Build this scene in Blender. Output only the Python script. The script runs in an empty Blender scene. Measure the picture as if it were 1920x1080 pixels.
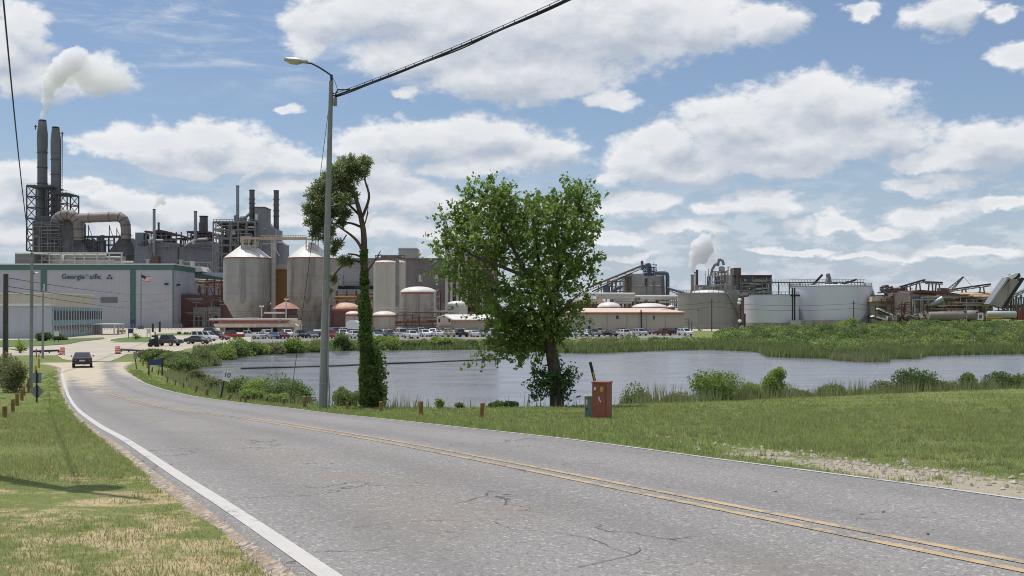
import bpy, math, random
import numpy as np
from mathutils import Vector, Matrix
R = math.radians
S = bpy.context.scene
COL = S.collection
FPX, CX, HY, EYE = 2059.0, 960.0, 590.0, 5.25      # focal length in photo pixels, centre column, horizon row, eye height
rng = np.random.default_rng(7)
random.seed(7)

# ---------------------------------------------------------------- terrain
_PY = [-40, 0, 4, 8, 12, 20, 30, 40, 50, 60, 80, 106, 130, 400]
_PD = [1.7, 1.8, 1.82, 1.86, 1.98, 2.36, 2.95, 3.6, 4.15, 4.55, 5.0, 5.23, 5.25, 5.25]
_fy = np.linspace(-40, 400, 4401)
_fd = np.interp(_fy, _PY, _PD)
_k = np.ones(41) / 41.0
_fd = np.convolve(np.pad(_fd, 20, mode='edge'), _k, mode='valid')
_fd = np.convolve(np.pad(_fd, 20, mode='edge'), _k, mode='valid')
def base_z(Y): return EYE - np.interp(Y, _fy, _fd)
def base_pt(px, py):
    ys = np.linspace(3, 135, 6000); rows = HY + FPX * (EYE - base_z(ys)) / ys
    Y = float(np.interp(-py, -rows, ys)); return ((px - CX) * Y / FPX, Y)
ZW = -0.5                                           # water level
def water_pt(px, py):
    Y = (EYE - ZW) * FPX / (py - HY); return ((px - CX) * Y / FPX, Y)
def lot_pt(px, py, z=0.0):
    Y = (EYE - z) * FPX / (py - HY); return ((px - CX) * Y / FPX, Y)
_near = [base_pt(*p) for p in [(338, 700), (400, 728), (470, 746), (560, 757), (660, 763), (780, 766), (900, 765), (1050, 760), (1200, 755), (1400, 748), (1600, 744), (1760, 740), (1920, 734), (2150, 724)]]
_near = [(x - (1.5 if i < 3 else 0) * 0 + (2.0 if i < 3 else 0.8), y + (2.5 if i < 3 else 4.5)) for i, (x, y) in enumerate(_near)]
_far = [water_pt(*p) for p in [(2150, 662), (1920, 663), (1800, 665), (1720, 667), (1700, 672), (1640, 673), (1560, 672), (1460, 669), (1440, 660), (1340, 655), (1250, 656), (1100, 662), (1000, 659), (900, 655), (760, 656), (640, 657), (540, 660), (470, 663), (420, 668), (385, 676), (366, 690)]]
LAKE = np.array(_near + _far)
def poly_sd(X, Y, P):
    X = np.asarray(X, float); Y = np.asarray(Y, float)
    d = np.full(X.shape, 1e9); ins = np.zeros(X.shape, bool)
    n = len(P)
    for i in range(n):
        ax, ay = P[i]; bx, by = P[(i + 1) % n]
        ex, ey = bx - ax, by - ay
        t = np.clip(((X - ax) * ex + (Y - ay) * ey) / (ex * ex + ey * ey + 1e-12), 0, 1)
        d = np.minimum(d, np.hypot(X - ax - t * ex, Y - ay - t * ey))
        c = (ay > Y) != (by > Y)
        xi = ax + (Y - ay) / (by - ay + 1e-12) * ex
        ins ^= c & (X < xi)
    return np.where(ins, -d, d)
def sm(a, b, x):
    t = np.clip((np.asarray(x, float) - a) / (b - a), 0, 1); return t * t * (3 - 2 * t)
def zg(X, Y):
    X = np.asarray(X, float); Y = np.asarray(Y, float)
    b = base_z(Y)
    hill = 1.95 * sm(185, 330, Y) * sm(0.20, 0.40, X / np.maximum(Y, 1))
    b = b + hill
    b = b + 0.25 * sm(11, 30, X) * sm(10, 40, Y) * sm(90, 60, Y)
    near = (Y > 5) & (Y < 215) & (X > -80) & (X < 160)
    d = np.full(X.shape, 50.0)
    if near.any():
        d[near] = poly_sd(X[near], Y[near], LAKE) if X.ndim else poly_sd(X, Y, LAKE)
    w = sm(-1.5, 4.0, d)
    z = np.where(d < 4.0, (ZW - 0.9) * (1 - w) + b * w, b)
    return z
def z1(x, y): return float(zg(np.array([x]), np.array([y]))[0])
def G(px, py):
    """where the line of sight through this photo pixel meets the ground"""
    ys = np.geomspace(4, 700, 4000)
    X = (px - CX) * ys / FPX; Z = EYE - (py - HY) * ys / FPX
    g = zg(X, ys)
    i = int(np.argmax(Z <= g)) if (Z <= g).any() else len(ys) - 1
    return Vector((float(X[i]), float(ys[i]), float(g[i])))
def P(px, py, Y): return Vector(((px - CX) * Y / FPX, Y, EYE - (py - HY) * Y / FPX))
def PX(px, Y): return (px - CX) * Y / FPX
def PZ(py, Y): return EYE - (py - HY) * Y / FPX

# ---------------------------------------------------------------- objects
def tag(o, label=None, cat=None, group=None, kind=None):
    if label: o['label'] = label
    if cat: o['category'] = cat
    if group: o['group'] = group
    if kind: o['kind'] = kind
    return o
def thing(name, label, cat, loc, group=None):
    o = bpy.data.objects.new(name, None); COL.objects.link(o); o.location = loc; o.empty_display_size = .2
    return tag(o, label, cat, group)
def root_loc(p):
    while p is not None and p.parent: p = p.parent
    return Vector(p.location) if p is not None else Vector((0, 0, 0))
def np_mesh(name, v, faces_idx, nper, smooth=False):
    me = bpy.data.meshes.new(name); v = np.asarray(v, np.float32); f = np.asarray(faces_idx, np.int32).ravel()
    nf = len(f) // nper
    me.vertices.add(len(v)); me.vertices.foreach_set('co', v.ravel())
    me.loops.add(len(f)); me.loops.foreach_set('vertex_index', f)
    me.polygons.add(nf); me.polygons.foreach_set('loop_start', np.arange(nf, dtype=np.int32) * nper)
    me.polygons.foreach_set('use_smooth', np.full(nf, smooth))
    me.update(calc_edges=True); return me
def link_mesh(name, me, mat, parent=None):
    o = bpy.data.objects.new(name, me); COL.objects.link(o)
    if mat: me.materials.append(mat)
    if parent: o.parent = parent
    return o
APART = set('side_window riser_pipe ring canopy_column support_leg trestle_leg leg wheel louvre roof_vent floodlight valve equipment_box machine_housing log corner_duct window door ring_platform steel_band insulator cable_bracket roof_plant ledge chute panel_joint rib post hanger_rod casing hopper lamp_head downpipe machine vent tower_frame opening hydraulic_leg tipping_deck corner_trim roof_band'.split())
class MB:
    """collects shapes in world coordinates; build() links them as one mesh object"""
    def __init__(s): s.v = []; s.f = []; s.sm = []; s.pc = []; s.cur = 0
    def add(s, v, f, smooth=False, cont=False):
        if not cont: s.cur += 1
        s.pc += [s.cur] * len(f); n = len(s.v); s.v += [tuple(p) for p in v]; s.f += [tuple(i + n for i in q) for q in f]; s.sm += [smooth] * len(f); return s
    def box(s, x0, x1, y0, y1, z0, z1):
        v = [(x0, y0, z0), (x1, y0, z0), (x1, y1, z0), (x0, y1, z0), (x0, y0, z1), (x1, y0, z1), (x1, y1, z1), (x0, y1, z1)]
        return s.add(v, [(0, 3, 2, 1), (4, 5, 6, 7), (0, 1, 5, 4), (1, 2, 6, 5), (2, 3, 7, 6), (3, 0, 4, 7)])
    def pbox(s, px0, px1, py0, py1, Y, D):
        """a block whose front face fills these photo pixels at distance Y, D metres deep"""
        return s.box(PX(px0, Y), PX(px1, Y), Y, Y + D, PZ(py1, Y), PZ(py0, Y))
    def prism(s, pts, y0, y1):
        """pts (x, z) extruded along Y"""
        n = len(pts); v = [(x, y0, z) for x, z in pts] + [(x, y1, z) for x, z in pts]
        return s.add(v, [tuple(range(n)), tuple(range(2 * n - 1, n - 1, -1))] + [(i, i + n, (i + 1) % n + n, (i + 1) % n) for i in range(n)])
    def pprism(s, pp, Y, D): return s.prism([(PX(a, Y), PZ(b, Y)) for a, b in pp], Y, Y + D)
    def plan(s, pts, z0, z1):
        """pts (x, y) extruded up"""
        n = len(pts); v = [(x, y, z0) for x, y in pts] + [(x, y, z1) for x, y in pts]
        return s.add(v, [tuple(range(n)), tuple(range(2 * n - 1, n - 1, -1))] + [(i, (i + 1) % n, (i + 1) % n + n, i + n) for i in range(n)])
    def lathe(s, c, prof, n=24, smooth=True):
        """prof [(r, z)] round the vertical through c"""
        v = []; f = []
        for r, z in prof:
            for k in range(n):
                a = 2 * math.pi * k / n; v.append((c[0] + r * math.cos(a), c[1] + r * math.sin(a), z))
        for j in range(len(prof) - 1):
            for k in range(n): f.append((j * n + k, j * n + (k + 1) % n, (j + 1) * n + (k + 1) % n, (j + 1) * n + k))
        m = len(prof) - 1
        s.add(v, f, smooth)
        s.add(v[:n], [tuple(range(n - 1, -1, -1))], False, True); s.add(v[m * n:], [tuple(range(n))], False, True); return s
    def tube(s, pts, rad, n=8, smooth=True):
        pts = [Vector(p) for p in pts]; m = len(pts)
        rad = rad if hasattr(rad, '__len__') else [rad] * m
        v = []; f = []; u = None
        for i, p in enumerate(pts):
            t = (pts[min(i + 1, m - 1)] - pts[max(i - 1, 0)]).normalized()
            if u is None: u = t.orthogonal().normalized()
            else: u = (u - t * u.dot(t)).normalized()
            w = t.cross(u)
            for k in range(n):
                a = 2 * math.pi * k / n; v.append(p + (u * math.cos(a) + w * math.sin(a)) * rad[i])
        for i in range(m - 1):
            for k in range(n): f.append((i * n + k, i * n + (k + 1) % n, (i + 1) * n + (k + 1) % n, (i + 1) * n + k))
        s.add(v, f, smooth); s.add(v[:n], [tuple(range(n - 1, -1, -1))], False, True); s.add(v[-n:], [tuple(range(n))], False, True); return s
    def bar(s, a, b, w):
        a = Vector(a); b = Vector(b); t = (b - a)
        if t.length < 1e-6: return s
        t.normalize(); u = t.orthogonal().normalized() if abs(t.z) > .99 else t.cross(Vector((0, 0, 1))).normalized(); q = t.cross(u)
        h = w / 2; v = [p + u * i * h + q * j * h for p in (a, b) for i, j in ((-1, -1), (1, -1), (1, 1), (-1, 1))]
        return s.add(v, [(3, 2, 1, 0), (4, 5, 6, 7), (0, 1, 5, 4), (1, 2, 6, 5), (2, 3, 7, 6), (3, 0, 4, 7)])
    def pbar(s, a, b, Y, w, Y2=None): return s.bar(P(*a, Y), P(*b, Y2 or Y), w)
    def grid_frame(s, px0, px1, py0, py1, Y, nx, ny, w, depth=6, brace=True):
        """open steel frame: columns, floors and braces on a front and a back face"""
        xs = [px0 + (px1 - px0) * i / nx for i in range(nx + 1)]; ys = [py0 + (py1 - py0) * j / ny for j in range(ny + 1)]
        off = Vector((0, depth, 0))
        for o in (Vector((0, 0, 0)), off):
            for x in xs: s.bar(P(x, py0, Y) + o, P(x, py1, Y) + o, w)
            for y in ys: s.bar(P(px0, y, Y) + o, P(px1, y, Y) + o, w)
            if brace:
                for j in range(ny):
                    i = j % nx
                    s.bar(P(xs[i], ys[j], Y) + o, P(xs[i + 1], ys[j + 1], Y) + o, w * .6)
                    s.bar(P(xs[i + 1], ys[j], Y) + o, P(xs[i], ys[j + 1], Y) + o, w * .6)
        for x in xs:
            for y in ys: s.bar(P(x, y, Y), P(x, y, Y) + off, w * .8)
        return s
    def build(s, name, mat, parent=None, bevel=0):
        if name in APART and parent is not None and 1 < len(set(s.pc)) <= 60:      # every countable piece is a part of its own
            first = None
            for p in sorted(set(s.pc)):
                m = MB(); ix = {}
                for f, q, sm_ in zip(s.f, s.pc, s.sm):
                    if q != p: continue
                    for i in f:
                        if i not in ix: ix[i] = len(m.v); m.v.append(s.v[i])
                    m.f.append(tuple(ix[i] for i in f)); m.sm.append(sm_); m.pc.append(1)
                o = m.build(name, mat, parent, bevel); first = first or o
            return first
        o = root_loc(parent)
        me = bpy.data.meshes.new(name); me.from_pydata([(x - o.x, y - o.y, z - o.z) for x, y, z in s.v], [], s.f)
        me.polygons.foreach_set('use_smooth', s.sm)
        import bmesh
        bm = bmesh.new(); bm.from_mesh(me); bmesh.ops.recalc_face_normals(bm, faces=bm.faces)
        if bevel: bmesh.ops.bevel(bm, geom=bm.edges[:], offset=bevel, segments=2, affect='EDGES', clamp_overlap=True)
        bm.to_mesh(me); bm.free(); me.update()
        return link_mesh(name, me, mat, parent)
def single(name, mb, mat, label, cat, loc=None, group=None):
    """a thing that is one mesh, its origin at its base"""
    if loc is None:
        a = np.array(mb.v); loc = (float(a[:, 0].mean()), float(a[:, 1].mean()), float(a[:, 2].min()))
    mb.v = [(x - loc[0], y - loc[1], z - loc[2]) for x, y, z in mb.v]
    o = mb.build(name, mat); o.location = loc
    return tag(o, label, cat, group)
def copy_tree(o, parent=None):
    c = o.copy(); COL.objects.link(c); c.parent = parent
    for ch in list(o.children): copy_tree(ch, c)
    return c

# ---------------------------------------------------------------- materials
def lin(r, g, b, k=1.0):
    f = lambda c: (c / 255 / 12.92 if c <= 10 else ((c / 255 + .055) / 1.055) ** 2.4) * k
    return (f(r), f(g), f(b))
class NT:
    def __init__(s, nt): s.nt = nt; s.L = nt.links
    def n(s, t, **kw):
        x = s.nt.nodes.new('ShaderNode' + t)
        for k, v in kw.items(): setattr(x, k, v)
        return x
    def put(s, sock, v):
        if hasattr(v, 'is_output') or hasattr(v, 'links'): s.L.new(v, sock)
        else: sock.default_value = v
    def math(s, op, a, b=0.0, c=0.0, clamp=False):
        x = s.n('Math', operation=op, use_clamp=clamp); s.put(x.inputs[0], a); s.put(x.inputs[1], b); s.put(x.inputs[2], c); return x.outputs[0]
    def vec(s, op, a, b=(0, 0, 0)):
        x = s.n('VectorMath', operation=op); s.put(x.inputs[0], a); s.put(x.inputs[1], b); return x.outputs['Value'] if op in ('LENGTH', 'DOT_PRODUCT', 'DISTANCE') else x.outputs[0]
    def noise(s, co, scale, detail=4, rough=.55, dist=0.0):
        x = s.n('TexNoise'); s.put(x.inputs['Vector'], co); x.inputs['Scale'].default_value = scale; x.inputs['Detail'].default_value = detail
        x.inputs['Roughness'].default_value = rough; x.inputs['Distortion'].default_value = dist; return x.outputs['Fac']
    def ramp(s, f, a, b, smooth=True):
        x = s.n('MapRange', interpolation_type='SMOOTHSTEP' if smooth else 'LINEAR'); s.put(x.inputs[0], f); x.inputs[1].default_value = a; x.inputs[2].default_value = b; return x.outputs[0]
    def mix(s, f, a, b, blend='MIX'):
        x = s.n('Mix', data_type='RGBA', blend_type=blend); s.put(x.inputs[0], f)
        s.put(x.inputs[6], a if not isinstance(a, tuple) else (*a, 1)[:4]); s.put(x.inputs[7], b if not isinstance(b, tuple) else (*b, 1)[:4]); return x.outputs[2]
    def scale(s, co, v):
        x = s.n('Mapping'); s.put(x.inputs[0], co); x.inputs['Scale'].default_value = v; return x.outputs[0]
def new_mat(name):
    m = bpy.data.materials.new(name); m.use_nodes = True; t = NT(m.node_tree); b = m.node_tree.nodes['Principled BSDF']; return m, t, b
def M(name, col, rough=.7, var=.18, scale=.6, bump=.0, streak=0.0, streak_col=None, metal=0.0, ribs=0.0, rib_axis=0, spec=.5, fine=0.0, band=0.0):
    m, t, b = new_mat(name); co = t.n('TexCoord').outputs['Object']
    n1 = t.noise(co, scale, 6, .6)
    k = t.ramp(n1, .3, .7)
    c = t.mix(k, tuple(x * (1 - var) for x in col), tuple(min(1, x * (1 + var)) for x in col))
    if streak:
        s1 = t.noise(t.scale(co, (1, 1, .06)), scale * 2.2, 5, .65)
        c = t.mix(t.math('MULTIPLY', t.ramp(s1, .45, .75), streak), c, streak_col or tuple(x * .35 for x in col))
    if band:                                         # faint horizontal lift joints
        sep = t.n('SeparateXYZ'); t.put(sep.inputs[0], co)
        w = t.math('PINGPONG', sep.outputs[2], band); c = t.mix(t.math('MULTIPLY', t.ramp(w, .18, .0), .45), c, tuple(x * .5 for x in col))
    if fine:
        n2 = t.noise(co, scale * 22, 3, .7); c = t.mix(t.math('MULTIPLY', t.ramp(n2, .35, .75), fine), c, tuple(x * .4 for x in col))
    t.L.new(c, b.inputs['Base Color']); b.inputs['Roughness'].default_value = rough; b.inputs['Metallic'].default_value = metal
    b.inputs['Specular IOR Level'].default_value = spec
    h = None
    if ribs:
        sep = t.n('SeparateXYZ'); t.put(sep.inputs[0], co)
        h = t.math('PINGPONG', t.math('ADD', sep.outputs[0], sep.outputs[1]) if rib_axis == 0 else sep.outputs[2], ribs / 2)
        h = t.math('MULTIPLY', t.ramp(h, ribs * .1, ribs * .4), .12)
    if bump:
        h2 = t.math('MULTIPLY', t.noise(co, scale * 8, 4, .6), bump); h = t.math('ADD', h, h2) if h else h2
    if h:
        bp = t.n('Bump'); bp.inputs['Strength'].default_value = .6; bp.inputs['Distance'].default_value = 1.0; t.L.new(h, bp.inputs['Height']); t.L.new(bp.outputs[0], b.inputs['Normal'])
    return m
def leaf_mat(name, c1, c2, trans=.35, tcol=None, rough=.5):
    m, t, b = new_mat(name); g = t.n('NewGeometry')
    c = t.mix(g.outputs['Random Per Island'], c1, c2)
    co = t.n('TexCoord').outputs['Object']
    c = t.mix(t.math('MULTIPLY', t.ramp(t.noise(co, .9, 3), .35, .7), .45), c, tuple(x * .62 for x in c1))
    t.L.new(c, b.inputs['Base Color']); b.inputs['Roughness'].default_value = rough; b.inputs['Specular IOR Level'].default_value = .25
    tr = t.n('BsdfTranslucent'); tc = t.mix(.5, c, tcol or tuple(min(1, x * 1.6) for x in c2)); t.L.new(tc, tr.inputs[0])
    ms = t.n('MixShader'); ms.inputs[0].default_value = trans; t.L.new(b.outputs[0], ms.inputs[1]); t.L.new(tr.outputs[0], ms.inputs[2])
    out = m.node_tree.nodes['Material Output']; t.L.new(ms.outputs[0], out.inputs[0]); return m
def leaf_quads(c, size, rg, aspect=.55, flat=0.0, droop=0.0):
    """one diamond leaf (4 corners) at every centre"""
    n = len(c); size = np.broadcast_to(size, (n,))[:, None]
    d = rg.normal(size=(n, 3)); d[:, 2] = d[:, 2] * (1 - flat) - droop; d /= np.linalg.norm(d, axis=1, keepdims=True) + 1e-9
    e = rg.normal(size=(n, 3)); e = np.cross(d, e); e /= np.linalg.norm(e, axis=1, keepdims=True) + 1e-9
    a = c - d * size * .5; q = c + d * size * .5; l = c + e * size * aspect * .5 - d * size * .05; r = c - e * size * aspect * .5 - d * size * .05
    v = np.stack([a, l, q, r], 1).reshape(-1, 3); return v, np.arange(4 * n)
def blade_tris(p, h, w, lean, rg):
    n = len(p); a = rg.uniform(0, 2 * np.pi, n); ex = np.stack([np.cos(a), np.sin(a), 0 * a], 1) * (np.broadcast_to(w, (n,)) * .5)[:, None]
    b = rg.uniform(0, 2 * np.pi, n); h = np.broadcast_to(h, (n,)); ln = np.abs(rg.normal(0, lean, n)) * h
    tip = p + np.stack([np.cos(b) * ln, np.sin(b) * ln, h], 1)
    v = np.stack([p - ex, p + ex, tip], 1).reshape(-1, 3); return v, np.arange(3 * n)
# ================================================================ ground, road, water
def axis(lo, hi, step, far, grow=1.16):
    a = list(np.arange(lo, hi, step)); s = step; x = a[-1]
    while x < far: s *= grow; x += s; a.append(x)
    s = step; x = a[0]; pre = []
    while x > -far: s *= grow; x -= s; pre.append(x)
    return np.array(pre[::-1] + a)
gx = axis(-48, 62, .8, 7000); gy_ = axis(2, 200, .8, 7000)
XX, YY = np.meshgrid(gx, gy_); ZZ = zg(XX.ravel(), YY.ravel()).reshape(XX.shape)
rough = .03 * np.sin(XX * 1.7 + YY * .6) * np.sin(YY * 1.3 - XX * .4)
ny, nx = XX.shape; idx = np.arange(ny * nx).reshape(ny, nx)
q = np.stack([idx[:-1, :-1], idx[:-1, 1:], idx[1:, 1:], idx[1:, :-1]], -1).reshape(-1, 4)
gme = np_mesh('ground', np.stack([XX, YY, ZZ], -1).reshape(-1, 3), q, 4, True)
# where soil shows between the grass (a property of the place, stored per vertex)
_LPX = [(118, 690), (118, 700), (125, 730), (140, 760), (180, 795), (240, 830), (350, 905), (430, 955), (530, 1025), (610, 1078)]
_RPX = [(225, 672), (232, 690), (260, 712), (310, 732), (400, 750), (525, 765), (640, 780), (820, 800), (1100, 832), (1350, 868), (1600, 900), (1920, 945)]
def catmull(P_, step):
    P_ = [np.array(p, float) for p in P_]; out = []
    for i in range(len(P_) - 1):
        p0 = P_[max(i - 1, 0)]; p1 = P_[i]; p2 = P_[i + 1]; p3 = P_[min(i + 2, len(P_) - 1)]
        n = max(2, int(np.linalg.norm(p2 - p1) / step))
        for k in range(n):
            t = k / n; out.append(.5 * ((2 * p1) + (-p0 + p2) * t + (2 * p0 - 5 * p1 + 4 * p2 - p3) * t * t + (-p0 + 3 * p1 - 3 * p2 + p3) * t ** 3))
    out.append(P_[-1]); return np.array(out)
def smooth_line(a, it):
    for _ in range(it):
        b = a.copy(); b[1:-1] = (a[:-2] + 2 * a[1:-1] + a[2:]) / 4; a = b
    return a
def resample(a, n):
    s = np.concatenate([[0], np.cumsum(np.linalg.norm(np.diff(a, axis=0), axis=1))]); t = np.linspace(0, s[-1], n)
    return np.stack([np.interp(t, s, a[:, 0]), np.interp(t, s, a[:, 1])], 1)
RL = [base_pt(*p) for p in _LPX]; RR = [base_pt(*p) for p in _RPX]
dl = np.array(RL[-1]) - np.array(RL[-3]); dl /= np.linalg.norm(dl); dr = np.array(RR[-1]) - np.array(RR[-3]); dr /= np.linalg.norm(dr)
RL = [(-50.5, 118.5)] + RL + [tuple(np.array(RL[-1]) + dl * 12), tuple(np.array(RL[-1]) + dl * 26)]
RR = [(-42.2, 123.5)] + RR[1:] + [tuple(np.array(RR[-1]) + dr * 10), tuple(np.array(RR[-1]) + dr * 24)]
RL = smooth_line(catmull(RL, .5), 14); RR = smooth_line(catmull(RR, .5), 14)
SPX = axis(0, 1, .5, .1)
NS = 420
edgeL, edgeR = resample(RL, NS), resample(RR, NS)
# pair the two edges by nearest point so that the road's cross lines stay square
def pair(a, b):
    out = []; j = 0
    for p in a:
        d = np.linalg.norm(b - p, axis=1); d[:j] = 1e9; j2 = int(np.argmin(d[:min(len(d), j + 60)])); j = max(j, j2); out.append(b[j])
    return smooth_line(np.array(out), 12)
edgeR2 = pair(edgeL, resample(RR, NS * 3))
edgeL0 = edgeL.copy(); _n = edgeL - edgeR2; edgeL = edgeL + _n / np.linalg.norm(_n, axis=1, keepdims=True) * .22
def zroad(x, y): return zg(x, y) + .06
def strip(name, A, B, ncol, dz, mat, label=None, cat=None, skirt=False):
    t = np.linspace(0, 1, ncol); V = A[:, None, :] * (1 - t)[None, :, None] + B[:, None, :] * t[None, :, None]
    z = zroad(V[..., 0].ravel(), V[..., 1].ravel()).reshape(V.shape[:2]) + (np.linspace(dz[0], dz[1], ncol)[None] if isinstance(dz, tuple) else dz)
    V = np.concatenate([V, z[..., None]], -1)
    if skirt:
        lo = V[:, :1].copy(); lo[..., 2] -= .16; lo[:, :, :2] += (A - B)[:, None, :] * .01; hi = V[:, -1:].copy(); hi[..., 2] -= .16; hi[:, :, :2] += (B - A)[:, None, :] * .01
        V = np.concatenate([lo, V, hi], 1)
    n, m = V.shape[:2]; ix = np.arange(n * m).reshape(n, m)
    q = np.stack([ix[:-1, :-1], ix[:-1, 1:], ix[1:, 1:], ix[1:, :-1]], -1).reshape(-1, 4)
    o = link_mesh(name, np_mesh(name, V.reshape(-1, 3), q, 4, True), mat); return tag(o, label, cat, None, 'structure')
def off(A, B, a, b):
    """two lines a and b metres in from edge A towards B"""
    d = B - A; d = d / np.linalg.norm(d, axis=1, keepdims=True); return A + d * a, A + d * b
# ---- road material: worn pale asphalt, stones, cracks, sand washed over the far end
def asphalt(name='asphalt'):
    m, t, b = new_mat(name); co = t.n('TexCoord').outputs['Object']
    big = t.noise(co, .22, 5, .6); mid = t.noise(co, 1.6, 5, .6)
    c = t.mix(t.ramp(big, .3, .7), lin(129, 126, 124), lin(139, 136, 133))
    c = t.mix(t.math('MULTIPLY', t.ramp(mid, .35, .75), .15), c, lin(126, 122, 118))
    vo = t.n('TexVoronoi', feature='F1'); t.put(vo.inputs['Vector'], co); vo.inputs['Scale'].default_value = 75
    c = t.mix(t.ramp(vo.outputs['Color'], .1, .95), t.mix(.22, c, lin(84, 82, 80)), t.mix(.16, c, lin(214, 210, 204)))
    vo2 = t.n('TexVoronoi', feature='F1'); t.put(vo2.inputs['Vector'], co); vo2.inputs['Scale'].default_value = 38
    sp = t.n('SeparateColor'); t.put(sp.inputs[0], vo2.outputs['Color'])
    c = t.mix(t.math('MULTIPLY', t.ramp(sp.outputs[0], .86, .98), .35), c, lin(222, 218, 208))
    c = t.mix(t.math('MULTIPLY', t.ramp(sp.outputs[1], .88, .98), .4), c, lin(70, 68, 66))
    # brown stains down the middle of the near lane
    st = t.noise(t.scale(co, (.5, .35, 1)), .9, 5, .6)
    at = t.n('Attribute', attribute_name='lane'); c = t.mix(t.math('MULTIPLY', t.math('MULTIPLY', at.outputs['Fac'], t.ramp(st, .38, .7)), .35), c, lin(136, 122, 106))
    wt = t.n('Attribute', attribute_name='track').outputs['Fac']; c = t.mix(t.math('MULTIPLY', wt, .30), c, lin(104, 102, 101))
    # cracks
    w = t.n('TexNoise'); t.put(w.inputs['Vector'], co); w.inputs['Scale'].default_value = 1.3; w.inputs['Detail'].default_value = 6
    wv = t.vec('ADD', co, t.vec('SCALE', t.vec('SUBTRACT', w.outputs['Color'], (.5, .5, .5)))); 
    wv.node.inputs[1].links[0].from_node.inputs['Scale'].default_value = 1.5
    cr = t.n('TexVoronoi', feature='DISTANCE_TO_EDGE'); t.put(cr.inputs['Vector'], wv); cr.inputs['Scale'].default_value = .26
    gate = t.ramp(t.noise(co, .33, 3), .5, .58)
    c = t.mix(t.math('MULTIPLY', t.math('MULTIPLY', t.ramp(cr.outputs['Distance'], .006, .0015), gate), .75), c, lin(60, 55, 50))
    # sand
    sa = t.n('Attribute', attribute_name='sand'); sn = t.noise(co, .8, 6, .65)
    sf = t.ramp(t.math('ADD', sa.outputs['Fac'], t.math('MULTIPLY', t.math('SUBTRACT', sn, .5), 1.3)), .3, .75)
    c = t.mix(t.math('MULTIPLY', sf, .85), c, t.mix(sn, lin(186, 172, 146), lin(204, 192, 168)))
    t.L.new(c, b.inputs['Base Color']); b.inputs['Roughness'].default_value = .85; b.inputs['Specular IOR Level'].default_value = .3
    bp = t.n('Bump'); bp.inputs['Strength'].default_value = .5; bp.inputs['Distance'].default_value = .012; t.L.new(vo.outputs['Distance'], bp.inputs['Height']); t.L.new(bp.outputs[0], b.inputs['Normal'])
    return m
m_asph = asphalt()
road = strip('road', edgeL, edgeR2, 24, 0, m_asph, skirt=True)
co = np.empty(len(road.data.vertices) * 3, np.float32); road.data.vertices.foreach_get('co', co); co = co.reshape(-1, 3)
ncol = 26; fr = np.tile(np.linspace(0, 1, ncol), len(co) // ncol)
a = road.data.attributes.new('sand', 'FLOAT', 'POINT')
sv = sm(52, 108, co[:, 1]) * .75 + .55 * sm(.16, .0, fr) * sm(45, 75, co[:, 1]) + .3 * sm(40, 62, co[:, 1]) * sm(.3, .0, np.abs(fr - .38)) - .35 * sm(.2, .0, np.abs(fr - .72)) * sm(60, 90, co[:, 1])
a.data.foreach_set('value', sv.astype(np.float32))
a = road.data.attributes.new('track', 'FLOAT', 'POINT'); a.data.foreach_set('value', sum(sm(.075, .0, np.abs(fr - c_)) for c_ in (.16, .42, .66, .90)).astype(np.float32))
a = road.data.attributes.new('lane', 'FLOAT', 'POINT'); a.data.foreach_set('value', (sm(.26, .05, np.abs(fr - .30))).astype(np.float32))
def paint(name, col, wear, under=lin(128, 124, 118)):
    m, t, b = new_mat(name); co = t.n('TexCoord').outputs['Object']
    n = t.noise(co, 6, 6, .7); n2 = t.noise(co, 40, 3, .7); n3 = t.noise(co, .5, 3, .5)
    f = t.ramp(t.math('ADD', t.math('MULTIPLY', n, .55), t.math('ADD', t.math('MULTIPLY', n2, .35), t.math('MULTIPLY', n3, .25))), wear, wear + .12)
    c = t.mix(t.noise(co, 2.5, 4), col, tuple(x * .86 for x in col))
    t.L.new(t.mix(f, c, under), b.inputs['Base Color']); b.inputs['Roughness'].default_value = .75; b.inputs['Specular IOR Level'].default_value = .3; return m
m_white = paint('worn_white_paint', lin(200, 196, 190), .60); m_white2 = paint('thin_white_paint', lin(190, 190, 190), .58); m_yel = paint('worn_yellow_paint', lin(192, 168, 130), .53)
cut = slice(52, None)
A1, B1 = off(edgeL0, edgeR2, -.14, .02); strip('road_edge_line', A1[cut], B1[cut], 2, .006, m_white)
A1, B1 = off(edgeR2, edgeL, .05, .14); strip('road_edge_line', A1[cut], B1[cut], 2, .006, m_white2)
_C = smooth_line(catmull([(14.5, -9.5)] + [base_pt(*p) for p in [(1900, 1075), (1640, 1020), (1400, 972), (1180, 926), (960, 880), (800, 848), (640, 818), (540, 801), (470, 790), (340, 772), (250, 752), (200, 735)]], .4), 12)
_C = resample(_C, 220); tn = np.gradient(_C, axis=0); tn /= np.linalg.norm(tn, axis=1, keepdims=True); nr = np.stack([tn[:, 1], -tn[:, 0]], 1)
for s_ in (-.14, .14):
    strip('road_centre_line', _C - nr * (.055 - s_), _C + nr * (.055 + s_), 2, .006, m_yel)
m_crack = M('crack_dirt', lin(104, 97, 90), .95, .3, 3)
m_tar = M('tar_spot', lin(62, 60, 60), .9, .2, 3)
def ribbon(name, px_pts, w, mat):
    c = catmull([base_pt(*p) for p in px_pts], .12); r_ = np.random.default_rng(len(px_pts)); c = c + r_.normal(0, .012, c.shape); tg = np.gradient(c, axis=0); tg /= np.linalg.norm(tg, axis=1, keepdims=True) + 1e-9; n_ = np.stack([tg[:, 1], -tg[:, 0]], 1); wd = (w * r_.uniform(.35, 1.3, len(c)))[:, None]
    strip(name, c - n_ * wd, c + n_ * wd, 2, .005, mat)
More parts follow.
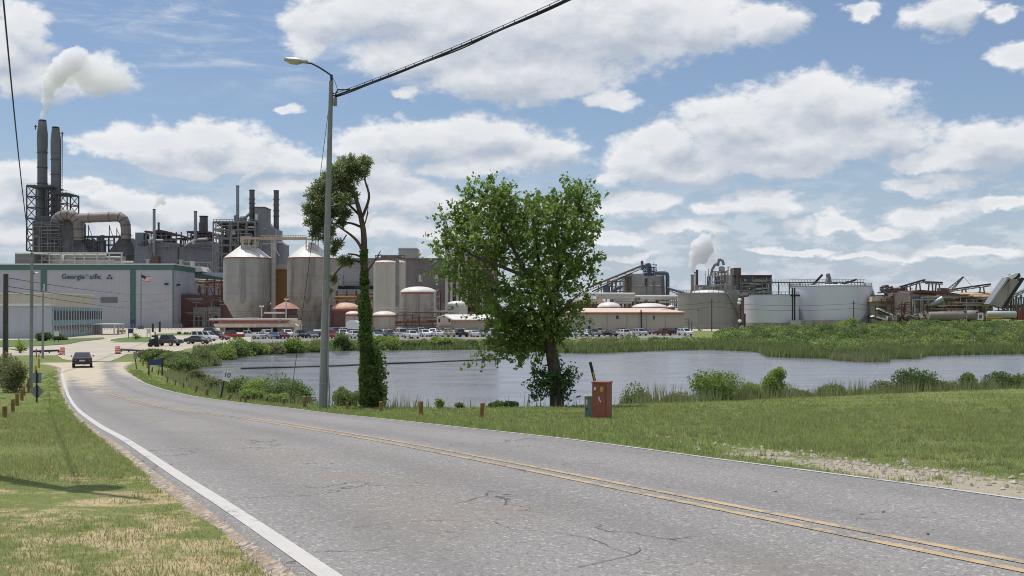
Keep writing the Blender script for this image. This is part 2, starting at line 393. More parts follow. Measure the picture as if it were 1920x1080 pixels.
for pts_ in ([(660, 1003), (700, 997), (760, 992), (815, 988), (880, 990), (930, 987), (1010, 980)], [(925, 990), (965, 1007), (1020, 1010), (1080, 1018), (1110, 1023), (1150, 1042), (1190, 1055)], [(1085, 1079), (1130, 1070), (1190, 1055), (1203, 1042)], [(850, 955), (880, 950), (912, 941)]): ribbon('road_crack', pts_, .0045, m_crack)
for x_, y_ in ((1453, 932), (1656, 972), (1740, 1015)): ribbon('road_spot', [(x_ - 6, y_), (x_, y_ + .4), (x_ + 7, y_ + .6)], .012, m_tar)
# pale gravelly shoulder beside the left edge line
def gravel_mat():
    m, t, b = new_mat('gravelly_sand'); co = t.n('TexCoord').outputs['Object']
    vo = t.n('TexVoronoi'); t.put(vo.inputs['Vector'], co); vo.inputs['Scale'].default_value = 22
    n = t.noise(co, 1.2, 5, .6)
    c = t.mix(t.ramp(vo.outputs['Color'], .1, .9), lin(120, 106, 94), lin(196, 184, 168)); c = t.mix(t.ramp(n, .35, .7), c, lin(150, 134, 116))
    t.L.new(c, b.inputs['Base Color']); b.inputs['Roughness'].default_value = .95
    bp = t.n('Bump'); bp.inputs['Strength'].default_value = .8; bp.inputs['Distance'].default_value = .03; t.L.new(vo.outputs['Distance'], bp.inputs['Height']); t.L.new(bp.outputs[0], b.inputs['Normal']); return m
m_gravel = gravel_mat()
nrm = (edgeL - edgeR2); nrm /= np.linalg.norm(nrm, axis=1, keepdims=True)
wob = (.24 + .05 * np.sin(np.arange(NS) * .31) + .04 * np.sin(np.arange(NS) * .83))[:, None]
wob = wob * (1.0 + 2.2 * sm(60, 100, edgeL[:, 1]) * (0.6 + .4 * np.sin(np.arange(NS) * .17)))[:, None]
strip('road_shoulder', edgeL + nrm * wob, edgeL - nrm * .05, 6, (-.085, -.008), m_gravel)
wob = (.14 + .05 * np.sin(np.arange(NS) * .4))[:, None] * (1 + 1.6 * sm(75, 105, edgeR2[:, 1]))[:, None]
strip('road_shoulder', edgeR2 + nrm * .05, edgeR2 - nrm * wob, 6, (-.008, -.085), m_gravel)

# ---- ground material
gv = np.stack([XX.ravel(), YY.ravel()], 1)
dRoadL = np.full(len(gv), 99.0); nearm = (np.abs(gv[:, 0]) < 70) & (gv[:, 1] < 130)
def line_dist(p, L_):
    best = np.full(len(p), 1e9)
    for a_, b_ in zip(L_[:-1:6], L_[6::6]):
        e = b_ - a_; t_ = np.clip(((p - a_) @ e) / (e @ e + 1e-9), 0, 1); best = np.minimum(best, np.linalg.norm(p - a_ - t_[:, None] * e, axis=1))
    return best
sand = np.zeros(len(gv)); x_, y_ = gv[:, 0], gv[:, 1]
dl_ = np.full(len(gv), 99.0); dr_ = np.full(len(gv), 99.0)
dl_[nearm] = line_dist(gv[nearm], edgeL); dr_[nearm] = line_dist(gv[nearm], edgeR2)
leftside = x_ < np.interp(y_, edgeL[::-1, 1], edgeL[::-1, 0])
sand += np.where(leftside, .58 * sm(24, 8, y_), 0)
# gravel wash beside the right-hand edge of the near road
wash = np.exp(-((dr_ - 1.5 - .4 * np.sin(x_ * .8)) / .8) ** 2) * sm(3.0, 4.5, x_) * sm(9, 10, y_ + x_ * .4)
rightside = x_ > np.interp(y_, edgeR2[::-1, 1], edgeR2[::-1, 0])
sand += np.where(rightside, wash * 1.15, 0)
sand += .5 * sm(1.2, .2, np.minimum(dl_, dr_)) * .5
lot_f = sm(128, 140, y_) * sm(-30, -36, x_ - 0) 
at_ = gme.attributes.new('bare', 'FLOAT', 'POINT'); at_.data.foreach_set('value', np.clip(sand, 0, 1.3).astype(np.float32))
dlake = np.full(len(gv), 60.0); nm2 = (y_ > 5) & (y_ < 215) & (x_ > -80) & (x_ < 160); dlake[nm2] = poly_sd(x_[nm2], y_[nm2], LAKE)
at_ = gme.attributes.new('mud', 'FLOAT', 'POINT'); at_.data.foreach_set('value', sm(1.6, .2, dlake).astype(np.float32))
def ground_mat():
    m, t, b = new_mat('grassy_ground'); co = t.n('TexCoord').outputs['Object']
    n1 = t.noise(co, .12, 5, .6); n2 = t.noise(co, .9, 6, .65); n3 = t.noise(co, 14, 4, .7); n4 = t.noise(co, 3.2, 6, .7)
    c = t.mix(t.ramp(n1, .35, .65), lin(108, 122, 66), lin(124, 130, 78))
    c = t.mix(t.math('MULTIPLY', t.ramp(n2, .42, .75), .6), c, lin(142, 136, 92))
    c = t.mix(t.math('MULTIPLY', t.ramp(n3, .4, .7), .55), c, lin(82, 96, 52))
    ba = t.n('Attribute', attribute_name='bare').outputs['Fac']
    f = t.ramp(t.math('ADD', ba, t.math('MULTIPLY', t.math('SUBTRACT', t.math('ADD', t.math('MULTIPLY', n2, .5), t.math('MULTIPLY', n4, .5)), .5), 2.6)), .45, .8)
    soil = t.mix(n4, lin(168, 146, 112), lin(204, 184, 150)); soil = t.mix(t.math('MULTIPLY', t.ramp(n3, .5, .75), .5), soil, lin(120, 100, 74)); sx_ = t.n('SeparateXYZ'); t.put(sx_.inputs[0], co); soil = t.mix(t.math('MULTIPLY', t.ramp(sx_.outputs[0], 1.0, 3.0), .75), soil, t.mix(n3, lin(128, 120, 108), lin(196, 188, 176)))
    c = t.mix(t.math('MULTIPLY', f, .92), c, soil)
    mu = t.n('Attribute', attribute_name='mud').outputs['Fac']; c = t.mix(t.math('MULTIPLY', mu, .8), c, lin(96, 84, 64))
    t.L.new(c, b.inputs['Base Color']); b.inputs['Roughness'].default_value = .95; b.inputs['Specular IOR Level'].default_value = .15
    bp = t.n('Bump'); bp.inputs['Strength'].default_value = .7; bp.inputs['Distance'].default_value = .06; t.L.new(t.math('ADD', n3, n4), bp.inputs['Height']); t.L.new(bp.outputs[0], b.inputs['Normal']); return m
ground = tag(link_mesh('ground', gme, ground_mat()), kind='structure')

# ---- water
def water_mat():
    m, t, b = new_mat('lake_water'); co = t.n('TexCoord').outputs['Object']
    b.inputs['Base Color'].default_value = (*lin(102, 103, 108), 1); b.inputs['IOR'].default_value = 1.33
    n = t.noise(t.scale(co, (1, 1.6, 1)), 1.1, 4, .6); n2 = t.noise(t.scale(co, (1, 2.2, 1)), .12, 3, .5)
    t.L.new(t.math('ADD', .16, t.math('MULTIPLY', t.ramp(n2, .4, .7), .12)), b.inputs['Roughness'])
    bp = t.n('Bump'); bp.inputs['Distance'].default_value = .06; t.L.new(t.math('ADD', .1, t.math('MULTIPLY', t.ramp(n2, .3, .7), .25)), bp.inputs['Strength']); t.L.new(n, bp.inputs['Height']); t.L.new(bp.outputs[0], b.inputs['Normal']); return m
wp = MB(); xs = (-60, 170); wp.add([(-60, 20, ZW), (170, 20, ZW), (170, 215, ZW), (-60, 215, ZW)], [(0, 1, 2, 3)])
tag(wp.build('lake_water', water_mat()), kind='structure')
# ================================================================ plants
L_TREE = leaf_mat('broad_leaf', lin(74, 96, 48), lin(138, 160, 82), .48)
L_DARK = leaf_mat('dark_leaf', lin(72, 92, 54), lin(104, 124, 72), .35)
L_PINE = leaf_mat('pine_needle', lin(98, 112, 76), lin(142, 152, 104), .5)
L_VINE = leaf_mat('vine_leaf', lin(82, 104, 58), lin(132, 154, 84), .45)
L_BRIGHT = leaf_mat('bright_leaf', lin(112, 134, 68), lin(154, 172, 96), .4)
L_MID = leaf_mat('mid_leaf', lin(88, 108, 64), lin(128, 146, 88), .38)
L_OLIVE = leaf_mat('olive_leaf', lin(102, 110, 72), lin(138, 142, 98), .35)
L_REED = leaf_mat('reed_blade', lin(106, 120, 76), lin(154, 156, 114), .4)
L_SEDGE = leaf_mat('sedge_blade', lin(104, 122, 72), lin(142, 152, 98), .42)
L_GRASS = leaf_mat('grass_blade', lin(112, 134, 70), lin(160, 172, 106), .48)
L_DRY = leaf_mat('dry_grass_blade', lin(116, 118, 72), lin(156, 146, 104), .4)
BARK = M('bark', lin(84, 72, 62), .95, .3, 3, bump=.05, streak=.5)
BARK2 = M('pine_bark', lin(96, 82, 70), .95, .3, 3, bump=.05, streak=.4)

def foliage_obj(name, v, f, nper, mat, parent):
    o = root_loc(parent); v = v - np.array([o.x, o.y, o.z], np.float32)
    return link_mesh(name, np_mesh(name, v, f, nper), mat, parent)
def blob_points(blobs, Y, per_m3, rg, depth_k=.9, clump=.32, kper=14, shell=.5):
    """leaf centres inside lobes given as (column, row, radius in photo pixels, metres nearer or farther)"""
    out = []
    for (bx, by, br, dy) in blobs:
        c = np.array(P(bx, by, Y + dy)); r = br * (Y + dy) / FPX
        n = max(3, int(per_m3 * r ** 2 * 4))
        d = rg.normal(size=(n, 3)); d /= np.linalg.norm(d, axis=1, keepdims=True)
        rad = r * (shell + (1 - shell) * rg.random(n)) ** .7 * rg.uniform(.55, 1.12, n)
        cc = c + d * rad[:, None] * np.array([1, depth_k, 1])
        out.append((cc[:, None, :] + rg.normal(0, clump * .5, (n, kper, 3)) * np.array([1, 1, .75])).reshape(-1, 3))
    return np.concatenate(out)

# ---------------- the broad tree on the bank
TY = 50.0
tb = G(1043, 764); tb = Vector((PX(1043, TY), TY, z1(PX(1043, TY), TY)))
tree = thing('broadleaf_tree', 'large leafy broadleaf tree with a forked trunk by the lake beside the red cabinet', 'tree', tb)
TB = [(912, 348, 20, 0), (900, 375, 26, .3), (935, 372, 36, -.5), (958, 395, 34, .6), (875, 398, 24, .5), (846, 398, 15, 0), (838, 425, 18, -.4), (868, 430, 28, .4), (828, 462, 17, .2), (850, 470, 26, -.6), (828, 496, 15, .3), (850, 505, 20, .3),
      (905, 430, 42, -1.0), (950, 440, 44, 1.0), (985, 400, 24, 0), (1008, 382, 22, -.5), (1000, 430, 40, -.8), (1030, 385, 26, .5), (1062, 362, 22, -.3), (1088, 360, 20, .4), (1108, 380, 17, 0), (1075, 392, 32, .9), (1050, 415, 38, -.9), (1102, 412, 20, .5), (1088, 440, 28, -.6), (1112, 440, 12, 0),
      (915, 480, 40, .8), (960, 500, 48, -1.2), (1010, 480, 46, 1.2), (1050, 470, 40, -.6), (1095, 478, 22, .6), (1104, 505, 18, -.3), (1075, 510, 32, .8), (880, 515, 26, -.7), (876, 548, 20, .3), (905, 540, 30, .6), (895, 575, 18, -.2), (945, 555, 42, .9), (1000, 540, 46, -1.0), (1045, 540, 36, 1.1), (1088, 545, 22, -.5), (1096, 575, 15, .2),
      (925, 590, 28, -.8), (965, 600, 34, .7), (1012, 590, 34, -.7), (1052, 585, 26, .6), (1072, 605, 17, -.2), (950, 628, 20, .4), (990, 632, 24, -.3), (1080, 590, 12, .5), (1030, 615, 22, .3),
      (908, 662, 15, .3), (925, 650, 17, -.5), (948, 645, 20, .5), (968, 655, 18, -.4), (990, 650, 18, .2), (930, 672, 9, .1), (1000, 672, 10, 0), (975, 672, 9, .3)]
rg = np.random.default_rng(11)
def spray_points(blobs, Y, per, rg, depth_k=1.3, k=18, L=(.35, .95)):
    """leaves set along short twigs that reach out and up from each lobe"""
    P_, S_ = [], []
    for bx, by, br, dy in blobs:
        c = np.array(P(bx, by, Y + dy)); r = br * (Y + dy) / FPX; n = max(3, int(per * r * r * 4))
        d = rg.normal(size=(n, 3)); d /= np.linalg.norm(d, axis=1, keepdims=True)
        s = c + d * (r * rg.uniform(.15, .92, n))[:, None] * np.array([1, depth_k, 1])
        t = d * .7 + np.array([0, 0, .5]) + rg.normal(0, .35, (n, 3)); t /= np.linalg.norm(t, axis=1, keepdims=True)
        l = rg.uniform(L[0], L[1], n); u = rg.random((n, k)) ** .8
        q = s[:, None] + t[:, None] * (u * l[:, None])[..., None] + rg.normal(0, .085, (n, k, 3)) * (1.15 - .5 * u)[..., None]
        keep = rg.random((n, k)) < rg.uniform(.45, 1, (n, 1)); P_.append(q[keep]); S_.append((rg.uniform(.75, 1.25, (n, 1)) * np.ones((n, k)))[keep])
    return np.concatenate(P_), np.concatenate(S_)
pts, psz = spray_points([(b[0], b[1] + 7, b[2], b[3]) for i, b in enumerate(TB) if i not in (27, 35, 40)] + [(1000, 640, 22, .2), (1040, 632, 24, -.4), (1022, 655, 18, .5), (1052, 650, 12, -.2), (975, 625, 24, -.2), (940, 612, 20, .4)], TY, 22, rg)
v, f = leaf_quads(pts, psz * rg.uniform(.10, .25, len(pts)), rg, .62, .1, .15)
TRB = MB()
def limb(mb, pts_, r0, r1, Y0):
    q = [P(a, b, Y0 + dy) for a, b, dy in pts_]; n = len(q)
    c = [np.array(p) for p in q]; c = catmull3(c, 5); m = len(c); mb.tube([Vector(p) for p in c], [r0 + (r1 - r0) * i / (m - 1) for i in range(m)], 8)
def catmull3(P_, k):
    out = []
    for i in range(len(P_) - 1):
        p0 = P_[max(i - 1, 0)]; p1 = P_[i]; p2 = P_[i + 1]; p3 = P_[min(i + 2, len(P_) - 1)]
        for j in range(k):
            t = j / k; out.append(.5 * ((2 * p1) + (-p0 + p2) * t + (2 * p0 - 5 * p1 + 4 * p2 - p3) * t * t + (-p0 + 3 * p1 - 3 * p2 + p3) * t ** 3))
    out.append(P_[-1]); return out
lowrow = HY + FPX * (EYE - tb.z + .25) / TY
limb(TRB, [(1043, lowrow, 0), (1044, 755, 0), (1040, 700, 0), (1032, 650, 0), (1026, 610, 0)], .36, .22, TY)
for L_ in [([(1026, 612, 0), (1010, 560, -.3), (980, 500, -.5), (945, 430, -.3), (925, 370, 0)], .17, .03), ([(1026, 615, 0), (1036, 560, .3), (1055, 480, .5), (1080, 400, .3), (1095, 355, 0)], .17, .03), ([(1015, 575, 0), (1010, 500, .6), (1005, 430, .8), (1010, 385, .5)], .12, .02),
           ([(990, 520, -.4), (940, 500, -.9), (890, 480, -.9), (850, 450, -.5), (835, 410, -.2)], .09, .02), ([(1005, 550, 0), (950, 545, .8), (900, 540, .8), (870, 525, .3)], .07, .02), ([(1042, 545, .3), (1075, 500, 1.0), (1105, 470, .8)], .08, .02), ([(1038, 600, 0), (1065, 570, -.8), (1095, 545, -.8)], .07, .015),
           ([(1033, 665, 0), (1000, 645, .3), (960, 642, .2), (920, 655, 0)], .08, .02), ([(1030, 640, 0), (1000, 610, -.6), (960, 590, -1), (930, 580, -.8)], .07, .015), ([(1055, 480, .5), (1060, 430, -.4), (1062, 375, -.4)], .07, .015), ([(960, 460, -.4), (905, 420, 0), (880, 395, .2)], .06, .015), ([(1036, 620, 0), (1062, 610, .5), (1082, 585, .5)], .06, .012), ([(1100, 545, 0), (1122, 500, .1)], .018, .006), ([(917, 360, 0), (890, 330, 0)], .012, .005)]:
    limb(TRB, *L_, TY)
TRB.build('trunk', BARK, tree)
foliage_obj('crown', v, f, 4, L_TREE, tree)
SB = [(1002, 700, 12, .2), (995, 722, 10, -.2), (1076, 705, 11, .2), (1060, 745, 12, 0), (1010, 745, 12, .2), (1036, 715, 26, -.3), (1055, 705, 18, .3), (1015, 722, 18, 0), (1043, 690, 16, .2), (1066, 722, 12, -.2), (1005, 735, 10, .1), (1068, 692, 9, 0), (1028, 738, 13, -.3), (1055, 735, 12, .2)]
pts = blob_points(SB, TY, 15, rg, 1.2, .3, 14, .4)
pts = np.concatenate([pts] + [np.array(P(1040, 715, TY)) + np.linspace(.25, 1, 26)[:, None] * (np.array([math.cos(a) * rr, math.sin(a) * rr * .9, .15 + math.sin(a * 3) * .35])) + rg.normal(0, .06, (26, 3)) for a, rr in zip(rg.uniform(0, 6.28, 26), rg.uniform(.7, 1.15, 26))])
v, f = leaf_quads(pts, rg.uniform(.13, .26, len(pts)), rg, .42, .2, .25)
foliage_obj('trunk_sprouts', v, f, 4, L_DARK, tree)

# ---------------- the pine with vine
YP = 47.0
pb = Vector((PX(690, YP), YP, z1(PX(690, YP), YP)))
pine = thing('pine_tree', 'tall bare-branched pine with a bent crown and ivy climbing its trunk beside the lamp pole', 'tree', pb)
rgp = np.random.default_rng(5)
lowp = HY + FPX * (EYE - pb.z + .25) / YP
t1 = MB()
limb(t1, [(690, lowp, 0), (688, 700, 0), (684, 600, 0), (683, 500, 0), (682, 440, 0), (676, 405, 0), (668, 375, .1), (655, 345, .2), (648, 320, .2)],   .20, .05, YP)
for L_ in [([(678, 410, 0), (692, 370, -.3), (684, 335, -.3), (690, 315, -.2)], .07, .02), ([(676, 405, 0), (650, 380, .4), (625, 360, .6), (605, 350, .5)], .06, .02), ([(670, 380, .1), (640, 385, -.5), (610, 388, -.6), (588, 385, -.5)], .05, .015), ([(682, 428, 0), (655, 418, .3), (620, 420, .5), (600, 420, .4)], .06, .015),
           ([(684, 478, 0), (668, 450, -.2), (640, 428, -.5), (612, 412, -.6)], .08, .02), ([(684, 495, 0), (660, 488, .3), (640, 500, .5), (620, 525, .5)], .06, .03), ([(686, 512, 0), (702, 490, -.2), (714, 470, -.3)], .05, .015), ([(684, 486, 0), (668, 478, .2), (652, 476, .3)], .05, .03), ([(690, 398, -.1), (684, 420, 0), (690, 390, 0), (690, 345, .2)], .03, .012), ([(650, 440, -.4), (642, 452, -.4), (636, 462, -.4)], .03, .01), ([(708, 480, -.2), (716, 476, -.2)], .02, .008)]:
    limb(t1, *L_, YP)
t1.build('trunk', BARK2, pine)
PB = [(662, 308, 20, 0), (645, 312, 18, .3), (685, 306, 14, -.2), (678, 322, 15, .3), (632, 325, 18, -.3), (655, 330, 20, .5), (640, 345, 18, .4), (615, 338, 17, .2), (600, 352, 17, -.3), (620, 360, 19, .6), (590, 370, 18, .2), (606, 380, 19, -.5), (578, 392, 14, 0), (592, 400, 17, .4), (640, 375, 20, -.6), (655, 360, 17, .2), (612, 405, 17, .5), (583, 415, 12, -.2), (632, 400, 15, .5), (648, 400, 12, -.2), (600, 425, 15, .3), (618, 432, 12, -.3), (612, 448, 11, .2), (640, 418, 10, .4), (632, 460, 10, -.4), (626, 472, 7, -.3), (655, 492, 9, .3), (590, 440, 9, 0), (625, 525, 9, .5), (615, 548, 6, .5), (640, 490, 6, .2)]
cl = []
for bx, by, br, dy in PB:                                # needle tufts: a burst of thin blades round a twig end
    r = br * YP / FPX; n = int(10 + 88 * r * r * 2.2)
    d = rgp.normal(size=(n, 3)); d /= np.linalg.norm(d, axis=1, keepdims=True)
    cl.append(np.array(P(bx, by, YP + dy * 1.3)) + d * r * rgp.uniform(.35, 1.08, n)[:, None] * np.array([1, 1.1, .85]))
cl = np.concatenate(cl); k = 16
ctr = np.repeat(cl, k, 0); d = rgp.normal(size=ctr.shape) + np.array([0, 0, .35]); d /= np.linalg.norm(d, axis=1, keepdims=True)
ln = rgp.uniform(.14, .26, len(ctr))[:, None]; e = np.cross(d, rgp.normal(size=ctr.shape)); e /= np.linalg.norm(e, axis=1, keepdims=True)
v = np.stack([ctr - e * .011, ctr + e * .011, ctr + d * ln + e * .016, ctr + d * ln - e * .016], 1).reshape(-1, 3)
foliage_obj('crown', v, np.arange(len(v)), 4, L_PINE, pine)
vp = []
for i in range(13000):
    t = rgp.random() ** .8; row = 470 + (752 - 470) * t
    w = (4.6 + 3.6 * t) * (1 + .22 * math.sin(row * .11) + .15 * math.sin(row * .31)) + 10 * max(0, t - .62) / .38 + (4 if .3 < t < .6 else 0) * rgp.random()
    cxx = 682 + 6 * t + (6 * max(0, t - .7) / .3)
    a = rgp.uniform(0, 6.28); r = w * YP / FPX * rgp.uniform(.75, 1.2)
    p = np.array(P(cxx, row, YP)); vp.append(p + np.array([math.cos(a) * r, math.sin(a) * r, rgp.normal(0, .1)]))
for i in range(1500):
    row = rgp.uniform(655, 748); p = np.array(P(702 + rgp.normal(0, 6) + (row - 655) * .1, row, YP)); vp.append(p + rgp.normal(0, .12, 3))
vp = np.array(vp); v, f = leaf_quads(vp, rgp.uniform(.10, .19, len(vp)), rgp, .8, .2, .2)
foliage_obj('climbing_vine', v, f, 4, L_VINE, pine)

# ---------------- bushes
def bush(px, base, top, w, Y, mat, label, seed, leaf=None, name='bush', group='bushes along the lake', dense=1.0, cat='bush', upright=False):
    rg = np.random.default_rng(seed); x = PX(px, Y); z0 = z1(x, Y); H = PZ(top, Y) - z0; W = w * Y / FPX
    if H < .25: H = .25
    leaf = leaf or max(.09, Y / 520)
    t = thing(name, label, cat, (x, Y, z0 - .03), group)
    nl = 7 if not upright else 9; cs = []
    for i in range(nl):
        if upright:
            h = (i + .5) / nl; c = np.array([rg.normal(0, W * .10), rg.normal(0, W * .10), H * (.12 + .8 * h)]); r = W * .46 * (1 - .62 * h)
        else:
            a = 2 * math.pi * i / nl + rg.uniform(-.4, .4); k = rg.uniform(.15, .62); hh = rg.uniform(.3, .78) * (1 - .35 * k)
            c = np.array([math.cos(a) * W * .5 * k, math.sin(a) * W * .45 * k, H * hh]); r = min(W * .33, H * .55) * rg.uniform(.7, 1.1)
        cs.append((c, r))
    n = int(dense * min(2600, max(140, 26 * (W * H + W * W * .5) / leaf ** 2 * .5)))
    per = max(8, n // nl); pts = []
    for c, r in cs:
        d = rg.normal(size=(per, 3)); d /= np.linalg.norm(d, axis=1, keepdims=True)
        q = c + d * (r * rg.uniform(.45, 1.12, per))[:, None] * np.array([1, 1, min(1.1, max(.6, H / W))]); pts.append(q)
    q = np.concatenate(pts); q[:, 2] = np.clip(q[:, 2], .04, H * 1.08)
    v, f = leaf_quads(q, rg.uniform(.75, 1.5, len(q)) * leaf, rg, .55, .1, .1)
    link_mesh('foliage', np_mesh('foliage', v, f, 4), mat, t)
    st = MB()
    for c, r in cs[:6]: st.tube([(rg.normal(0, .05), rg.normal(0, .05), -.05), (c[0] * .5, c[1] * .5, c[2] * .55), tuple(c)], [max(.012, .012 * H), max(.009, .009 * H), .006], 5)
    me = bpy.data.meshes.new('stem'); me.from_pydata(st.v, [], st.f); link_mesh('stem', me, BARK, t)
    return t
def bank_Y(px, base, push=1.6):
    return base_pt(px, base)[1] + push
# beside the road's outer bend
for i, (px, ba, to, w, m, lab) in enumerate([
    (284, 678, 656, 58, L_OLIVE, 'low olive shrub behind the small white sign at the start of the lake'),
    (318, 688, 664, 66, L_MID, 'broad leafy shrub close behind the dark blue sign board'),
    (346, 700, 670, 56, L_MID, 'rounded leafy shrub just past the dark blue sign board'),
    (372, 716, 696, 52, L_OLIVE, 'low greyish shrub between the blue sign board and the leaning white sign'),
    (404, 730, 708, 50, L_OLIVE, 'dull green shrub just before the leaning white sign'),
    (446, 742, 706, 56, L_MID, 'leafy shrub just behind the leaning white sign'),
    (486, 748, 700, 62, L_BRIGHT, 'bright broad shrub past the leaning white sign'),
    (524, 752, 698, 60, L_MID, 'tallest shrub of the thicket between the leaning sign and the lamp pole'),
    (560, 756, 712, 50, L_MID, 'shrub at the end of the thicket by the lamp pole'),
    (470, 754, 730, 46, L_BRIGHT, 'low pale shrub in front of the thicket, by the leaning white sign'),
    (520, 758, 736, 44, L_BRIGHT, 'low pale shrub in front of the thicket, halfway to the lamp pole'),
    (640, 762, 712, 26, L_OLIVE, 'thin weedy shrub between lamp pole and pine'),
    (660, 764, 728, 60, L_MID, 'grassy green shrub at the foot of the pine, lamp pole side'),
    (700, 766, 736, 54, L_BRIGHT, 'pale broad-leaved shrub at the foot of the ivy-covered pine'),
    (824, 768, 744, 20, L_BRIGHT, 'small pointed shrub at the water edge between two wooden posts'),
    (862, 768, 752, 16, L_OLIVE, 'tiny weed clump at the water edge before the last wooden post'),
    (928, 766, 748, 28, L_BRIGHT, 'small yellow-green shrub past the last wooden post'),
    (960, 766, 750, 40, L_MID, 'spiky low shrub between the last wooden post and the broad tree')]):
    Y = bank_Y(px, ba, 2.0 if px < 420 else 1.8); bush(px, ba, to - (3 if px < 600 else 0), w * (1.3 if px < 600 else 1.1), Y, m, lab, 100 + i, dense=1.3)
# beyond the grass field, this side of the lake
for i, (px, ba, to, w, m, lab, up) in enumerate([
    (1196, 758, 714, 66, L_MID, 'grey-green shrub with a tall tuft next to the red cabinet', False),
    (1268, 757, 736, 70, L_OLIVE, 'low ragged shrub between the red cabinet and the big round bush', False),
    (1342, 757, 692, 92, L_TREE, 'big round dense bush on the field edge by the lake', False),
    (1408, 754, 716, 46, L_BRIGHT, 'small light shrub between the round bush and the pointed bush', False),
    (1455, 752, 694, 54, L_BRIGHT, 'pointed bright-leaved bush beside the big round bush', True),
    (1500, 750, 730, 50, L_OLIVE, 'low straggly bush just past the pointed bright bush', False),
    (1560, 748, 722, 56, L_MID, 'flat-topped shrub midway along the far edge of the field', False),
    (1610, 747, 728, 44, L_BRIGHT, 'small yellowish shrub midway along the far edge of the field', False),
    (1662, 746, 716, 62, L_OLIVE, 'brownish ragged shrub before the dark leggy bush', False),
    (1712, 745, 692, 84, L_DARK, 'dark leggy bush with spreading top at the field edge', False),
    (1768, 743, 712, 50, L_OLIVE, 'dull shrub between the two dark leggy bushes', False),
    (1816, 741, 704, 54, L_MID, 'upright shrub near the frame edge of the field', True),
    (1872, 739, 700, 60, L_DARK, 'dark spreading bush, last but one along the field', False),
    (1916, 738, 706, 60, L_MID, 'last bush along the field edge', False)]):
    bush(px, ba, to - 3, w * 1.12, bank_Y(px, ba - 4, 2.6), m, lab, 200 + i, upright=up, group='bushes along the field edge', dense=2.3)
# on the far bank
for i, (px, ba, to, w, Y, m, lab) in enumerate([
    (300, 668, 654, 50, 118, L_MID, 'leafy bush behind the blue sign board where the drive meets the lake'), (346, 676, 656, 50, 116, L_OLIVE, 'olive bush spreading over the near tip of the lake, behind the blue sign board'), (430, 670, 645, 40, 147, L_MID, 'green bush between two bright ones on the bank below the maroon car'), (464, 668, 642, 36, 154, L_MID, 'green bush squeezed between the bright bushes below the red pickup'),
    (378, 672, 655, 44, 124, L_OLIVE, 'olive bush at the near tip of the lake below the black car'), (412, 672, 648, 42, 140, L_BRIGHT, 'bright bush on the bank below the white van'), (448, 668, 638, 46, 152, L_BRIGHT, 'tall bright bush on the bank below the red pickup'), (480, 666, 642, 34, 158, L_BRIGHT, 'bright bush on the bank below the parked white pickup'),
    (512, 664, 648, 36, 160, L_OLIVE, 'olive bush on the bank behind the white post'), (546, 661, 636, 40, 164, L_BRIGHT, 'bright bush on the bank under the cream pavilion end'), (582, 659, 644, 40, 168, L_MID, 'green bush on the bank just before the lamp pole'),
    (640, 658, 622, 22, 176, L_MID, 'slender upright bush on the bank between lamp pole and pine'), (660, 657, 640, 40, 177, L_MID, 'low green bush on the bank hard by the pine'), (724, 656, 628, 42, 180, L_BRIGHT, 'bright rounded bush on the bank past the pine'), (772, 655, 640, 40, 182, L_MID, 'dull bush on the bank below the domed grey tank'),
    (826, 655, 634, 44, 184, L_BRIGHT, 'yellow-green bush on the bank below the gabled white shed'), (880, 653, 640, 40, 186, L_MID, 'low bush on the bank near the broad tree')]):
    bush(px, ba, to - (5 if i < 7 else 2), w * 1.35, Y, m, lab, 300 + i, group='bushes on the far bank', dense=1.7)
for i, (px, to, w, Y, m, lab) in enumerate([
    (1588, 597, 40, 352, L_BRIGHT, 'round bush standing in front of the largest white tank'), (1642, 611, 18, 352, L_BRIGHT, 'small round bush at the edge of the largest white tank'), (1490, 611, 38, 330, L_MID, 'rounded bush below the gap between the two white tanks'), (1446, 612, 34, 330, L_MID, 'bush below the smaller white tank'),
    (1740, 599, 62, 322, L_MID, 'wide bush below the woodyard'), (1700, 606, 40, 318, L_BRIGHT, 'bush below the woodyard beside the widest bush'), (1790, 604, 46, 320, L_MID, 'bush below the grey tank cars'), (1838, 606, 44, 315, L_MID, 'bush below the yellow railings'), (1400, 618, 40, 300, L_BRIGHT, 'bush below the brown and white tanks'),
    (1350, 624, 36, 280, L_MID, 'bush below the big brown tank'), (1540, 618, 44, 300, L_MID, 'bush among the scrub in front of the largest tank'), (1660, 622, 50, 270, L_BRIGHT, 'pale bush among the scrub below the woodyard'), (1760, 632, 52, 235, L_BRIGHT, 'pale bush low in the scrub near the lake bend'), (1850, 632, 56, 232, L_BRIGHT, 'pale bush low in the scrub at the frame edge'), (1560, 640, 50, 210, L_MID, 'bush at the reed spit in the lake'), (1690, 642, 46, 205, L_MID, 'bush at the water just past the reed spit'),
    (1100, 642, 40, 205, L_MID, 'bush on the bank beside the broad tree under the long shed'), (1180, 641, 44, 208, L_BRIGHT, 'bush on the bank below the long cream shed'), (1270, 640, 44, 212, L_MID, 'bush on the bank below the end of the long cream shed')]):
    bush(px, 0, to - 3, w, Y, m, lab, 400 + i, leaf=Y / 620, group='bushes in the scrub beyond the lake', dense=2.2)
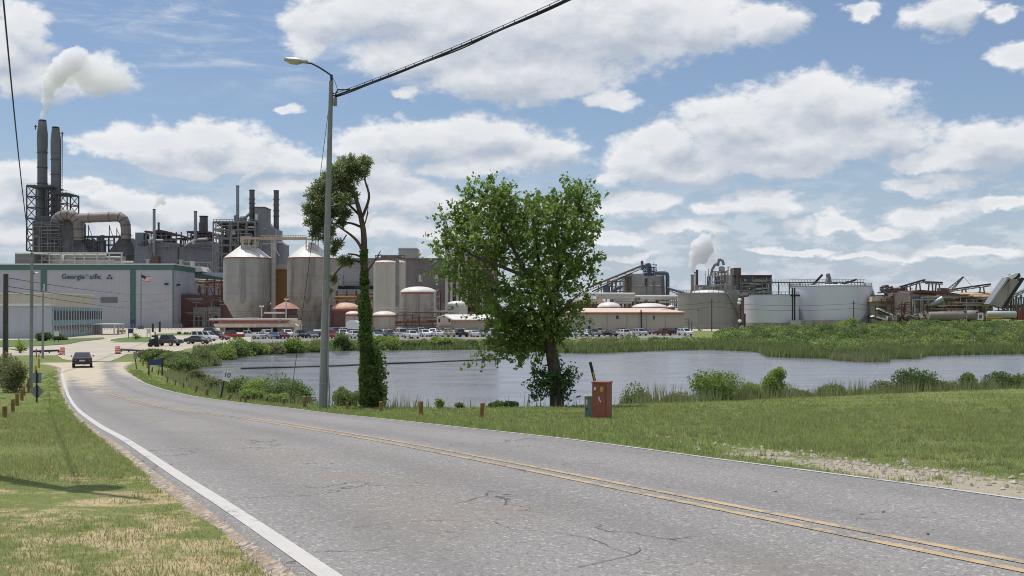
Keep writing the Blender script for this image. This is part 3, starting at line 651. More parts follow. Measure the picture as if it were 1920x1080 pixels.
# left verge
bush(6, 0, 648, 70, 74, L_OLIVE, 'big greyish bush on the verge by the dark wooden pole', 501, group='bushes on the verge', dense=1.3)
bush(26, 0, 668, 60, 66, L_OLIVE, 'low spreading bush in front of the big greyish one on the verge', 502, group='bushes on the verge', dense=1.3)
bush(84, 0, 622, 34, 215, L_DARK, 'dark little bush before the office building', 504, group='bushes by the office')
bush(112, 0, 626, 26, 222, L_DARK, 'dark bush under the office windows', 505, group='bushes by the office')
def spiky(px, base, top, Y, label, seed, z=None):
    rg = np.random.default_rng(seed); x = PX(px, Y); z0 = z1(x, Y) if z is None else z; H = PZ(top, Y) - z0
    t = thing('yucca_plant', label, 'plant', (x, Y, z0)); n = 70; v = []; f = []
    for i in range(n):
        a = rg.uniform(0, 6.28); el = rg.uniform(.1, 1.45); d = Vector((math.cos(a) * math.cos(el), math.sin(a) * math.cos(el), math.sin(el))); l = H * rg.uniform(.55, .8); b0 = Vector((0, 0, H * .3 * rg.random()))
        s_ = d.cross(Vector((0, 0, 1))).normalized() * H * .035; m_ = b0 + d * l * .5; k = len(v)
        v += [b0 - s_ * .6, b0 + s_ * .6, m_ + s_, b0 + d * l - Vector((0, 0, l * .12)), m_ - s_]; f.append((k, k + 1, k + 2, k + 3, k + 4))
    me = bpy.data.meshes.new('fronds'); me.from_pydata(v, [], f); link_mesh('fronds', me, L_BRIGHT if px < 100 else L_MID, t)
    st = MB(); st.lathe((0, 0, 0), [(H * .06, -.05), (H * .05, H * .3)], 8); me = bpy.data.meshes.new('stem'); me.from_pydata(st.v, [], st.f); link_mesh('stem', me, BARK, t)
spiky(38, 656, 627, 150, 'spiky light-green yucca by the dark wooden pole', 1)
spiky(255, 636, 619, 225, 'bushy yucca on the round traffic island', 2, .14)

# ---------------- masses nobody could count
rgm = np.random.default_rng(21)
def scatter(n, x0, x1, y0, y1, keep):
    x = rgm.uniform(x0, x1, n); y = rgm.uniform(y0, y1, n); k = keep(x, y); return x[k], y[k]
# scrub beyond the lake
def scrub_keep(x, y):
    d = poly_sd(x, y, LAKE); u = x / y
    return (d > -.5) & (y > 130) & (u > -.30) & (u < .50) & (y < np.where(u > .19, 335, np.where(u > .02, 222, np.where(u > -.18, 212, 175))) ) & ~((u < -.262) & (y > 150)) & (rgm.random(len(x)) < np.clip(1.4 - (y - 140) / 400, .3, 1))
x, y = scatter(150000, -60, 170, 130, 335, scrub_keep); d = poly_sd(x, y, LAKE)
hgt = (.12 + .5 * sm(0, 12, d)) * (.5 + .5 * np.sin(x * .23 + 2 * np.sin(y * .13)))
z = zg(x, y) + rgm.random(len(x)) ** .7 * hgt
kx = rgm.random(len(x)) < .40; parts_ = [np.stack([x[kx], y[kx], z[kx]], 1)]; tone = [np.sin(x[kx] * .07 + 1.3 * np.sin(y[kx] * .05)) * .6 + rgm.normal(0, .35, kx.sum())]; sz = [rgm.uniform(.22, .5, kx.sum()) * y[kx] / 240]
cx_, cy_ = scatter(9000, -60, 170, 132, 332, lambda x, y: scrub_keep(x, y) & (poly_sd(x, y, LAKE) > 2.0) & (rgm.random(len(x)) < np.where(x / y > .19, .34, .20)))
for ax, ay in zip(cx_, cy_):                           # rounded clumps, each with its own tone
    r = rgm.uniform(.8, 2.6) * (1.0 if ay > 225 else .62); m = int(70 * r * r / (ay / 230) ** 1.2) + 14; hh = r * rgm.uniform(.55, .95)
    dd = rgm.normal(size=(m, 3)); dd /= np.linalg.norm(dd, axis=1, keepdims=True); dd[:, 2] = np.abs(dd[:, 2]); q_ = dd * rgm.uniform(.6, 1.08, m)[:, None] * np.array([r, r, hh])
    parts_.append(q_ + np.array([ax, ay, z1(ax, ay)])); tone.append(np.full(m, rgm.normal(0, .8)) + rgm.normal(0, .15, m)); sz.append(rgm.uniform(.25, .55, m) * ay / 240)
q_ = np.concatenate(parts_); tone = np.concatenate(tone); sz = np.concatenate(sz)
for lo, hi, mt, lb in ((-9, -.45, L_DARK, 'dark green scrub scattered over the far bank of the lake'), (-.45, .15, L_MID, 'mid green scrub covering the far bank of the lake'), (.15, .75, L_BRIGHT, 'yellow-green scrub covering the far bank of the lake'), (.75, 9, L_OLIVE, 'dull olive scrub scattered over the far bank of the lake')):
    k = (tone >= lo) & (tone < hi); v, f = leaf_quads(q_[k], sz[k], rgm, .6, .05, 0)
    tag(link_mesh('scrub_vegetation', np_mesh('scrub', v, f, 4), mt), lb, 'scrub', kind='stuff')
# reeds along the far water edge and the little spit
x, y = scatter(400000, -60, 170, 120, 215, lambda x, y: (lambda d: (d > -1.6) & (d < 6) & (x / y > -.29) & (x / y < .52))(poly_sd(x, y, LAKE)))
pz = np.maximum(zg(x, y), ZW - .05)
v, f = blade_tris(np.stack([x, y, pz], 1), rgm.uniform(.5, 1.3, len(x)), rgm.uniform(.12, .3, len(x)), .25, rgm)
tag(link_mesh('reed_vegetation', np_mesh('reeds', v, f, 3), L_SEDGE), 'reeds fringing the far water edge', 'reeds', kind='stuff')
n = 1300; a = rgm.uniform(0, 6.28, n); r = rgm.random(n) ** .5; x = PX(1606, 140) + np.cos(a) * r * 3.4; y = 139 + np.sin(a) * r * 6
v, f = blade_tris(np.stack([x, y, np.full(n, ZW - .05)], 1), rgm.uniform(.4, 1.1, n), rgm.uniform(.1, .22, n), .3, rgm)
o = link_mesh('reed_clump', np_mesh('reed_clump', v - np.array([PX(1606, 140), 139, ZW]), f, 3), L_REED); o.location = (PX(1606, 140), 139, ZW)
tag(o, 'small reed clump standing out in the open water', 'reeds')
# tall grass on the near bank
x, y = scatter(160000, -34, 48, 28, 100, lambda x, y: (lambda d: (d > .1) & (d < 4.6) & (rgm.random(len(x)) < np.where(x > 6, 1.0, .55)))(poly_sd(x, y, LAKE)))
tuft = .5 + .5 * np.sin(x * 1.9 + np.sin(y * .7)) * np.sin(x * .53 + y * .3)
k = ~((x > -3.5) & (x < 5.6) & (rgm.random(len(x)) < .8)); x, y, tuft = x[k], y[k], tuft[k]
top = np.where(x > 6, 1.15, .75) * (.45 + .75 * tuft) + (base_z(y) - zg(x, y)) * .75
v, f = blade_tris(np.stack([x, y, zg(x, y)], 1), top * rgm.uniform(.45, 1.0, len(x)), rgm.uniform(.03, .07, len(x)), .16, rgm)
tag(link_mesh('tall_grass', np_mesh('tall_grass', v, f, 3), L_REED), 'tall grass along the near water edge', 'grass', kind='stuff')
# mown grass of the field and the verges
def field(n, y0, y1, side, hmin, hmax, wmin, wmax, mat, nm, lab):
    u = rgm.random(n); y = 1 / (1 / y0 + u * (1 / y1 - 1 / y0)) ; y = y0 * (y1 / y0) ** u
    if side < 0: x = rgm.uniform(-.56, .05, n) * y
    else: x = rgm.uniform(-.52, .56, n) * y
    eL = np.interp(y, edgeL[::-1, 1], edgeL[::-1, 0]); eR = np.interp(y, edgeR2[::-1, 1], edgeR2[::-1, 0])
    p2 = np.stack([x, y], 1)
    if side < 0:
        k = x < eL - .12
    else:
        k = x > eR + .10
    x, y = x[k], y[k]; d = poly_sd(x, y, LAKE); k = d > 2.5; x, y = x[k], y[k]
    if side < 0:
        bare = .5 + .5 * np.sin(x * 2.1 + 1.7 * np.sin(y * 1.3)) * np.sin(y * 2.7 + x); k = rgm.random(len(x)) < np.clip(.55 + .45 * sm(9, 16, y) + .45 * (bare - .5), .15, 1)
    else:
        dr = line_dist(np.stack([x, y], 1), edgeR2); ws = np.exp(-((dr - 1.5 - .4 * np.sin(x * .8)) / .75) ** 2) * sm(3.0, 4.5, x)
        k = rgm.random(len(x)) > np.clip(ws * 1.9, 0, .96)
    x, y = x[k], y[k]
    near_e = 1.0
    h = rgm.uniform(hmin, hmax, len(x)) * (1 + .5 * np.sin(x * .9 + y * .5) * np.sin(y * .8 - x * .3)) * np.clip(y / 14, .9, 1.7)
    w = rgm.uniform(wmin, wmax, len(x)) * np.clip(y / 11, .8, 5)
    v, f = blade_tris(np.stack([x, y, zg(x, y) - .01], 1), h, w, .8, rgm)
    tag(link_mesh('grass', np_mesh(nm, v, f, 3), mat), lab, 'grass', kind='stuff')
field(210000, 7, 75, -1, .018, .05, .006, .012, L_GRASS, 'verge_grass', 'green grass on the verge with the wooden posts and the sign')
field(110000, 7, 40, -1, .015, .05, .006, .013, L_DRY, 'verge_grass', 'dry grass on the verge with bare sandy patches')
field(300000, 9, 95, 1, .025, .065, .007, .014, L_GRASS, 'field_grass', 'green grass of the field between road and lake')
field(80000, 9, 60, 1, .025, .07, .007, .014, L_DRY, 'field_grass', 'dry grass mixed into the field between road and lake')
# weeds and taller tufts along the road edges and in the field
def tufts(n, pick, hmin, hmax, mat, lab):
    c = pick(n); k = 22; p = np.repeat(c, k, 0) + rgm.normal(0, .045, (len(c) * k, 2)) * np.repeat(rgm.uniform(.6, 2.2, (len(c), 1)), k, 0); s_ = np.repeat(rgm.uniform(.5, 1.2, len(c)), k)
    v, f = blade_tris(np.stack([p[:, 0], p[:, 1], zg(p[:, 0], p[:, 1])], 1), rgm.uniform(hmin, hmax, len(p)) * s_, rgm.uniform(.007, .014, len(p)) * np.clip(p[:, 1] / 12, .8, 4), .55, rgm)
    tag(link_mesh('weed_grass', np_mesh('weeds', v, f, 3), mat), lab, 'grass', kind='stuff')
def by_left(n): i = rgm.integers(60, NS, n); return edgeL[i] + nrm[i] * rgm.gamma(2.0, .28, n)[:, None] + nrm[i] * .12 + rgm.normal(0, .12, (n, 2))
def by_right(n): i = rgm.integers(60, NS, n); p = edgeR2[i] - nrm[i] * (.15 + rgm.gamma(2.0, .35, n))[:, None] + rgm.normal(0, .12, (n, 2)); return p[(p[:, 0] < 3.2) | (rgm.random(n) < .12)]
def in_field(n):
    y = 10 * (5.0 ** rgm.random(n)); x = rgm.uniform(-.1, .56, n) * y; p = np.stack([x, y], 1); return p[(x > np.interp(y, edgeR2[::-1, 1], edgeR2[::-1, 0]) + np.where(x > 3, 2.6, .8)) & (poly_sd(x, y, LAKE) > 3)]
tufts(420, by_left, .04, .10, L_GRASS, 'weedy tufts along the verge side of the road'); tufts(1300, by_right, .06, .16, L_GRASS, 'weedy tufts along the lake side of the road')
tufts(1500, in_field, .04, .12, L_REED, 'seedy taller tufts scattered over the field'); tufts(1200, in_field, .04, .11, L_GRASS, 'greener tufts scattered over the field')
# stones of the washed-out shoulder
n = 13000; i_ = rgm.integers(0, NS, n); base = edgeR2[i_] - nrm[i_] * (1.5 + rgm.normal(0, .5, n))[:, None]
k = (base[:, 0] > 2.8) & (rgm.random(n) < sm(2.6, 5, base[:, 0])); base = base[k] + rgm.normal(0, .1, (k.sum(), 2)); st = MB()
for x, y in base:
    r = .010 + .045 * rgm.random() ** 2.5; z = z1(x, y) + .06 * 0 + r * .2; a = rgm.uniform(0, 3)
    st.v += [(x + math.cos(a) * r, y + math.sin(a) * r, z), (x - math.sin(a) * r, y + math.cos(a) * r * .8, z), (x - math.cos(a) * r * 1.2, y - math.sin(a) * r, z), (x + math.sin(a) * r, y - math.cos(a) * r, z), (x, y, z + r * .8), (x, y, z - r)]
    b = len(st.v) - 6; st.f += [(b, b + 1, b + 4), (b + 1, b + 2, b + 4), (b + 2, b + 3, b + 4), (b + 3, b, b + 4)]; st.sm += [False] * 4
m_stone = M('pale_stone', lin(170, 162, 150), .9, .55, 9)
tag(st.build('gravel', m_stone), 'stones washed out beside the road', 'gravel', kind='stuff')
# ================================================================ road-side things
m_conc = M('weathered_concrete_pole', lin(140, 141, 136), .9, .12, 1.2, streak=.25, bump=.01)
m_alu = M('dull_aluminium', lin(178, 174, 168), .45, .08, 4, metal=.6)
m_dkmetal = M('dark_metal', lin(54, 54, 56), .5, .15, 3, metal=.4)
m_black = M('black_cable', lin(30, 30, 34), .6, .1, 5)
m_white = M('white_enamel', lin(226, 226, 222), .45, .05, 3)
m_lens = M('lamp_glass', lin(190, 180, 150), .25, .05, 3)
m_wood = M('weathered_wood', lin(150, 120, 74), .9, .25, 5, streak=.6, bump=.03)
m_woodtop = M('cut_wood_end', lin(170, 126, 84), .9, .25, 9)
m_dkwood = M('dark_creosoted_wood', lin(84, 78, 74), .9, .2, 3, streak=.5)
m_sign_back = M('bare_sign_metal', lin(140, 142, 144), .4, .08, 5, metal=.5)
m_gal = M('galvanised_steel', lin(150, 152, 152), .45, .1, 5, metal=.5)

# ---- lamp pole
bx, YL = base_pt(605, 767); zl = z1(bx, YL)
lp = thing('street_lamp', 'tall tapered concrete lamp pole standing at the grass edge beside the pine', 'lamp pole', (bx, YL, zl))
top = P(621, 152, YL); A = Vector((bx, YL, zl - .3)); mb = MB()
mb.tube([A, A.lerp(top, .5), top], [.19, .135, .085], 8, False); mb.build('pole', m_conc, lp)
mb = MB(); mb.tube([P(621.5, 156, YL), P(621.5, 140, YL)], .055, 8); mb.tube([P(621.5, 142, YL), P(612, 135, YL), P(598, 126, YL), P(584, 119, YL), P(574, 117.5, YL)], .035, 8); mb.build('mast_arm', m_dkmetal, lp)
hd = MB(); c0 = P(577, 117.5, YL); c1_ = P(533, 112.5, YL); n = 9; v = []; f = []; k = 14
for i in range(n):
    t = i / (n - 1); c = c0.lerp(c1_, t); w = .07 + .13 * math.sin(min(1, t * 1.25 + .1) * math.pi * .56) if t < .98 else .05; h = .06 + .10 * math.sin(min(1, t * 1.1 + .12) * math.pi * .75)
    for j in range(k):
        a = 2 * math.pi * j / k; zz = math.sin(a) * h * (1.0 if math.sin(a) > 0 else .35); v.append((c.x, c.y + math.cos(a) * w, c.z + zz))
for i in range(n - 1):
    for j in range(k): f.append((i * k + j, i * k + (j + 1) % k, (i + 1) * k + (j + 1) % k, (i + 1) * k + j))
f += [tuple(range(k)), tuple(range((n - 1) * k, n * k))]; hd.add(v, f, True); h_ = hd.build('lamp_head', m_alu, lp)
ln = MB(); q = [c0.lerp(c1_, t) + Vector((0, 0, -.03)) for t in (.3, .45, .6, .75, .9)]
v = []; f = []
for i, c in enumerate(q):
    for j in range(8):
        a = math.pi * j / 7; v.append((c.x, c.y + math.cos(a) * .15, c.z - math.sin(a) * (.11 if 0 < i < 4 else .04)))
for i in range(4):
    for j in range(7): f.append((i * 8 + j, i * 8 + j + 1, i * 8 + j + 9, i * 8 + j + 8))
ln.add(v, f, True); ln.build('lens', m_lens, h_)
mb = MB(); a = P(628.5, 195, YL); mb.lathe((a.x, a.y - .02), [(.07, PZ(199, YL)), (.085, PZ(197, YL)), (.085, PZ(184, YL)), (.05, PZ(182, YL))], 10); mb.build('junction_box', m_conc, lp)
mb = MB()
for r in (176, 180): mb.bar(P(622, r, YL), P(627, r - 1, YL), .05)
mb.build('cable_bracket', m_dkmetal, lp)
mb = MB(); pts = [P(612 + 1.5, 560, YL), P(611.5, 640, YL), P(610.5, 690, YL), P(613.5, 735, YL), P(612, 768, YL)]
mb.tube([p + Vector((.12, -.16, 0)) for p in pts], .035, 6); mb.build('conduit', m_gal, lp)
mb = MB()
for r in (300, 420, 520, 643, 708): p = A.lerp(top, (768 - r) / 616); mb.lathe((p.x, p.y), [(.197 - .108 * (768 - r) / 616, p.z), (.197 - .108 * (768 - r) / 616, p.z + .04)], 8, False)
mb.build('steel_band', m_gal, lp)
gp = P(616, 205, YL); ga = G(543, 762)
mb = MB(); mb.tube([gp, gp.lerp(ga, .5) + Vector((0, 0, -.25)), ga], .012, 5); single('guy_wire', mb, m_dkmetal, 'thin guy wire slanting from the lamp pole down into the shrubs', 'wire', tuple(ga))
# bundled cable to a pole outside the picture
s0 = P(628, 178, YL); pb_ = Vector((18.5, 12.4, 0)); e0 = Vector((18.5, 12.4, 18.6)); N = 70
def sag(a, b, d, N): return [a.lerp(b, i / N) - Vector((0, 0, 4 * d * (i / N) * (1 - i / N))) for i in range(N + 1)]
cab = sag(s0, e0, .9, N)
oc = thing('overhead_cable', 'thick lashed overhead cable rising from the lamp pole towards the clouds', 'cable', tuple(s0))
mb = MB(); mb.tube([p + Vector((0, 0, .06)) for p in cab], .012, 5); mb.build('carrier_wire', m_dkmetal, oc)
mb = MB(); mb.tube([p - Vector((0, 0, .035)) for p in cab], .038, 6); mb.tube([p + Vector((.03 * math.sin(i * .9), .03 * math.cos(i * .9), -.085 - .015 * math.sin(i * .55))) for i, p in enumerate(cab)], .026, 6); mb.build('cable_bundle', m_black, oc)
mb = MB()
for i in range(2, N): mb.bar(cab[i] + Vector((0, 0, .07)), cab[i] - Vector((0, 0, .06)), .02)
mb.build('hanger', m_dkmetal, oc)
mb = MB(); b0 = P(628, 184, YL); mb.tube([b0, P(630, 174, YL), P(634, 168, YL), cab[2]], .03, 6); mb.tube([P(624, 146, YL), P(629, 156, YL), P(633, 169, YL)], .012, 5); mb.build('drip_loop', m_black, oc)
def far_pole(loc, H, r, mat, label, arm=True, name='utility_pole'):
    t = thing(name, label, 'pole', loc); x, y, z = loc; mb = MB(); mb.tube([(x, y, z - .3), (x, y, z + H)], [r, r * .7], 8); mb.build('pole', mat, t)
    if arm:
        mb = MB(); mb.bar((x - 1.1, y + .8, z + H - .5), (x + 1.1, y - .8, z + H - .5), .12); mb.build('cross_arm', mat, t)
        mb = MB(); mb.lathe((x + .35, y + .1), [(.26, z + H - 2.2), (.28, z + H - 2.1), (.28, z + H - 1.3), (.2, z + H - 1.25)], 12); mb.build('transformer', m_gal, t)
    return t
far_pole((18.5, 12.4, z1(18.5, 12.4)), 15.5, .2, m_conc, 'concrete pole carrying the lashed cable, outside the picture', False)
lx, ly = -6.98, 14.35; lz = z1(lx, ly)
far_pole((lx, ly, lz), 10.0, .15, m_dkwood, 'wooden pole with transformer whose shadow lies on the verge')
# ---- poles on the verge
pB = G(58, 730); YB = pB.y
t = thing('utility_pole', 'slim pale concrete pole rising behind the warning sign on the verge', 'pole', tuple(pB)); mb = MB(); mb.tube([pB - Vector((0, 0, .3)), P(60, 474, YB)], [.125, .10], 8, False); mb.build('pole', m_conc, t)
mb = MB(); mb.bar(P(61, 513, YB), P(66, 512, YB), .05); mb.build('bracket_arm', m_dkmetal, t)
mb = MB(); mb.lathe((PX(69, YB), YB), [(.03, PZ(513.5, YB)), (.12, PZ(512.5, YB)), (.10, PZ(511, YB)), (.04, PZ(510, YB))], 10); mb.build('lamp_head', m_white, t)
wtop = Vector((lx, ly, lz + 9.9)); wend = P(59.5, 477, YB); ow = sag(wtop, wend, 1.1, 60)
mb = MB(); mb.tube(ow, .021, 5); single('overhead_wire', mb, m_black, 'dark overhead wire dropping past the two tall chimneys to the slim pale pole', 'wire', tuple(wend))
YA = 78.0; xa = PX(10, YA)
t = thing('utility_pole', 'thick dark wooden pole standing in the greyish bush', 'pole', (xa, YA, z1(xa, YA))); mb = MB(); mb.tube([(xa, YA, z1(xa, YA) - .3), P(11, 514, YA)], [.21, .17], 10); mb.build('pole', m_dkwood, t)
mb = MB()
for r in (520, 537, 546): mb.bar(P(8, r, YA), P(15, r, YA), .07)
mb.build('insulator', m_gal, t)
YC = 132.0; xc = PX(80, YC)
t = thing('street_lamp', 'slim grey lamp pole with short curved arm near the office building', 'lamp pole', (xc, YC, z1(xc, YC))); mb = MB(); mb.tube([(xc, YC, -.3), P(81, 540, YC)], [.16, .10], 8); mb.build('pole', M('grey_paint', lin(150, 150, 150), .6, .1, 2), t)
mb = MB(); mb.tube([P(81, 550, YC), P(83, 540, YC), P(82.5, 533, YC), P(82, 531, YC)], .07, 6); mb.build('lamp_arm', m_white, t)
for r0, r1 in ((521, 543), (537, 556), (546, 570)):
    mb = MB(); mb.tube(sag(P(14, r0, YA), P(338, r1, 424), 1.6, 30), .03, 4); single('overhead_wire', mb, m_black, {521: 'topmost wire crossing the white hall below the lettering', 537: 'middle wire crossing the white hall', 546: 'lowest wire crossing the white hall over the louvre'}[r0], 'wire', group='wires across the white hall')
# ---- wooden posts
def post(px, base, top, w, label, group, lean=0.0, yellow=False):
    x, Y = base_pt(px, base); z = z1(x, Y); H = (base - top) * Y / FPX; r = w * Y / FPX / 2
    t = thing('wooden_post', label, 'post', (x, Y, z), group); d = Vector((math.sin(R(lean)), 0, math.cos(R(lean)))); b = Vector((x, Y, z))
    mb = MB(); mb.tube([b - d * .15, b + d * (H - .02)], [r, r * .97], 9); mb.build('shaft', m_yelpost if yellow else m_wood, t)
    mb = MB(); mb.tube([b + d * (H - .02), b + d * H], [r * .99, r * .9], 9); mb.build('top_face', m_woodtop, t)
m_yelpost = M('faded_yellow_paint', lin(196, 172, 60), .8, .2, 6, streak=.3)
far_g = 'wooden posts between bend and lake'
for i, (px, b, tp, w, ln_, lab) in enumerate([
    (902, 784, 755, 9, 6, 'wooden post leaning sideways, last of the row before the red cabinet'), (789, 779, 752, 9, 0, 'square-topped wooden post between the pine and the leaning last post'), (714, 773, 753, 7, 0, 'short wooden post at the weeds just past the pine'), (651, 770, 754, 6, 0, 'small wooden post half hidden in weeds between lamp pole and pine'),
    (571, 767, 743, 8, 0, 'stout wooden post just before the lamp pole'), (531, 762, 747, 6, 5, 'thin wooden post among tall grass before the stout post'), (460, 756, 742, 5, 3, 'wooden post just past the leaning white sign'), (451, 755, 744, 3, 0, 'thin dark stub beside the post past the leaning sign'), (427, 752, 737, 5, 26, 'badly tilted wooden post at the foot of the leaning white sign'),
    (388, 744, 728, 5.5, 2, 'wooden post just before the leaning white sign'), (367, 738, 722, 4.5, 8, 'slightly tilted wooden post, second before the leaning white sign'), (344, 730, 717, 3.5, 0, 'dark wooden post third before the leaning white sign'), (329, 724, 712, 3, 3, 'wooden post midway between blue board and leaning sign'), (314, 717, 706, 3, 0, 'wooden post just past the blue board'),
    (297, 703, 694, 2.6, 0, 'small post just behind the blue board'), (285, 698, 688, 3, 5, 'small tilted post behind the legs of the blue board'), (276, 690, 682, 2.4, 0, 'small post between white sign and blue board'), (268, 686, 676, 2.6, 0, 'small post just past the small white sign'), (263, 679, 673, 2.2, 0, 'tiny post beside the small white sign')]):
    post(px, b, tp, w, lab, far_g, ln_)
for px, b, tp, w, lab, yl in [(9, 784, 761, 9, 'first and biggest wooden post of the verge row', 0), (24, 773, 748, 7.5, 'second wooden post along the verge row', 0), (32, 761, 737, 7, 'third wooden post along the verge row', 0), (41, 751, 729, 6.5, 'fourth wooden post along the verge row', 0), (45, 742, 724, 5, 'fifth wooden post along the verge row', 0), (54, 736, 709, 5, 'post close by the foot of the slim pale pole', 0), (51, 726, 719, 4, 'low stub by the slim pale pole', 0),
                       (67, 702, 686, 5, 'yellow post just above the warning sign', 1), (73, 690, 672, 4.5, 'yellow post farther along behind the warning sign', 1), (68, 668, 652, 2.2, 'thin reddish post at the road corner', 0), (73, 664, 657, 2, 'tiny reddish post at the road corner', 0)]:
    post(px, b, tp, w, lab, 'wooden posts on the verge', 0, yl)
# ---- signs
def flat(pts, Y, th=.02): return MB().pprism(pts, Y, th)
bs = G(69, 755); YS = bs.y; t = thing('warning_sign', 'back of a diamond warning sign with a square plate on one post', 'road sign', tuple(bs))
mb = MB(); mb.bar(bs - Vector((0, 0, .2)), P(68.5, 694, YS), .06); mb.build('post', m_black, t)
flat([(69, 720), (83, 734), (69, 748), (55, 734)], YS + .05).build('diamond_plate', m_sign_back, t); flat([(60.5, 699), (77.5, 699), (77.5, 718), (60.5, 718)], YS + .05).build('square_plate', m_sign_back, t)
b3 = G(256, 692); Y3 = b3.y; t = thing('road_sign', 'small white sign on a thin post where the lake begins', 'road sign', tuple(b3))
mb = MB(); mb.bar(b3, P(253.5, 672, Y3), .07); mb.build('post', m_dkmetal, t); flat([(250, 660), (257.5, 660), (257.5, 673), (250, 673)], Y3 - .05).build('plate', m_sign_back, t)
b4 = G(279, 704); Y4 = b4.y; t = thing('sign_board', 'wide dark blue sign board on two dark legs in the verge grass', 'sign board', tuple(b4))
m_blue = M('dark_blue_paint', lin(44, 66, 112), .4, .1, 3)
flat([(279.5, 674), (304, 674), (304, 685), (279.5, 685)], Y4 - .05, .05).build('panel', m_blue, t)
for x_, r in ((279, 705), (304, 706)):
    mb = MB(); mb.bar(P(x_, r, Y4 + .04), P(x_ + .4, 673, Y4 + .04), .09); mb.build('leg', m_black, t)
b5 = G(412, 748); Y5 = b5.y; t = thing('speed_sign', 'white speed limit sign marked 10 on a leaning dark post', 'road sign', tuple(b5))
mb = MB(); mb.bar(b5 - Vector((0, 0, .2)), P(424.5, 694, Y5), .065); mb.build('post', m_black, t)
pl = flat([(419.5, 694), (434, 696), (431, 716), (416.5, 713.5)], Y5 - .07).build('plate', m_white, t)
def lettering(txt, size, loc, rot, mat, parent, name='lettering', extr=.01):
    c = bpy.data.curves.new(name, 'FONT'); c.body = txt; c.size = size; c.extrude = extr; c.align_x = 'CENTER'; c.align_y = 'CENTER'; c.materials.append(mat)
    o = bpy.data.objects.new(name, c); COL.objects.link(o); bpy.context.view_layer.update()
    me = bpy.data.meshes.new_from_object(o.evaluated_get(bpy.context.evaluated_depsgraph_get())); bpy.data.objects.remove(o)
    o = bpy.data.objects.new(name, me); COL.objects.link(o)
    o.parent = parent; o.location = Vector(loc) - root_loc(parent); o.rotation_euler = rot; return o
lettering('10', 9.5 * Y5 / FPX * 1.35, P(426.0, 703.5, Y5 - .085), (R(90), R(12), 0), m_black, pl, extr=.004)
# ---- the red cabinet and the green pedestal
m_red = M('faded_red_paint', lin(152, 84, 70), .6, .14, 1.6, streak=.35, streak_col=lin(128, 84, 66))
m_green = M('grey_green_paint', lin(112, 132, 120), .55, .12, 2, streak=.3)
cb = G(1131, 787); t = thing('utility_cabinet', 'faded red metal utility cabinet standing in the grass near the lake', 'utility cabinet', tuple(cb)); YCb = cb.y
W_, D_, H_ = .50, .62, 70.5 * YCb / FPX; ang = R(-24 - 4.5)
def rotbox(mb, x0, x1, y0, y1, z0, z1_, o, a):
    n = len(mb.v); mb.box(x0, x1, y0, y1, z0, z1_); ca, sa = math.cos(a), math.sin(a)
    for i in range(n, len(mb.v)): x, y, z = mb.v[i]; mb.v[i] = (o.x + x * ca - y * sa, o.y + x * sa + y * ca, o.z + z)
    return mb
W_ = 26.5 * YCb / FPX / math.cos(ang) ; o_ = Vector((PX(1137.5, YCb), YCb, cb.z)); aa = -ang - R(9)
aa = R(24)
def cabbox(x0, x1, y0, y1, z0, z1_, nm, mat, bev=.008, par=None): mb = MB(); rotbox(mb, x0, x1, y0, y1, z0, z1_, o_, -aa); return mb.build(nm, mat, par or t, bev)
Wf = 26.5 * YCb / FPX / math.cos(aa); Ds = 15 * YCb / FPX / math.sin(aa + R(5))
cabbox(-Wf, 0, 0, Ds, -.05, H_ - .05, 'body', m_red)
cabbox(-Wf - .02, .02, -.025, Ds + .02, H_ - .05, H_, 'lid', m_red)
d_ = cabbox(-Wf + .03, -.03, -.015, .003, .10, H_ - .09, 'door', m_red)
mb = MB(); v0 = len(mb.v)
def cp(x, y, z): ca, sa = math.cos(-aa), math.sin(-aa); return Vector((o_.x + x * ca - y * sa, o_.y + x * sa + y * ca, o_.z + z))
mb.bar(cp(-Wf * .50, -.04, H_ * .56), cp(-Wf * .36, -.04, H_ * .46), .028); mb.bar(cp(-Wf * .5, -.02, H_ * .60), cp(-Wf * .5, -.045, H_ * .56), .03); mb.build('handle', m_white, d_)
cabbox(-Wf * .42, -Wf * .22, -.02, -.013, H_ * .74, H_ * .86, 'warning_label', m_yelpost, 0, d_); cabbox(-Wf * .85, -Wf * .73, -.02, -.013, H_ * .78, H_ * .86, 'warning_label', m_white, 0, d_)
g_ = G(1104, 785); t = thing('utility_pedestal', 'grey-green metal pedestal box close beside the red cabinet', 'utility box', tuple(g_)); Yg = g_.y
mb = MB(); mb.box(PX(1097, Yg), PX(1111, Yg), Yg, Yg + .3, g_.z - .05, PZ(744, Yg)); mb.build('body', m_green, t, .008)
mb = MB(); mb.box(PX(1096.5, Yg), PX(1111.3, Yg), Yg - .01, Yg + .31, PZ(744, Yg), PZ(741.5, Yg)); mb.build('lid', M('pale_green_paint', lin(196, 200, 184), .5, .1, 3), t, .006)
mb = MB(); mb.pbox(1098.3, 1101.5, 749, 760, Yg - .006, .006); mb.build('label_plate', m_white, t); mb = MB(); mb.pbox(1099, 1102, 765, 768, Yg - .012, .012); mb.build('lock', m_dkmetal, t)
Ym = YCb + 1.3; mk = Vector((PX(1134, Ym), Ym, z1(PX(1134, Ym), Ym))); t = thing('marker_post', 'leaning black and yellow marker post sticking up behind the red cabinet', 'marker post', tuple(mk))
tp_ = P(1106.5, 679, Ym); mb = MB(); mb.bar(mk - Vector((0, 0, .1)), tp_, .085); mb.build('post', m_black, t); mb = MB(); a_, b_ = mk.lerp(tp_, .60), mk.lerp(tp_, .82); n_ = Vector((0, -.05, 0)); mb.bar(a_ + n_, b_ + n_, .035); mb.build('yellow_strip', m_yelpost, t)
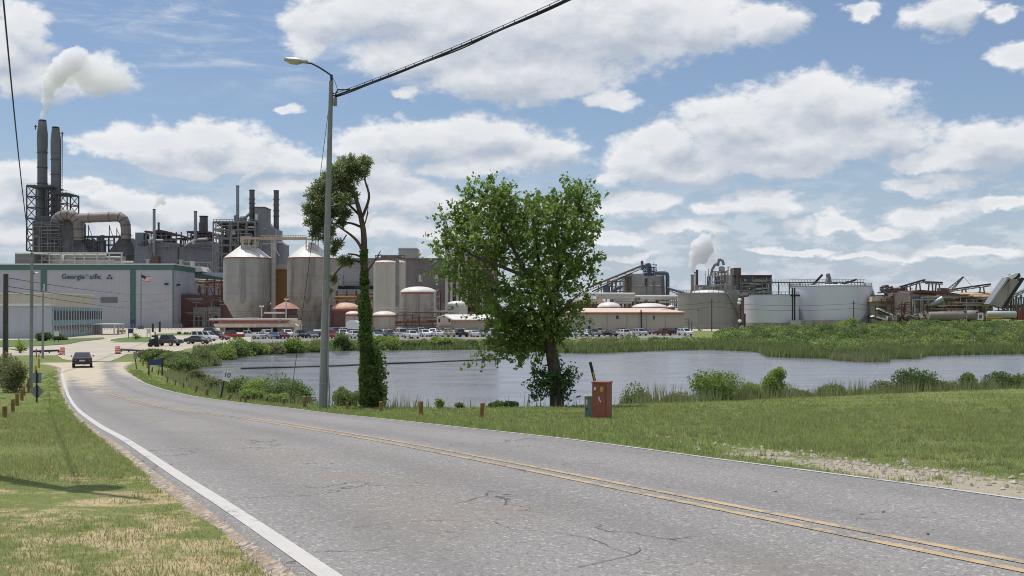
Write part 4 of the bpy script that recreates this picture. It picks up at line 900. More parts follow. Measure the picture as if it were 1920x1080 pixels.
# ---- traffic barrels and low rails at the crossing
m_or = M('orange_plastic', lin(214, 84, 42), .5, .08, 4); m_rub = M('black_rubber', lin(34, 34, 34), .8, .1, 4)
for px, base, lean, lab in ((116, 666, 5, 'orange and white traffic barrel on the verge side of the crossing'), (221, 664, -3, 'orange and white traffic barrel on the lake side of the crossing')):
    b = G(px, base); Y = b.y; H = 15 * Y / FPX; t = thing('traffic_barrel', lab, 'traffic barrel', tuple(b), 'traffic barrels at the crossing')
    mb = MB(); mb.lathe((b.x, b.y), [(H * .44, b.z), (H * .44, b.z + .09)], 14); mb.build('base', m_rub, t)
    mb = MB(); mb.lathe((b.x, b.y), [(H * .34, b.z + .09), (H * .33, b.z + H * .5), (H * .29, b.z + H * .94), (H * .2, b.z + H)], 16); mb.build('body', m_or, t)
    for k in (.24, .50, .74):
        mb = MB(); r = H * (.345 - .045 * k) + .006; mb.lathe((b.x, b.y), [(r, b.z + H * k), (r - .004, b.z + H * (k + .11))], 16); mb.build('reflective_band', m_white, t)
    t.rotation_euler = (0, R(lean), 0)
    mb = MB(); c = b + Vector((.5 if px < 150 else -.7, -.8, 0))
    for i in range(9): mb.lathe((c.x + rng.normal(0, .5), c.y + rng.normal(0, .5)), [(rng.uniform(.1, .28), c.z - .02), (.05, c.z + rng.uniform(.05, .16))], 6)
    tag(mb.build('rubble', m_stone), 'lumps of broken earth at the foot of a traffic barrel', 'rubble', kind='stuff')
for (a, b, lab) in (((58, 664), (110, 662), 'low black rail along the crossing by the slim poles'), ((227, 660), (272, 663), 'low black rail along the crossing by the lake shrubs')):
    pa, pb2 = G(*a), G(*b); t = thing('guard_rail', lab, 'guard rail', tuple(pa)); mb = MB(); u = Vector((0, 0, .35)); mb.tube([pa + u, pb2 + u], .14, 8); mb.build('rail', m_black, t)
    for k in (0, .33, .66, 1): mb = MB(); p = pa.lerp(pb2, k); mb.bar(p - Vector((0, 0, .1)), p + u, .14); mb.build('leg', m_dkmetal, t)
# ---- on the lake
bp_ = [Vector((*water_pt(a, b), ZW)) for a, b in ((452, 692), (500, 690.5), (560, 689), (640, 686.5), (720, 683), (800, 680), (870, 677), (945, 673.5))]
mb = MB(); mb.tube(bp_, [.16 + .03 * math.sin(i * 2) for i in range(len(bp_))], 8); single('floating_boom', mb, m_black, 'long dark floating boom lying across the lake', 'boom', tuple(bp_[0]))
wq = water_pt(511, 687); mb = MB(); mb.tube([(wq[0], wq[1], ZW - .3), (wq[0], wq[1], ZW + 1.1)], .14, 8); mb.lathe(wq, [(.2, ZW + 1.0), (.2, ZW + 1.15)], 8); single('marker_post', mb, m_white, 'white post standing in the lake beyond the boom', 'marker post', (wq[0], wq[1], ZW))
# stick and litter beside the shore
for px, r, w in ((1140, 0, 0),): pass
# ================================================================ the mill, near end (columns 0 - 640)
m_whitewall = M('white_metal_cladding', lin(176, 178, 182, 0.92), .5, .05, .25, ribs=1.6, streak=.12, streak_col=lin(150, 150, 150))
m_greytrim = M('grey_green_trim', lin(72, 104, 98), .5, .08, .5)
m_capw = M('pale_flashing', lin(206, 206, 200), .5, .06, 1)
m_darksteel = M('sooty_steel', lin(98, 98, 102, 0.85), .7, .25, .3, streak=.35, fine=.25)
m_darkclad = M('dark_grey_cladding', lin(130, 132, 138, 0.85), .6, .08, .15, ribs=1.2, streak=.18)
m_midsteel = M('grey_structural_steel', lin(136, 134, 134, 0.85), .6, .2, .4, streak=.2)
m_stack = M('sooty_stack_concrete', lin(122, 122, 124, 0.85), .85, .18, .12, streak=.5, band=6)
m_blackrim = M('blackened_rim', lin(38, 36, 38), .8, .2, 1)
m_duct = M('brownish_duct_metal', lin(134, 123, 117), .55, .15, .2, streak=.4, streak_col=lin(84, 72, 70))
m_concrete = M('stained_silo_concrete', lin(172, 170, 165, 0.84), .9, .10, .18, streak=.6, streak_col=lin(96, 92, 84), band=3.2, fine=.15)
m_concrete2 = M('browner_silo_concrete', lin(162, 157, 148, 0.84), .9, .12, .2, streak=.7, streak_col=lin(84, 76, 68), band=3.2, fine=.15)
m_roofwhite = M('white_roof_sheet', lin(214, 210, 202), .5, .08, .4, streak=.15)
m_rust = M('rusty_steel', lin(120, 82, 64, 0.78), .85, .3, .8, streak=.5)
m_redbrick = M('maroon_brick', lin(112, 84, 82, 0.78), .9, .12, .8)
m_cream = M('cream_panel', lin(204, 198, 178, 0.78), .7, .06, .5, streak=.15)
m_creamroof = M('weathered_cream_canopy', lin(206, 186, 164), .7, .15, .8, streak=.4)
m_orangeclad = M('ochre_cladding', lin(168, 128, 80, 0.78), .7, .12, .25, streak=.3)
m_redroof = M('faded_red_roof', lin(172, 126, 112), .75, .2, .5, streak=.3)
m_glass = M('dark_window_glass', lin(40, 46, 54), .12, .05, .5)
m_teal = M('teal_spandrel', lin(120, 158, 158, 0.78), .4, .05, .6)
m_paleblue = M('pale_blue_panel', lin(190, 204, 210, 0.78), .5, .05, .6)
m_officewall = M('plain_pale_wall', lin(180, 184, 190, 0.92), .7, .05, .3, streak=.1)
m_louvre = M('grey_louvre', lin(128, 126, 122, 0.78), .6, .1, 2, ribs=.5, rib_axis=1)
m_navy = M('navy_letter', lin(38, 70, 110), .5, .05, 1)
m_navyfade = M('faded_letter', lin(150, 162, 178), .6, .05, 1)
m_pipe = M('pale_pipe', lin(190, 186, 178, 0.85), .5, .1, .6)

def Th(name, label, cat, px, py, Y, group=None, z=None):
    """a thing whose base sits under this photo pixel at distance Y"""
    x = PX(px, Y); return thing(name, label, cat, (x, Y, PZ(py, Y) if z is None else z), group)
def cyl(px, w, py0, py1, Y, n=24, taper=1.0):
    r = w * Y / FPX / 2; return MB().lathe((PX(px, Y), Y), [(r, PZ(py1, Y)), (r * taper, PZ(py0, Y))], n)

def pipework(t, px0, px1, py0, py1, Y, n, seed, mats=None, name='pipework', box=.5):
    """runs of pipe, cable tray and small boxes fixed to a front"""
    r_ = np.random.default_rng(seed); mb = MB()
    for i in range(n):
        x = r_.uniform(px0, px1); y = r_.uniform(py0, py1); o = r_.uniform(.3, 1.6); w = r_.uniform(.12, .38)
        if r_.random() < .45: mb.bar(P(x, y, Y - o), P(min(px1, x + r_.uniform(.1, .5) * (px1 - px0)), y + r_.uniform(-.4, .4), Y - o), w)
        elif r_.random() < .7: mb.bar(P(x, y, Y - o), P(x, min(py1, y + r_.uniform(.2, .8) * (py1 - py0)), Y - o), w)
        elif r_.random() < box: mb.pbox(x, min(px1, x + r_.uniform(1, 4)), y, min(py1, y + r_.uniform(1, 4)), Y - o, .6)
    if mb.v: mb.build(name, mats or m_pipe, t)
# ---- office building in front
t = thing('office_building', 'low two-storey office block with a long strip-windowed teal side', 'building', (PX(97, 240), 240, 0))
xf, yf, xb, yb = PX(97, 240), 240.0, PX(192, 300), 300.0; zt = 7.15
mb = MB(); mb.plan([(-135, 240), (xf, yf), (xb, yb), (-135, 300)], -.2, zt); mb.build('wall', m_officewall, t)
mb = MB(); mb.plan([(-136, 239.5), (xf - .2, 239.5), (xf - .2, 241), (-136, 241)], zt, zt + .5); mb.build('roof_edge', m_capw, t)
dv = Vector((xb - xf, yb - yf, 0)); L = dv.length; dv.normalize(); nv = Vector((dv.y, -dv.x, 0))
def wallpt(s, z, o): p = Vector((xf, yf, 0)) + dv * s + nv * o; return (p.x, p.y, z)
def wallbox(mb, s0, s1, z0, z1_, o0, o1):
    v = [wallpt(s, z, o) for z in (z0, z1_) for s, o in ((s0, o0), (s1, o0), (s1, o1), (s0, o1))]
    return mb.add(v, [(0, 3, 2, 1), (4, 5, 6, 7), (0, 1, 5, 4), (1, 2, 6, 5), (2, 3, 7, 6), (3, 0, 4, 7)])
wallbox(MB(), 0, L, 2.75, 4.0, .02, .06).build('spandrel', m_teal, t); wallbox(MB(), 0, L, 6.2, 7.0, .02, .06).build('spandrel', m_teal, t); wallbox(MB(), 0, L * .72, .2, 1.1, .02, .06).build('spandrel', m_teal, t)
nw = 19
for k in range(nw):
    s0 = 1.2 + (L - 2) / nw * k; s1 = s0 + (L - 2) / nw
    mw = MB(); wallbox(mw, s0 + .75, s1 - .55, 4.0, 6.2, .02, .05); w_ = mw.build('window', m_glass, t)
    if k < 14: mw = MB(); wallbox(mw, s0 + .75, s1 - .55, 1.1, 2.75, .02, .05); mw.build('window', m_glass, t)
mb = MB()
for k in range(nw + 1): s0 = 1.2 + (L - 2) / nw * k; wallbox(mb, s0 - .22, s0 + .22, .1, 7.1, .06, .16)
mb.build('mullion', m_paleblue, t)
mb = MB(); wallbox(mb, L * .74, L * .98, 2.6, 2.9, .05, 6); mb.build('entrance_canopy', m_capw, t)
mb = MB()
for s in (.75, .86, .97): q = wallpt(L * s, 0, 5.6); mb.bar(q, (q[0], q[1], 2.6), .3)
mb.build('canopy_column', m_capw, t)
t = Th('flat_roof_block', 'cream flat-roofed block showing above the office building', 'building', 50, 572, 330, z=0); mb = MB(); mb.box(-175, PX(104, 330), 330, 360, 0, PZ(551, 330)); mb.build('wall', m_cream, t)
mb = MB(); mb.box(-175.3, PX(104, 330) + .3, 329.7, 360.3, PZ(551, 330), PZ(549, 330)); mb.build('roof_edge', m_capw, t)

# ---- the big white hall with the name
YG = 430.0; hx = PX(325, YG); hz = PZ(497, YG)
t = thing('mill_hall', 'huge white metal-clad hall with green roof band and blue company lettering', 'building', (PX(180, YG), YG, 0))
mb = MB(); mb.plan([(-260, YG), (hx, YG), (hx, 459), (-260, 459)], -.3, hz); mb.build('wall', m_whitewall, t)
zb0, zb1 = PZ(506, YG), PZ(496.5, YG)
mb = MB(); mb.box(-260, hx + .3, YG - .3, YG - .003, zb0, zb1); mb.box(hx + .003, hx + .3, YG, 459, zb0, zb1); mb.build('roof_band', m_greytrim, t)
mb = MB(); mb.box(-260.5, hx + .6, YG - .6, 459.5, zb1, zb1 + .45); mb.build('roof_edge', m_capw, t)
for a, b, lo in ((76, 87, 546), (244, 254, 611)): mb = MB(); mb.pbox(a, b, 506, lo, YG - .25, .24); mb.build('green_stripe', m_greytrim, t)
mb = MB(); mb.pbox(323.5, 325.5, 506, 614, YG - .2, .19); mb.build('corner_trim', m_greytrim, t)
mb = MB(); mb.pbox(188.5, 220, 557, 568, YG - .2, .19); mb.build('louvre', m_louvre, t)
mb = MB(); mb.pbox(244, 253, 600, 614, YG - .35, .1); mb.build('door', m_blue, t)
lz_ = PZ(519, YG - .3)
for txt, px, mm in (('Georgia', 136.5, m_navy), ('-Pa', 161.6, m_navyfade), ('cific', 179, m_navy)): lettering(txt, 13.2 * YG / FPX, (PX(px, YG - .3), YG - .3, lz_), (R(90), 0, 0), mm, t, extr=.08)
mb = MB(); mb.pprism([(199.5, 523), (202.3, 518.5), (205, 523)], YG - .3, .1); mb.pprism([(205.6, 523), (208.3, 518.5), (211, 523)], YG - .3, .1); mb.pprism([(202.4, 518), (205.2, 514), (208, 518)], YG - .3, .1); mb.build('logo', m_navy, t)
for px in (312, 328): mb = MB(); mb.pbox(px - 4, px + 2, 531, 534, YG - 1.2, 1.1) if px < 325 else mb.box(hx + .1, hx + 1, 434, 436, PZ(535, YG), PZ(532, YG)); mb.build('wall_lamp', m_dkmetal, t)
# lower annex stepping back behind the hall's end
t = thing('annex_hall', 'lower annex with green band stepping back from the white hall towards the silos', 'building', (PX(390, 462), 462, 0))
mb = MB(); mb.box(PX(352, 462), PX(420, 462), 462, 478, 0, PZ(511, 462)); mb.build('wall', m_officewall, t); mb = MB(); mb.pprism([(364, 510), (372, 508.5), (381, 514), (419, 521), (419, 530), (381, 522.5), (364, 520)], 461.7, .28); mb.build('roof_band', m_greytrim, t)
mb = MB(); mb.pprism([(340, 503), (360, 498), (376, 499.5), (381, 509), (364, 510)], 461, 12); mb.build('roof', m_roofwhite, t)
mb = MB(); mb.pbox(356, 362, 490, 500, 468, 3); mb.pbox(385, 392, 505, 514, 468, 3); mb.build('roof_vent', m_pipe, t)
# pipe rack beside it
t = thing('pipe_rack', 'tangled pipe rack of tan pipes between the white hall and the silo', 'pipe rack', (PX(395, 445), 445, 0))
mb = MB()
for r, x0, x1 in ((524, 365, 420), (528, 372, 420), (533, 366, 420), (537, 378, 420), (557, 394, 420), (561, 398, 420), (565, 402, 420)): mb.tube([P(x0, r, 445), P(x1, r + (3 if r < 545 else 0), 448)], .35, 6)
mb.build('pipe', M('tan_pipe', lin(176, 158, 134), .6, .2, 1), t)
mb = MB()
for x in (374, 388, 402, 415): mb.bar(P(x, 520, 446), P(x, 614, 446), .45)
for r in (530, 556, 575): mb.bar(P(366, r, 446), P(420, r, 446), .35)
mb.bar(P(388, 528, 446), P(402, 556, 446), .25); mb.build('frame', m_rust, t)
t = Th('brick_building', 'maroon brick building with grey lower storey beside the first silo', 'building', 378, 612, 440, z=0)
mb = MB(); mb.pbox(334, 402, 553, 614.5, 440, 14); mb.build('upper_wall', m_redbrick, t); mb = MB(); mb.pbox(362, 388, 576, 614.8, 438.5, 1.4); mb.pbox(389, 413, 575, 614.8, 438.5, 14); mb.build('lower_wall', M('grey_block', lin(128, 124, 118), .8, .1, .6, streak=.3), t)
mb = MB(); mb.pbox(340, 375, 550, 553, 441, 10); mb.build('roof_plant', m_midsteel, t)
for a in (366, 374, 394, 403): mb = MB(); mb.pbox(a, a + 5, 592, 612, 438.3, .18); mb.build('window', m_glass, t)
mb = MB(); mb.pbox(336, 338.5, 568, 612, 438.6, .3); mb.build('downpipe', m_pipe, t)

pipework(t, 335, 415, 556, 612, 438, 34, 9, m_midsteel); pipework(t, 366, 420, 520, 575, 442, 40, 10, m_rust)
# ---- roof-top pipe rack and boiler house behind the hall
t = Th('roof_enclosure', 'tan louvred enclosure on the white hall roof below the chimneys', 'enclosure', 44, 496, 440, z=hz)
mb = MB(); mb.pbox(28, 60, 476, 495.2, 440, 10); mb.build('wall', m_louvre, t); mb = MB(); mb.pbox(27.5, 78, 473.5, 476, 439.5, 11); mb.build('roof', m_roofwhite, t)
t = Th('pipe_bridge', 'long grey pipe bridge running across the roof of the white hall', 'pipe bridge', 160, 496, 446, z=hz)
mb = MB()
for x in (60, 78, 92, 114, 140, 158, 182, 205, 228): mb.bar(P(x, 474, 446), P(x, 496, 446), .45)
mb.bar(P(60, 474.5, 446), P(230, 474.5, 446), .7); mb.bar(P(60, 488, 446), P(215, 488, 446), .4); mb.build('frame', M('pale_grey_steel', lin(170, 168, 162), .6, .1, .6), t)
mb = MB()
for r, x0, x1 in ((478, 62, 200), (482, 80, 226), (491, 90, 250), (486, 94, 140)): mb.tube([P(x0, r, 448), P(x1, r, 448)], .4, 6)
mb.build('pipe', m_pipe, t); mb = MB(); mb.lathe((PX(117.5, 447), 447), [(.5, PZ(490, 447)), (.6, PZ(484, 447)), (.9, PZ(478, 447)), (.7, PZ(473.5, 447))], 10); mb.build('vent_hood', m_white, t)
mb = MB()
for a, b, r0, r1 in ((66, 78, 482, 495), (96, 112, 486, 495), (120, 138, 480, 495), (144, 157, 484, 495), (160, 180, 479, 495), (184, 204, 483, 495), (207, 230, 480, 495), (62, 90, 489, 495.2)): mb.pbox(a, b, r0, r1, 450 + rng.uniform(0, 3), 4)
mb.build('equipment_box', m_midsteel, t)
YB_ = 520.0
t = Th('recovery_boiler', 'massive sooty boiler block carrying the two tall chimneys', 'boiler house', 110, 480, YB_, z=0)
mb = MB(); mb.pbox(61, 112, 414, 500, YB_, 26); mb.pbox(66, 100, 405, 414, YB_ + 2, 20); mb.pbox(112, 165, 448, 500, YB_ - 2, 20); mb.pbox(165, 252, 474, 500, YB_, 14); mb.build('casing', m_darksteel, t)
mb = MB(); mb.pprism([(120, 415), (132, 408), (146, 410), (152, 420), (152, 452), (165, 470), (165, 478), (118, 478), (118, 440)], YB_ - 4, 6); mb.build('hopper', m_darksteel, t)
mb = MB(); mb.pprism([(224, 446), (243, 446), (250, 462), (252, 478), (203, 478), (206, 468)], YB_ - 4, 7); mb.build('hopper', m_darksteel, t)
mb = MB()
for a, b, r0, r1 in ((64, 72, 440, 444), (80, 110, 430, 433), (70, 108, 455, 458), (114, 150, 460, 462), (66, 100, 478, 480)): mb.pbox(a, b, r0, r1, YB_ - 1.5, 1.4)
for r in (425, 445, 462): mb.bar(P(61, r, YB_ - .8), P(112, r, YB_ - .8), .5)
for x in (62, 78, 95, 111): mb.bar(P(x, 414, YB_ - .6), P(x, 480, YB_ - .6), .5)
mb.build('gallery', m_midsteel, t)
mb = MB()
for x, r0 in ((114, 436), (119, 425), (160, 452), (176, 448), (186, 446), (197, 450)): mb.tube([P(x, r0, YB_ - 3), P(x, 480, YB_ - 3)], .55, 7)
mb.tube([P(192, 441, YB_ - 4), P(192, 478, YB_ - 4)], 1.0, 8); mb.build('riser_pipe', m_darksteel, t)
mb = MB(); mb.grid_frame(164, 225, 443.5, 474, YB_ - 2, 6, 2, .35, 6); mb.bar(P(150, 444, YB_ - 2), P(226, 444, YB_ - 2), 1.0)
for x in (166, 205, 219): mb.bar(P(x, 422 if x != 219 else 427, YB_ - 2), P(x, 444, YB_ - 2), .3); mb.bar(P(x, 424 if x != 219 else 430, YB_ - 2), P(x + 7, 444, YB_ - 2), .22)
mb.build('walkway_frame', m_darksteel, t)
for lab, pts_, rr in (('arched', [(105, 417), (107, 411), (113, 406), (124, 402.5), (134, 404), (142, 410), (147, 420), (148, 440), (148, 450)], 11), ('long', [(150, 409), (190, 407.5), (218, 406.5), (228, 409), (234, 417), (236, 430), (236, 448)], 10.5)):
    dt = Th('flue_duct', {'arched': 'short arched brown flue duct curving down beside the second chimney', 'long': 'long horizontal brown flue duct bending down at its end'}[lab], 'duct', pts_[-1][0], pts_[-1][1], YB_ - 6, 'flue ducts by the chimneys')
    c = catmull3([np.array(P(a, b, YB_ - 6)) for a, b in pts_], 4); mb = MB(); mb.tube([Vector(p) for p in c], rr * YB_ / FPX / 1.0 * .86, 14); mb.build('duct', m_duct, dt)
    mb = MB()
    for i in range(2, len(c) - 2, 4): d_ = (Vector(c[i + 1]) - Vector(c[i - 1])).normalized() * .25; mb.tube([Vector(c[i]) - d_, Vector(c[i]) + d_], rr * YB_ / FPX * .9, 14)
    mb.build('flange', m_darksteel, dt)
for px, w, top, Y, lab in ((79.5, 18, 225, 541, 'taller of the two great chimneys, white steam pouring from its top'), (104.5, 17, 238, 536, 'second great chimney, slightly shorter and without steam')):
    t = Th('smokestack', lab, 'chimney', px, 480, Y, 'twin great chimneys', z=0); k = Y / FPX / 2; x = PX(px, Y)
    mb = MB(); mb.lathe((x, Y), [(w * 1.12 * k, 0), (w * 1.02 * k, PZ(400, Y)), (w * .98 * k, PZ(top + 62, Y)), (w * 1.06 * k, PZ(top + 48, Y)), (w * 1.06 * k, PZ(top + 26, Y)), (w * .92 * k, PZ(top + 14, Y)), (w * .80 * k, PZ(top + 3, Y))], 28); mb.build('shaft', m_stack, t)
    mb = MB(); mb.lathe((x, Y), [(w * .82 * k, PZ(top + 3, Y)), (w * .72 * k, PZ(top, Y))], 24); mb.build('rim', m_blackrim, t)
    mb = MB()
    for r in (top + 62, top + 90, top + 120, top + 150): mb.lathe((x, Y), [(w * 1.03 * k + .2, PZ(r, Y)), (w * 1.03 * k + .2, PZ(r - 1.4, Y))], 24)
    mb.build('ring', m_darksteel, t); sx = -1 if px < 90 else 1
    mb = MB(); mb.bar(P(px + sx * w * .55, top + 12, Y), P(px + sx * w * .55 + sx * 5, top + 12, Y), .5); mb.bar(P(px + sx * w * .55 + sx * 3, top + 9, Y), P(px + sx * w * .55 + sx * 3, top + 18, Y), .4)
    mb.build('platform', m_darksteel, t)
    if px > 90: mb = MB(); [mb.bar(P(px + 10 + d, top + 16, Y), P(px + 9 + d, 400, Y), .22) for d in (0, 2.5)]; [mb.bar(P(px + 10, r, Y), P(px + 12.5, r, Y), .16) for r in range(top + 20, 400, 6)]; mb.build('ladder', m_darksteel, t)
t = Th('lattice_tower', 'open steel lattice tower braced round the feet of the twin chimneys', 'tower', 88, 480, 530, z=0)
mb = MB(); mb.grid_frame(50, 68, 348, 470, 528, 1, 6, .55, 14); mb.build('tower_frame', m_darksteel, t); mb = MB(); mb.grid_frame(110, 126, 362, 420, 528, 1, 3, .5, 14); mb.bar(P(110, 362, 528), P(116, 356, 528), .4); mb.build('tower_frame', m_darksteel, t); mb = MB(); mb.grid_frame(86, 96, 348, 410, 530, 1, 5, .5, 10); mb.build('tower_frame', m_darksteel, t)
mb = MB(); mb.pbox(50, 96, 348.5, 350, 527, 15); mb.pbox(96, 126, 361.5, 363, 527, 15); mb.build('platform', m_darksteel, t)
mb = MB()
for x in (52, 58, 64, 90, 94, 112, 118, 124): mb.bar(P(x, 345 if x < 100 else 357, 527), P(x, 349 if x < 100 else 362, 527), .2)
mb.bar(P(50, 345, 527), P(96, 345, 527), .2); mb.bar(P(98, 357.5, 527), P(126, 357.5, 527), .2); mb.build('railing', m_darksteel, t)

pipework(t, 62, 160, 412, 478, YB_ - 2.5, 46, 1, m_midsteel); pipework(t, 62, 250, 440, 480, YB_ - 4.5, 26, 2, m_darksteel)
# ---- dark clad power hall
YD = 505.0
t = Th('power_house', 'dark grey clad power house with open roof structures behind the white hall', 'building', 325, 500, YD, z=0)
mb = MB(); mb.pprism([(252, 520), (252, 462), (274, 462), (282, 456), (290, 452), (328, 455), (334, 461), (338, 464), (346, 462), (352, 455), (362, 449), (396, 452), (400, 461), (401, 520)], YD, 30); mb.build('wall', m_darkclad, t)
mb = MB(); mb.pbox(253.5, 270, 436, 463, YD + 4, 8); mb.build('roof_block', m_darkclad, t)
mb = MB(); mb.pprism([(270, 434), (272, 432), (288, 434), (296, 430), (312, 433), (341, 442), (341, 444), (310, 437), (272, 436)], YD + 2, 22); mb.pprism([(349, 434), (352, 433), (364, 433), (394, 434), (408, 441), (412, 444), (408, 444.5), (390, 437), (350, 436)], YD + 2, 22); mb.pprism([(330, 446), (349, 445), (349, 447), (330, 448)], YD + 6, 10); mb.build('roof', M('dark_red_roof_edge', lin(84, 62, 64), .7, .15, .5), t)
mb = MB()
for a, b, lo in ((274, 340, 456), (352, 400, 453)):
    n = 7
    for i in range(n + 1): x = a + (b - a) * i / n; mb.bar(P(x, 435, YD + 3), P(x, lo + 4, YD + 3), .45); mb.bar(P(x, 435, YD + 20), P(x, lo + 4, YD + 20), .45)
    for r in (441, 449): mb.bar(P(a, r, YD + 3), P(b, r, YD + 3), .35)
for x in (338, 341, 345, 348): mb.bar(P(x, 446, YD + 8), P(x, 462, YD + 8), .4)
mb.build('open_frame', m_midsteel, t)
mb = MB(); mb.pbox(296, 312, 438, 452, YD + 6, 8); mb.pbox(286, 294, 441, 454, YD + 8, 8); mb.pbox(370, 390, 438, 452, YD + 6, 8); mb.pbox(314, 322, 446, 455, YD + 6, 6); mb.pbox(357, 366, 442, 452, YD + 7, 6); mb.build('equipment_box', m_darksteel, t)
mb = MB(); mb.tube([P(282, 451, YD - 1), P(306, 451, YD - 1)], .5, 7); mb.tube([P(346, 461, YD - 1), P(362, 452, YD - 1), P(366, 449, YD - 1), P(390, 448, YD - 1)], .6, 7); mb.tube([P(282, 456, YD - 1), P(281, 452, YD - 1), P(286, 448, YD - 1)], .9, 8); mb.tube([P(363, 458, YD - 1), P(364, 452, YD - 1), P(368, 449, YD - 1)], .9, 8); mb.build('pipe', m_pipe, t)
mb = MB(); mb.pprism([(271, 486), (282, 486), (280, 489), (280, 497), (274, 497), (274, 489)], YD - 8, 3); mb.pprism([(333, 487), (344, 487), (342, 490), (342, 497), (336, 497), (336, 490)], YD - 8, 3); mb.build('roof_vent', m_pipe, t)
mb = MB(); mb.pbox(283, 296, 480, 496, YD - 9, 4); mb.bar(P(286, 474, YD - 8), P(286, 482, YD - 8), .5); mb.build('roof_hatch', M('brown_steel', lin(100, 84, 76), .7, .2, .6), t)
mb = MB(); mb.bar(P(334, 463, YD - .3), P(334, 500, YD - .3), .4); mb.build('corner_trim', m_darksteel, t)
pipework(t, 255, 400, 446, 470, YD - .5, 44, 3, m_midsteel); pipework(t, 255, 400, 436, 460, YD + 3, 40, 4, m_darksteel); pipework(t, 340, 400, 490, 512, YD - 6, 30, 5)
def stack(px, w, top, lo, Y, mat, label, rim=True, cat='chimney', group=None, rings=()):
    t = Th('chimney', label, cat, px, lo, Y, group); mb = cyl(px, w, top + 1.5, lo, Y, 20, .96); mb.build('shaft', mat, t)
    if rim: cyl(px, w * 1.06, top, top + 1.5, Y, 20).build('rim', m_blackrim, t)
    if rings:
        mb = MB(); r = w * Y / FPX / 2 * 1.2
        for q in rings: mb.lathe((PX(px, Y), Y), [(r, PZ(q, Y)), (r, PZ(q - 1.6, Y))], 16)
        mb.build('ring_platform', m_darksteel, t)
    return t
m_stk = M('grey_stack_steel', lin(150, 152, 160, 0.78), .55, .1, .3, streak=.3)
stack(289, 5.4, 392, 500, YD - 2, m_stk, 'slender grey chimney puffing small steam over the power house'); stack(297.5, 4, 417, 440, YD + 10, m_darksteel, 'short dark stub chimney beside the slender puffing one')
stack(366.5, 6.2, 396, 452, YD - 1, m_stk, 'slender grey chimney next to the fat square-shouldered stack'); stack(382, 15.5, 405, 442, YD + 8, m_darksteel, 'fat short dark stack on the power house roof')
mb = MB(); mb.pbox(373, 376, 417, 440, YD + 8, 3); single('roof_duct', mb, m_darksteel, 'narrow duct clamped to the side of the fat dark stack', 'duct')

# ---- open boiler frame with its chimneys
YF = 480.0
t = Th('boiler_house', 'open steel-framed boiler house with tall grey bunker tower behind the first silo', 'boiler house', 450, 500, YF, z=0)
mb = MB(); mb.grid_frame(400, 478, 416, 520, YF, 5, 7, .55, 16); mb.build('open_frame', m_midsteel, t)
mb = MB(); mb.pbox(422, 470, 426, 520, YF + 5, 10); mb.pbox(410, 424, 440, 520, YF + 8, 8); mb.build('casing', m_darksteel, t)
mb = MB(); mb.pprism([(400, 416), (404, 415), (482, 417), (482, 420), (430, 420), (408, 420)], YF + 1, 15); mb.pprism([(406, 421), (420, 428), (440, 428), (440, 421)], YF + 2, 12); mb.build('roof', m_darksteel, t)
mb = MB(); mb.pprism([(477, 520), (477, 389), (496.5, 389), (496.5, 415), (502, 421), (515, 428), (519, 430), (519, 520)], YF + 3, 12); mb.build('bunker_tower', m_darkclad, t)
mb = MB(); mb.pbox(476.5, 497, 387.5, 389, YF + 2.5, 13); mb.build('roof_edge', M('red_flashing', lin(120, 60, 62), .6, .1, .6), t)
mb = MB(); mb.pbox(478.5, 483, 401, 413, YF + 2.8, .18); mb.build('opening', m_capw, t)
mb = MB()
for a, b, r0, r1 in ((405, 412, 428, 434), (412, 418, 446, 453), (404, 412, 455, 462), (428, 440, 432, 440), (446, 452, 428, 436), (456, 466, 442, 450), (430, 438, 452, 458), (404, 416, 472, 480)): mb.pbox(a, b, r0, r1, YF + rng.uniform(-.6, 3.5), 3)
mb.build('equipment_box', m_pipe, t)
mb = MB(); mb.lathe((PX(455.5, YF + 6), YF + 6), [(13 * YF / FPX / 2, PZ(424, YF)), (15 * YF / FPX / 2, PZ(408, YF)), (11 * YF / FPX / 2, PZ(404, YF)), (2 * YF / FPX, PZ(402.5, YF))], 16); mb.build('cyclone', m_midsteel, t)
mb = MB(); mb.tube([P(460, 408, YF + 4), P(468, 401, YF + 4), P(470, 398, YF + 4)], .6, 6); mb.tube([P(443, 420, YF + 4), P(442, 406, YF + 4), P(441, 404, YF + 4)], .8, 7); mb.build('pipe', m_midsteel, t)
mb = MB()
for x in np.arange(400, 482, 6): mb.bar(P(x, 411, YF), P(x, 416, YF), .18)
mb.bar(P(400, 411.5, YF), P(480, 411.5, YF), .18); mb.build('railing', m_midsteel, t)
stack(445.5, 6.2, 348, 430, YF + 4, m_stk, 'slim pale steel chimney with trailing steam above the boiler house')
stack(472.5, 10, 356, 424, YF + 5, m_darksteel, 'dark ringed chimney rising beside the bunker tower', rings=(374, 382, 391, 399), group='dark ringed chimneys'); stack(518, 10, 357, 450, YF + 8, m_darksteel, 'dark ringed chimney standing alone at the end of the boiler house', rings=(375, 385, 396, 406), group='dark ringed chimneys')
t = Th('clad_tower', 'dark clad box with rounded top between the two silos', 'building', 526, 500, YF + 4, z=0); mb = MB(); mb.pprism([(514, 520), (514, 453), (530, 453), (533.5, 457), (533.5, 520)], YF + 4, 10); mb.build('wall', m_darkclad, t); mb = MB(); mb.pprism([(513.5, 453), (530, 453), (534, 457), (533.3, 459), (529, 455), (513.5, 455)], YF + 3.6, 10.6); mb.build('roof_edge', m_capw, t)
mb = MB(); mb.bar(P(516, 466, YF + 3), P(524, 480, YF + 3), .5); mb.build('chute', m_pipe, t)
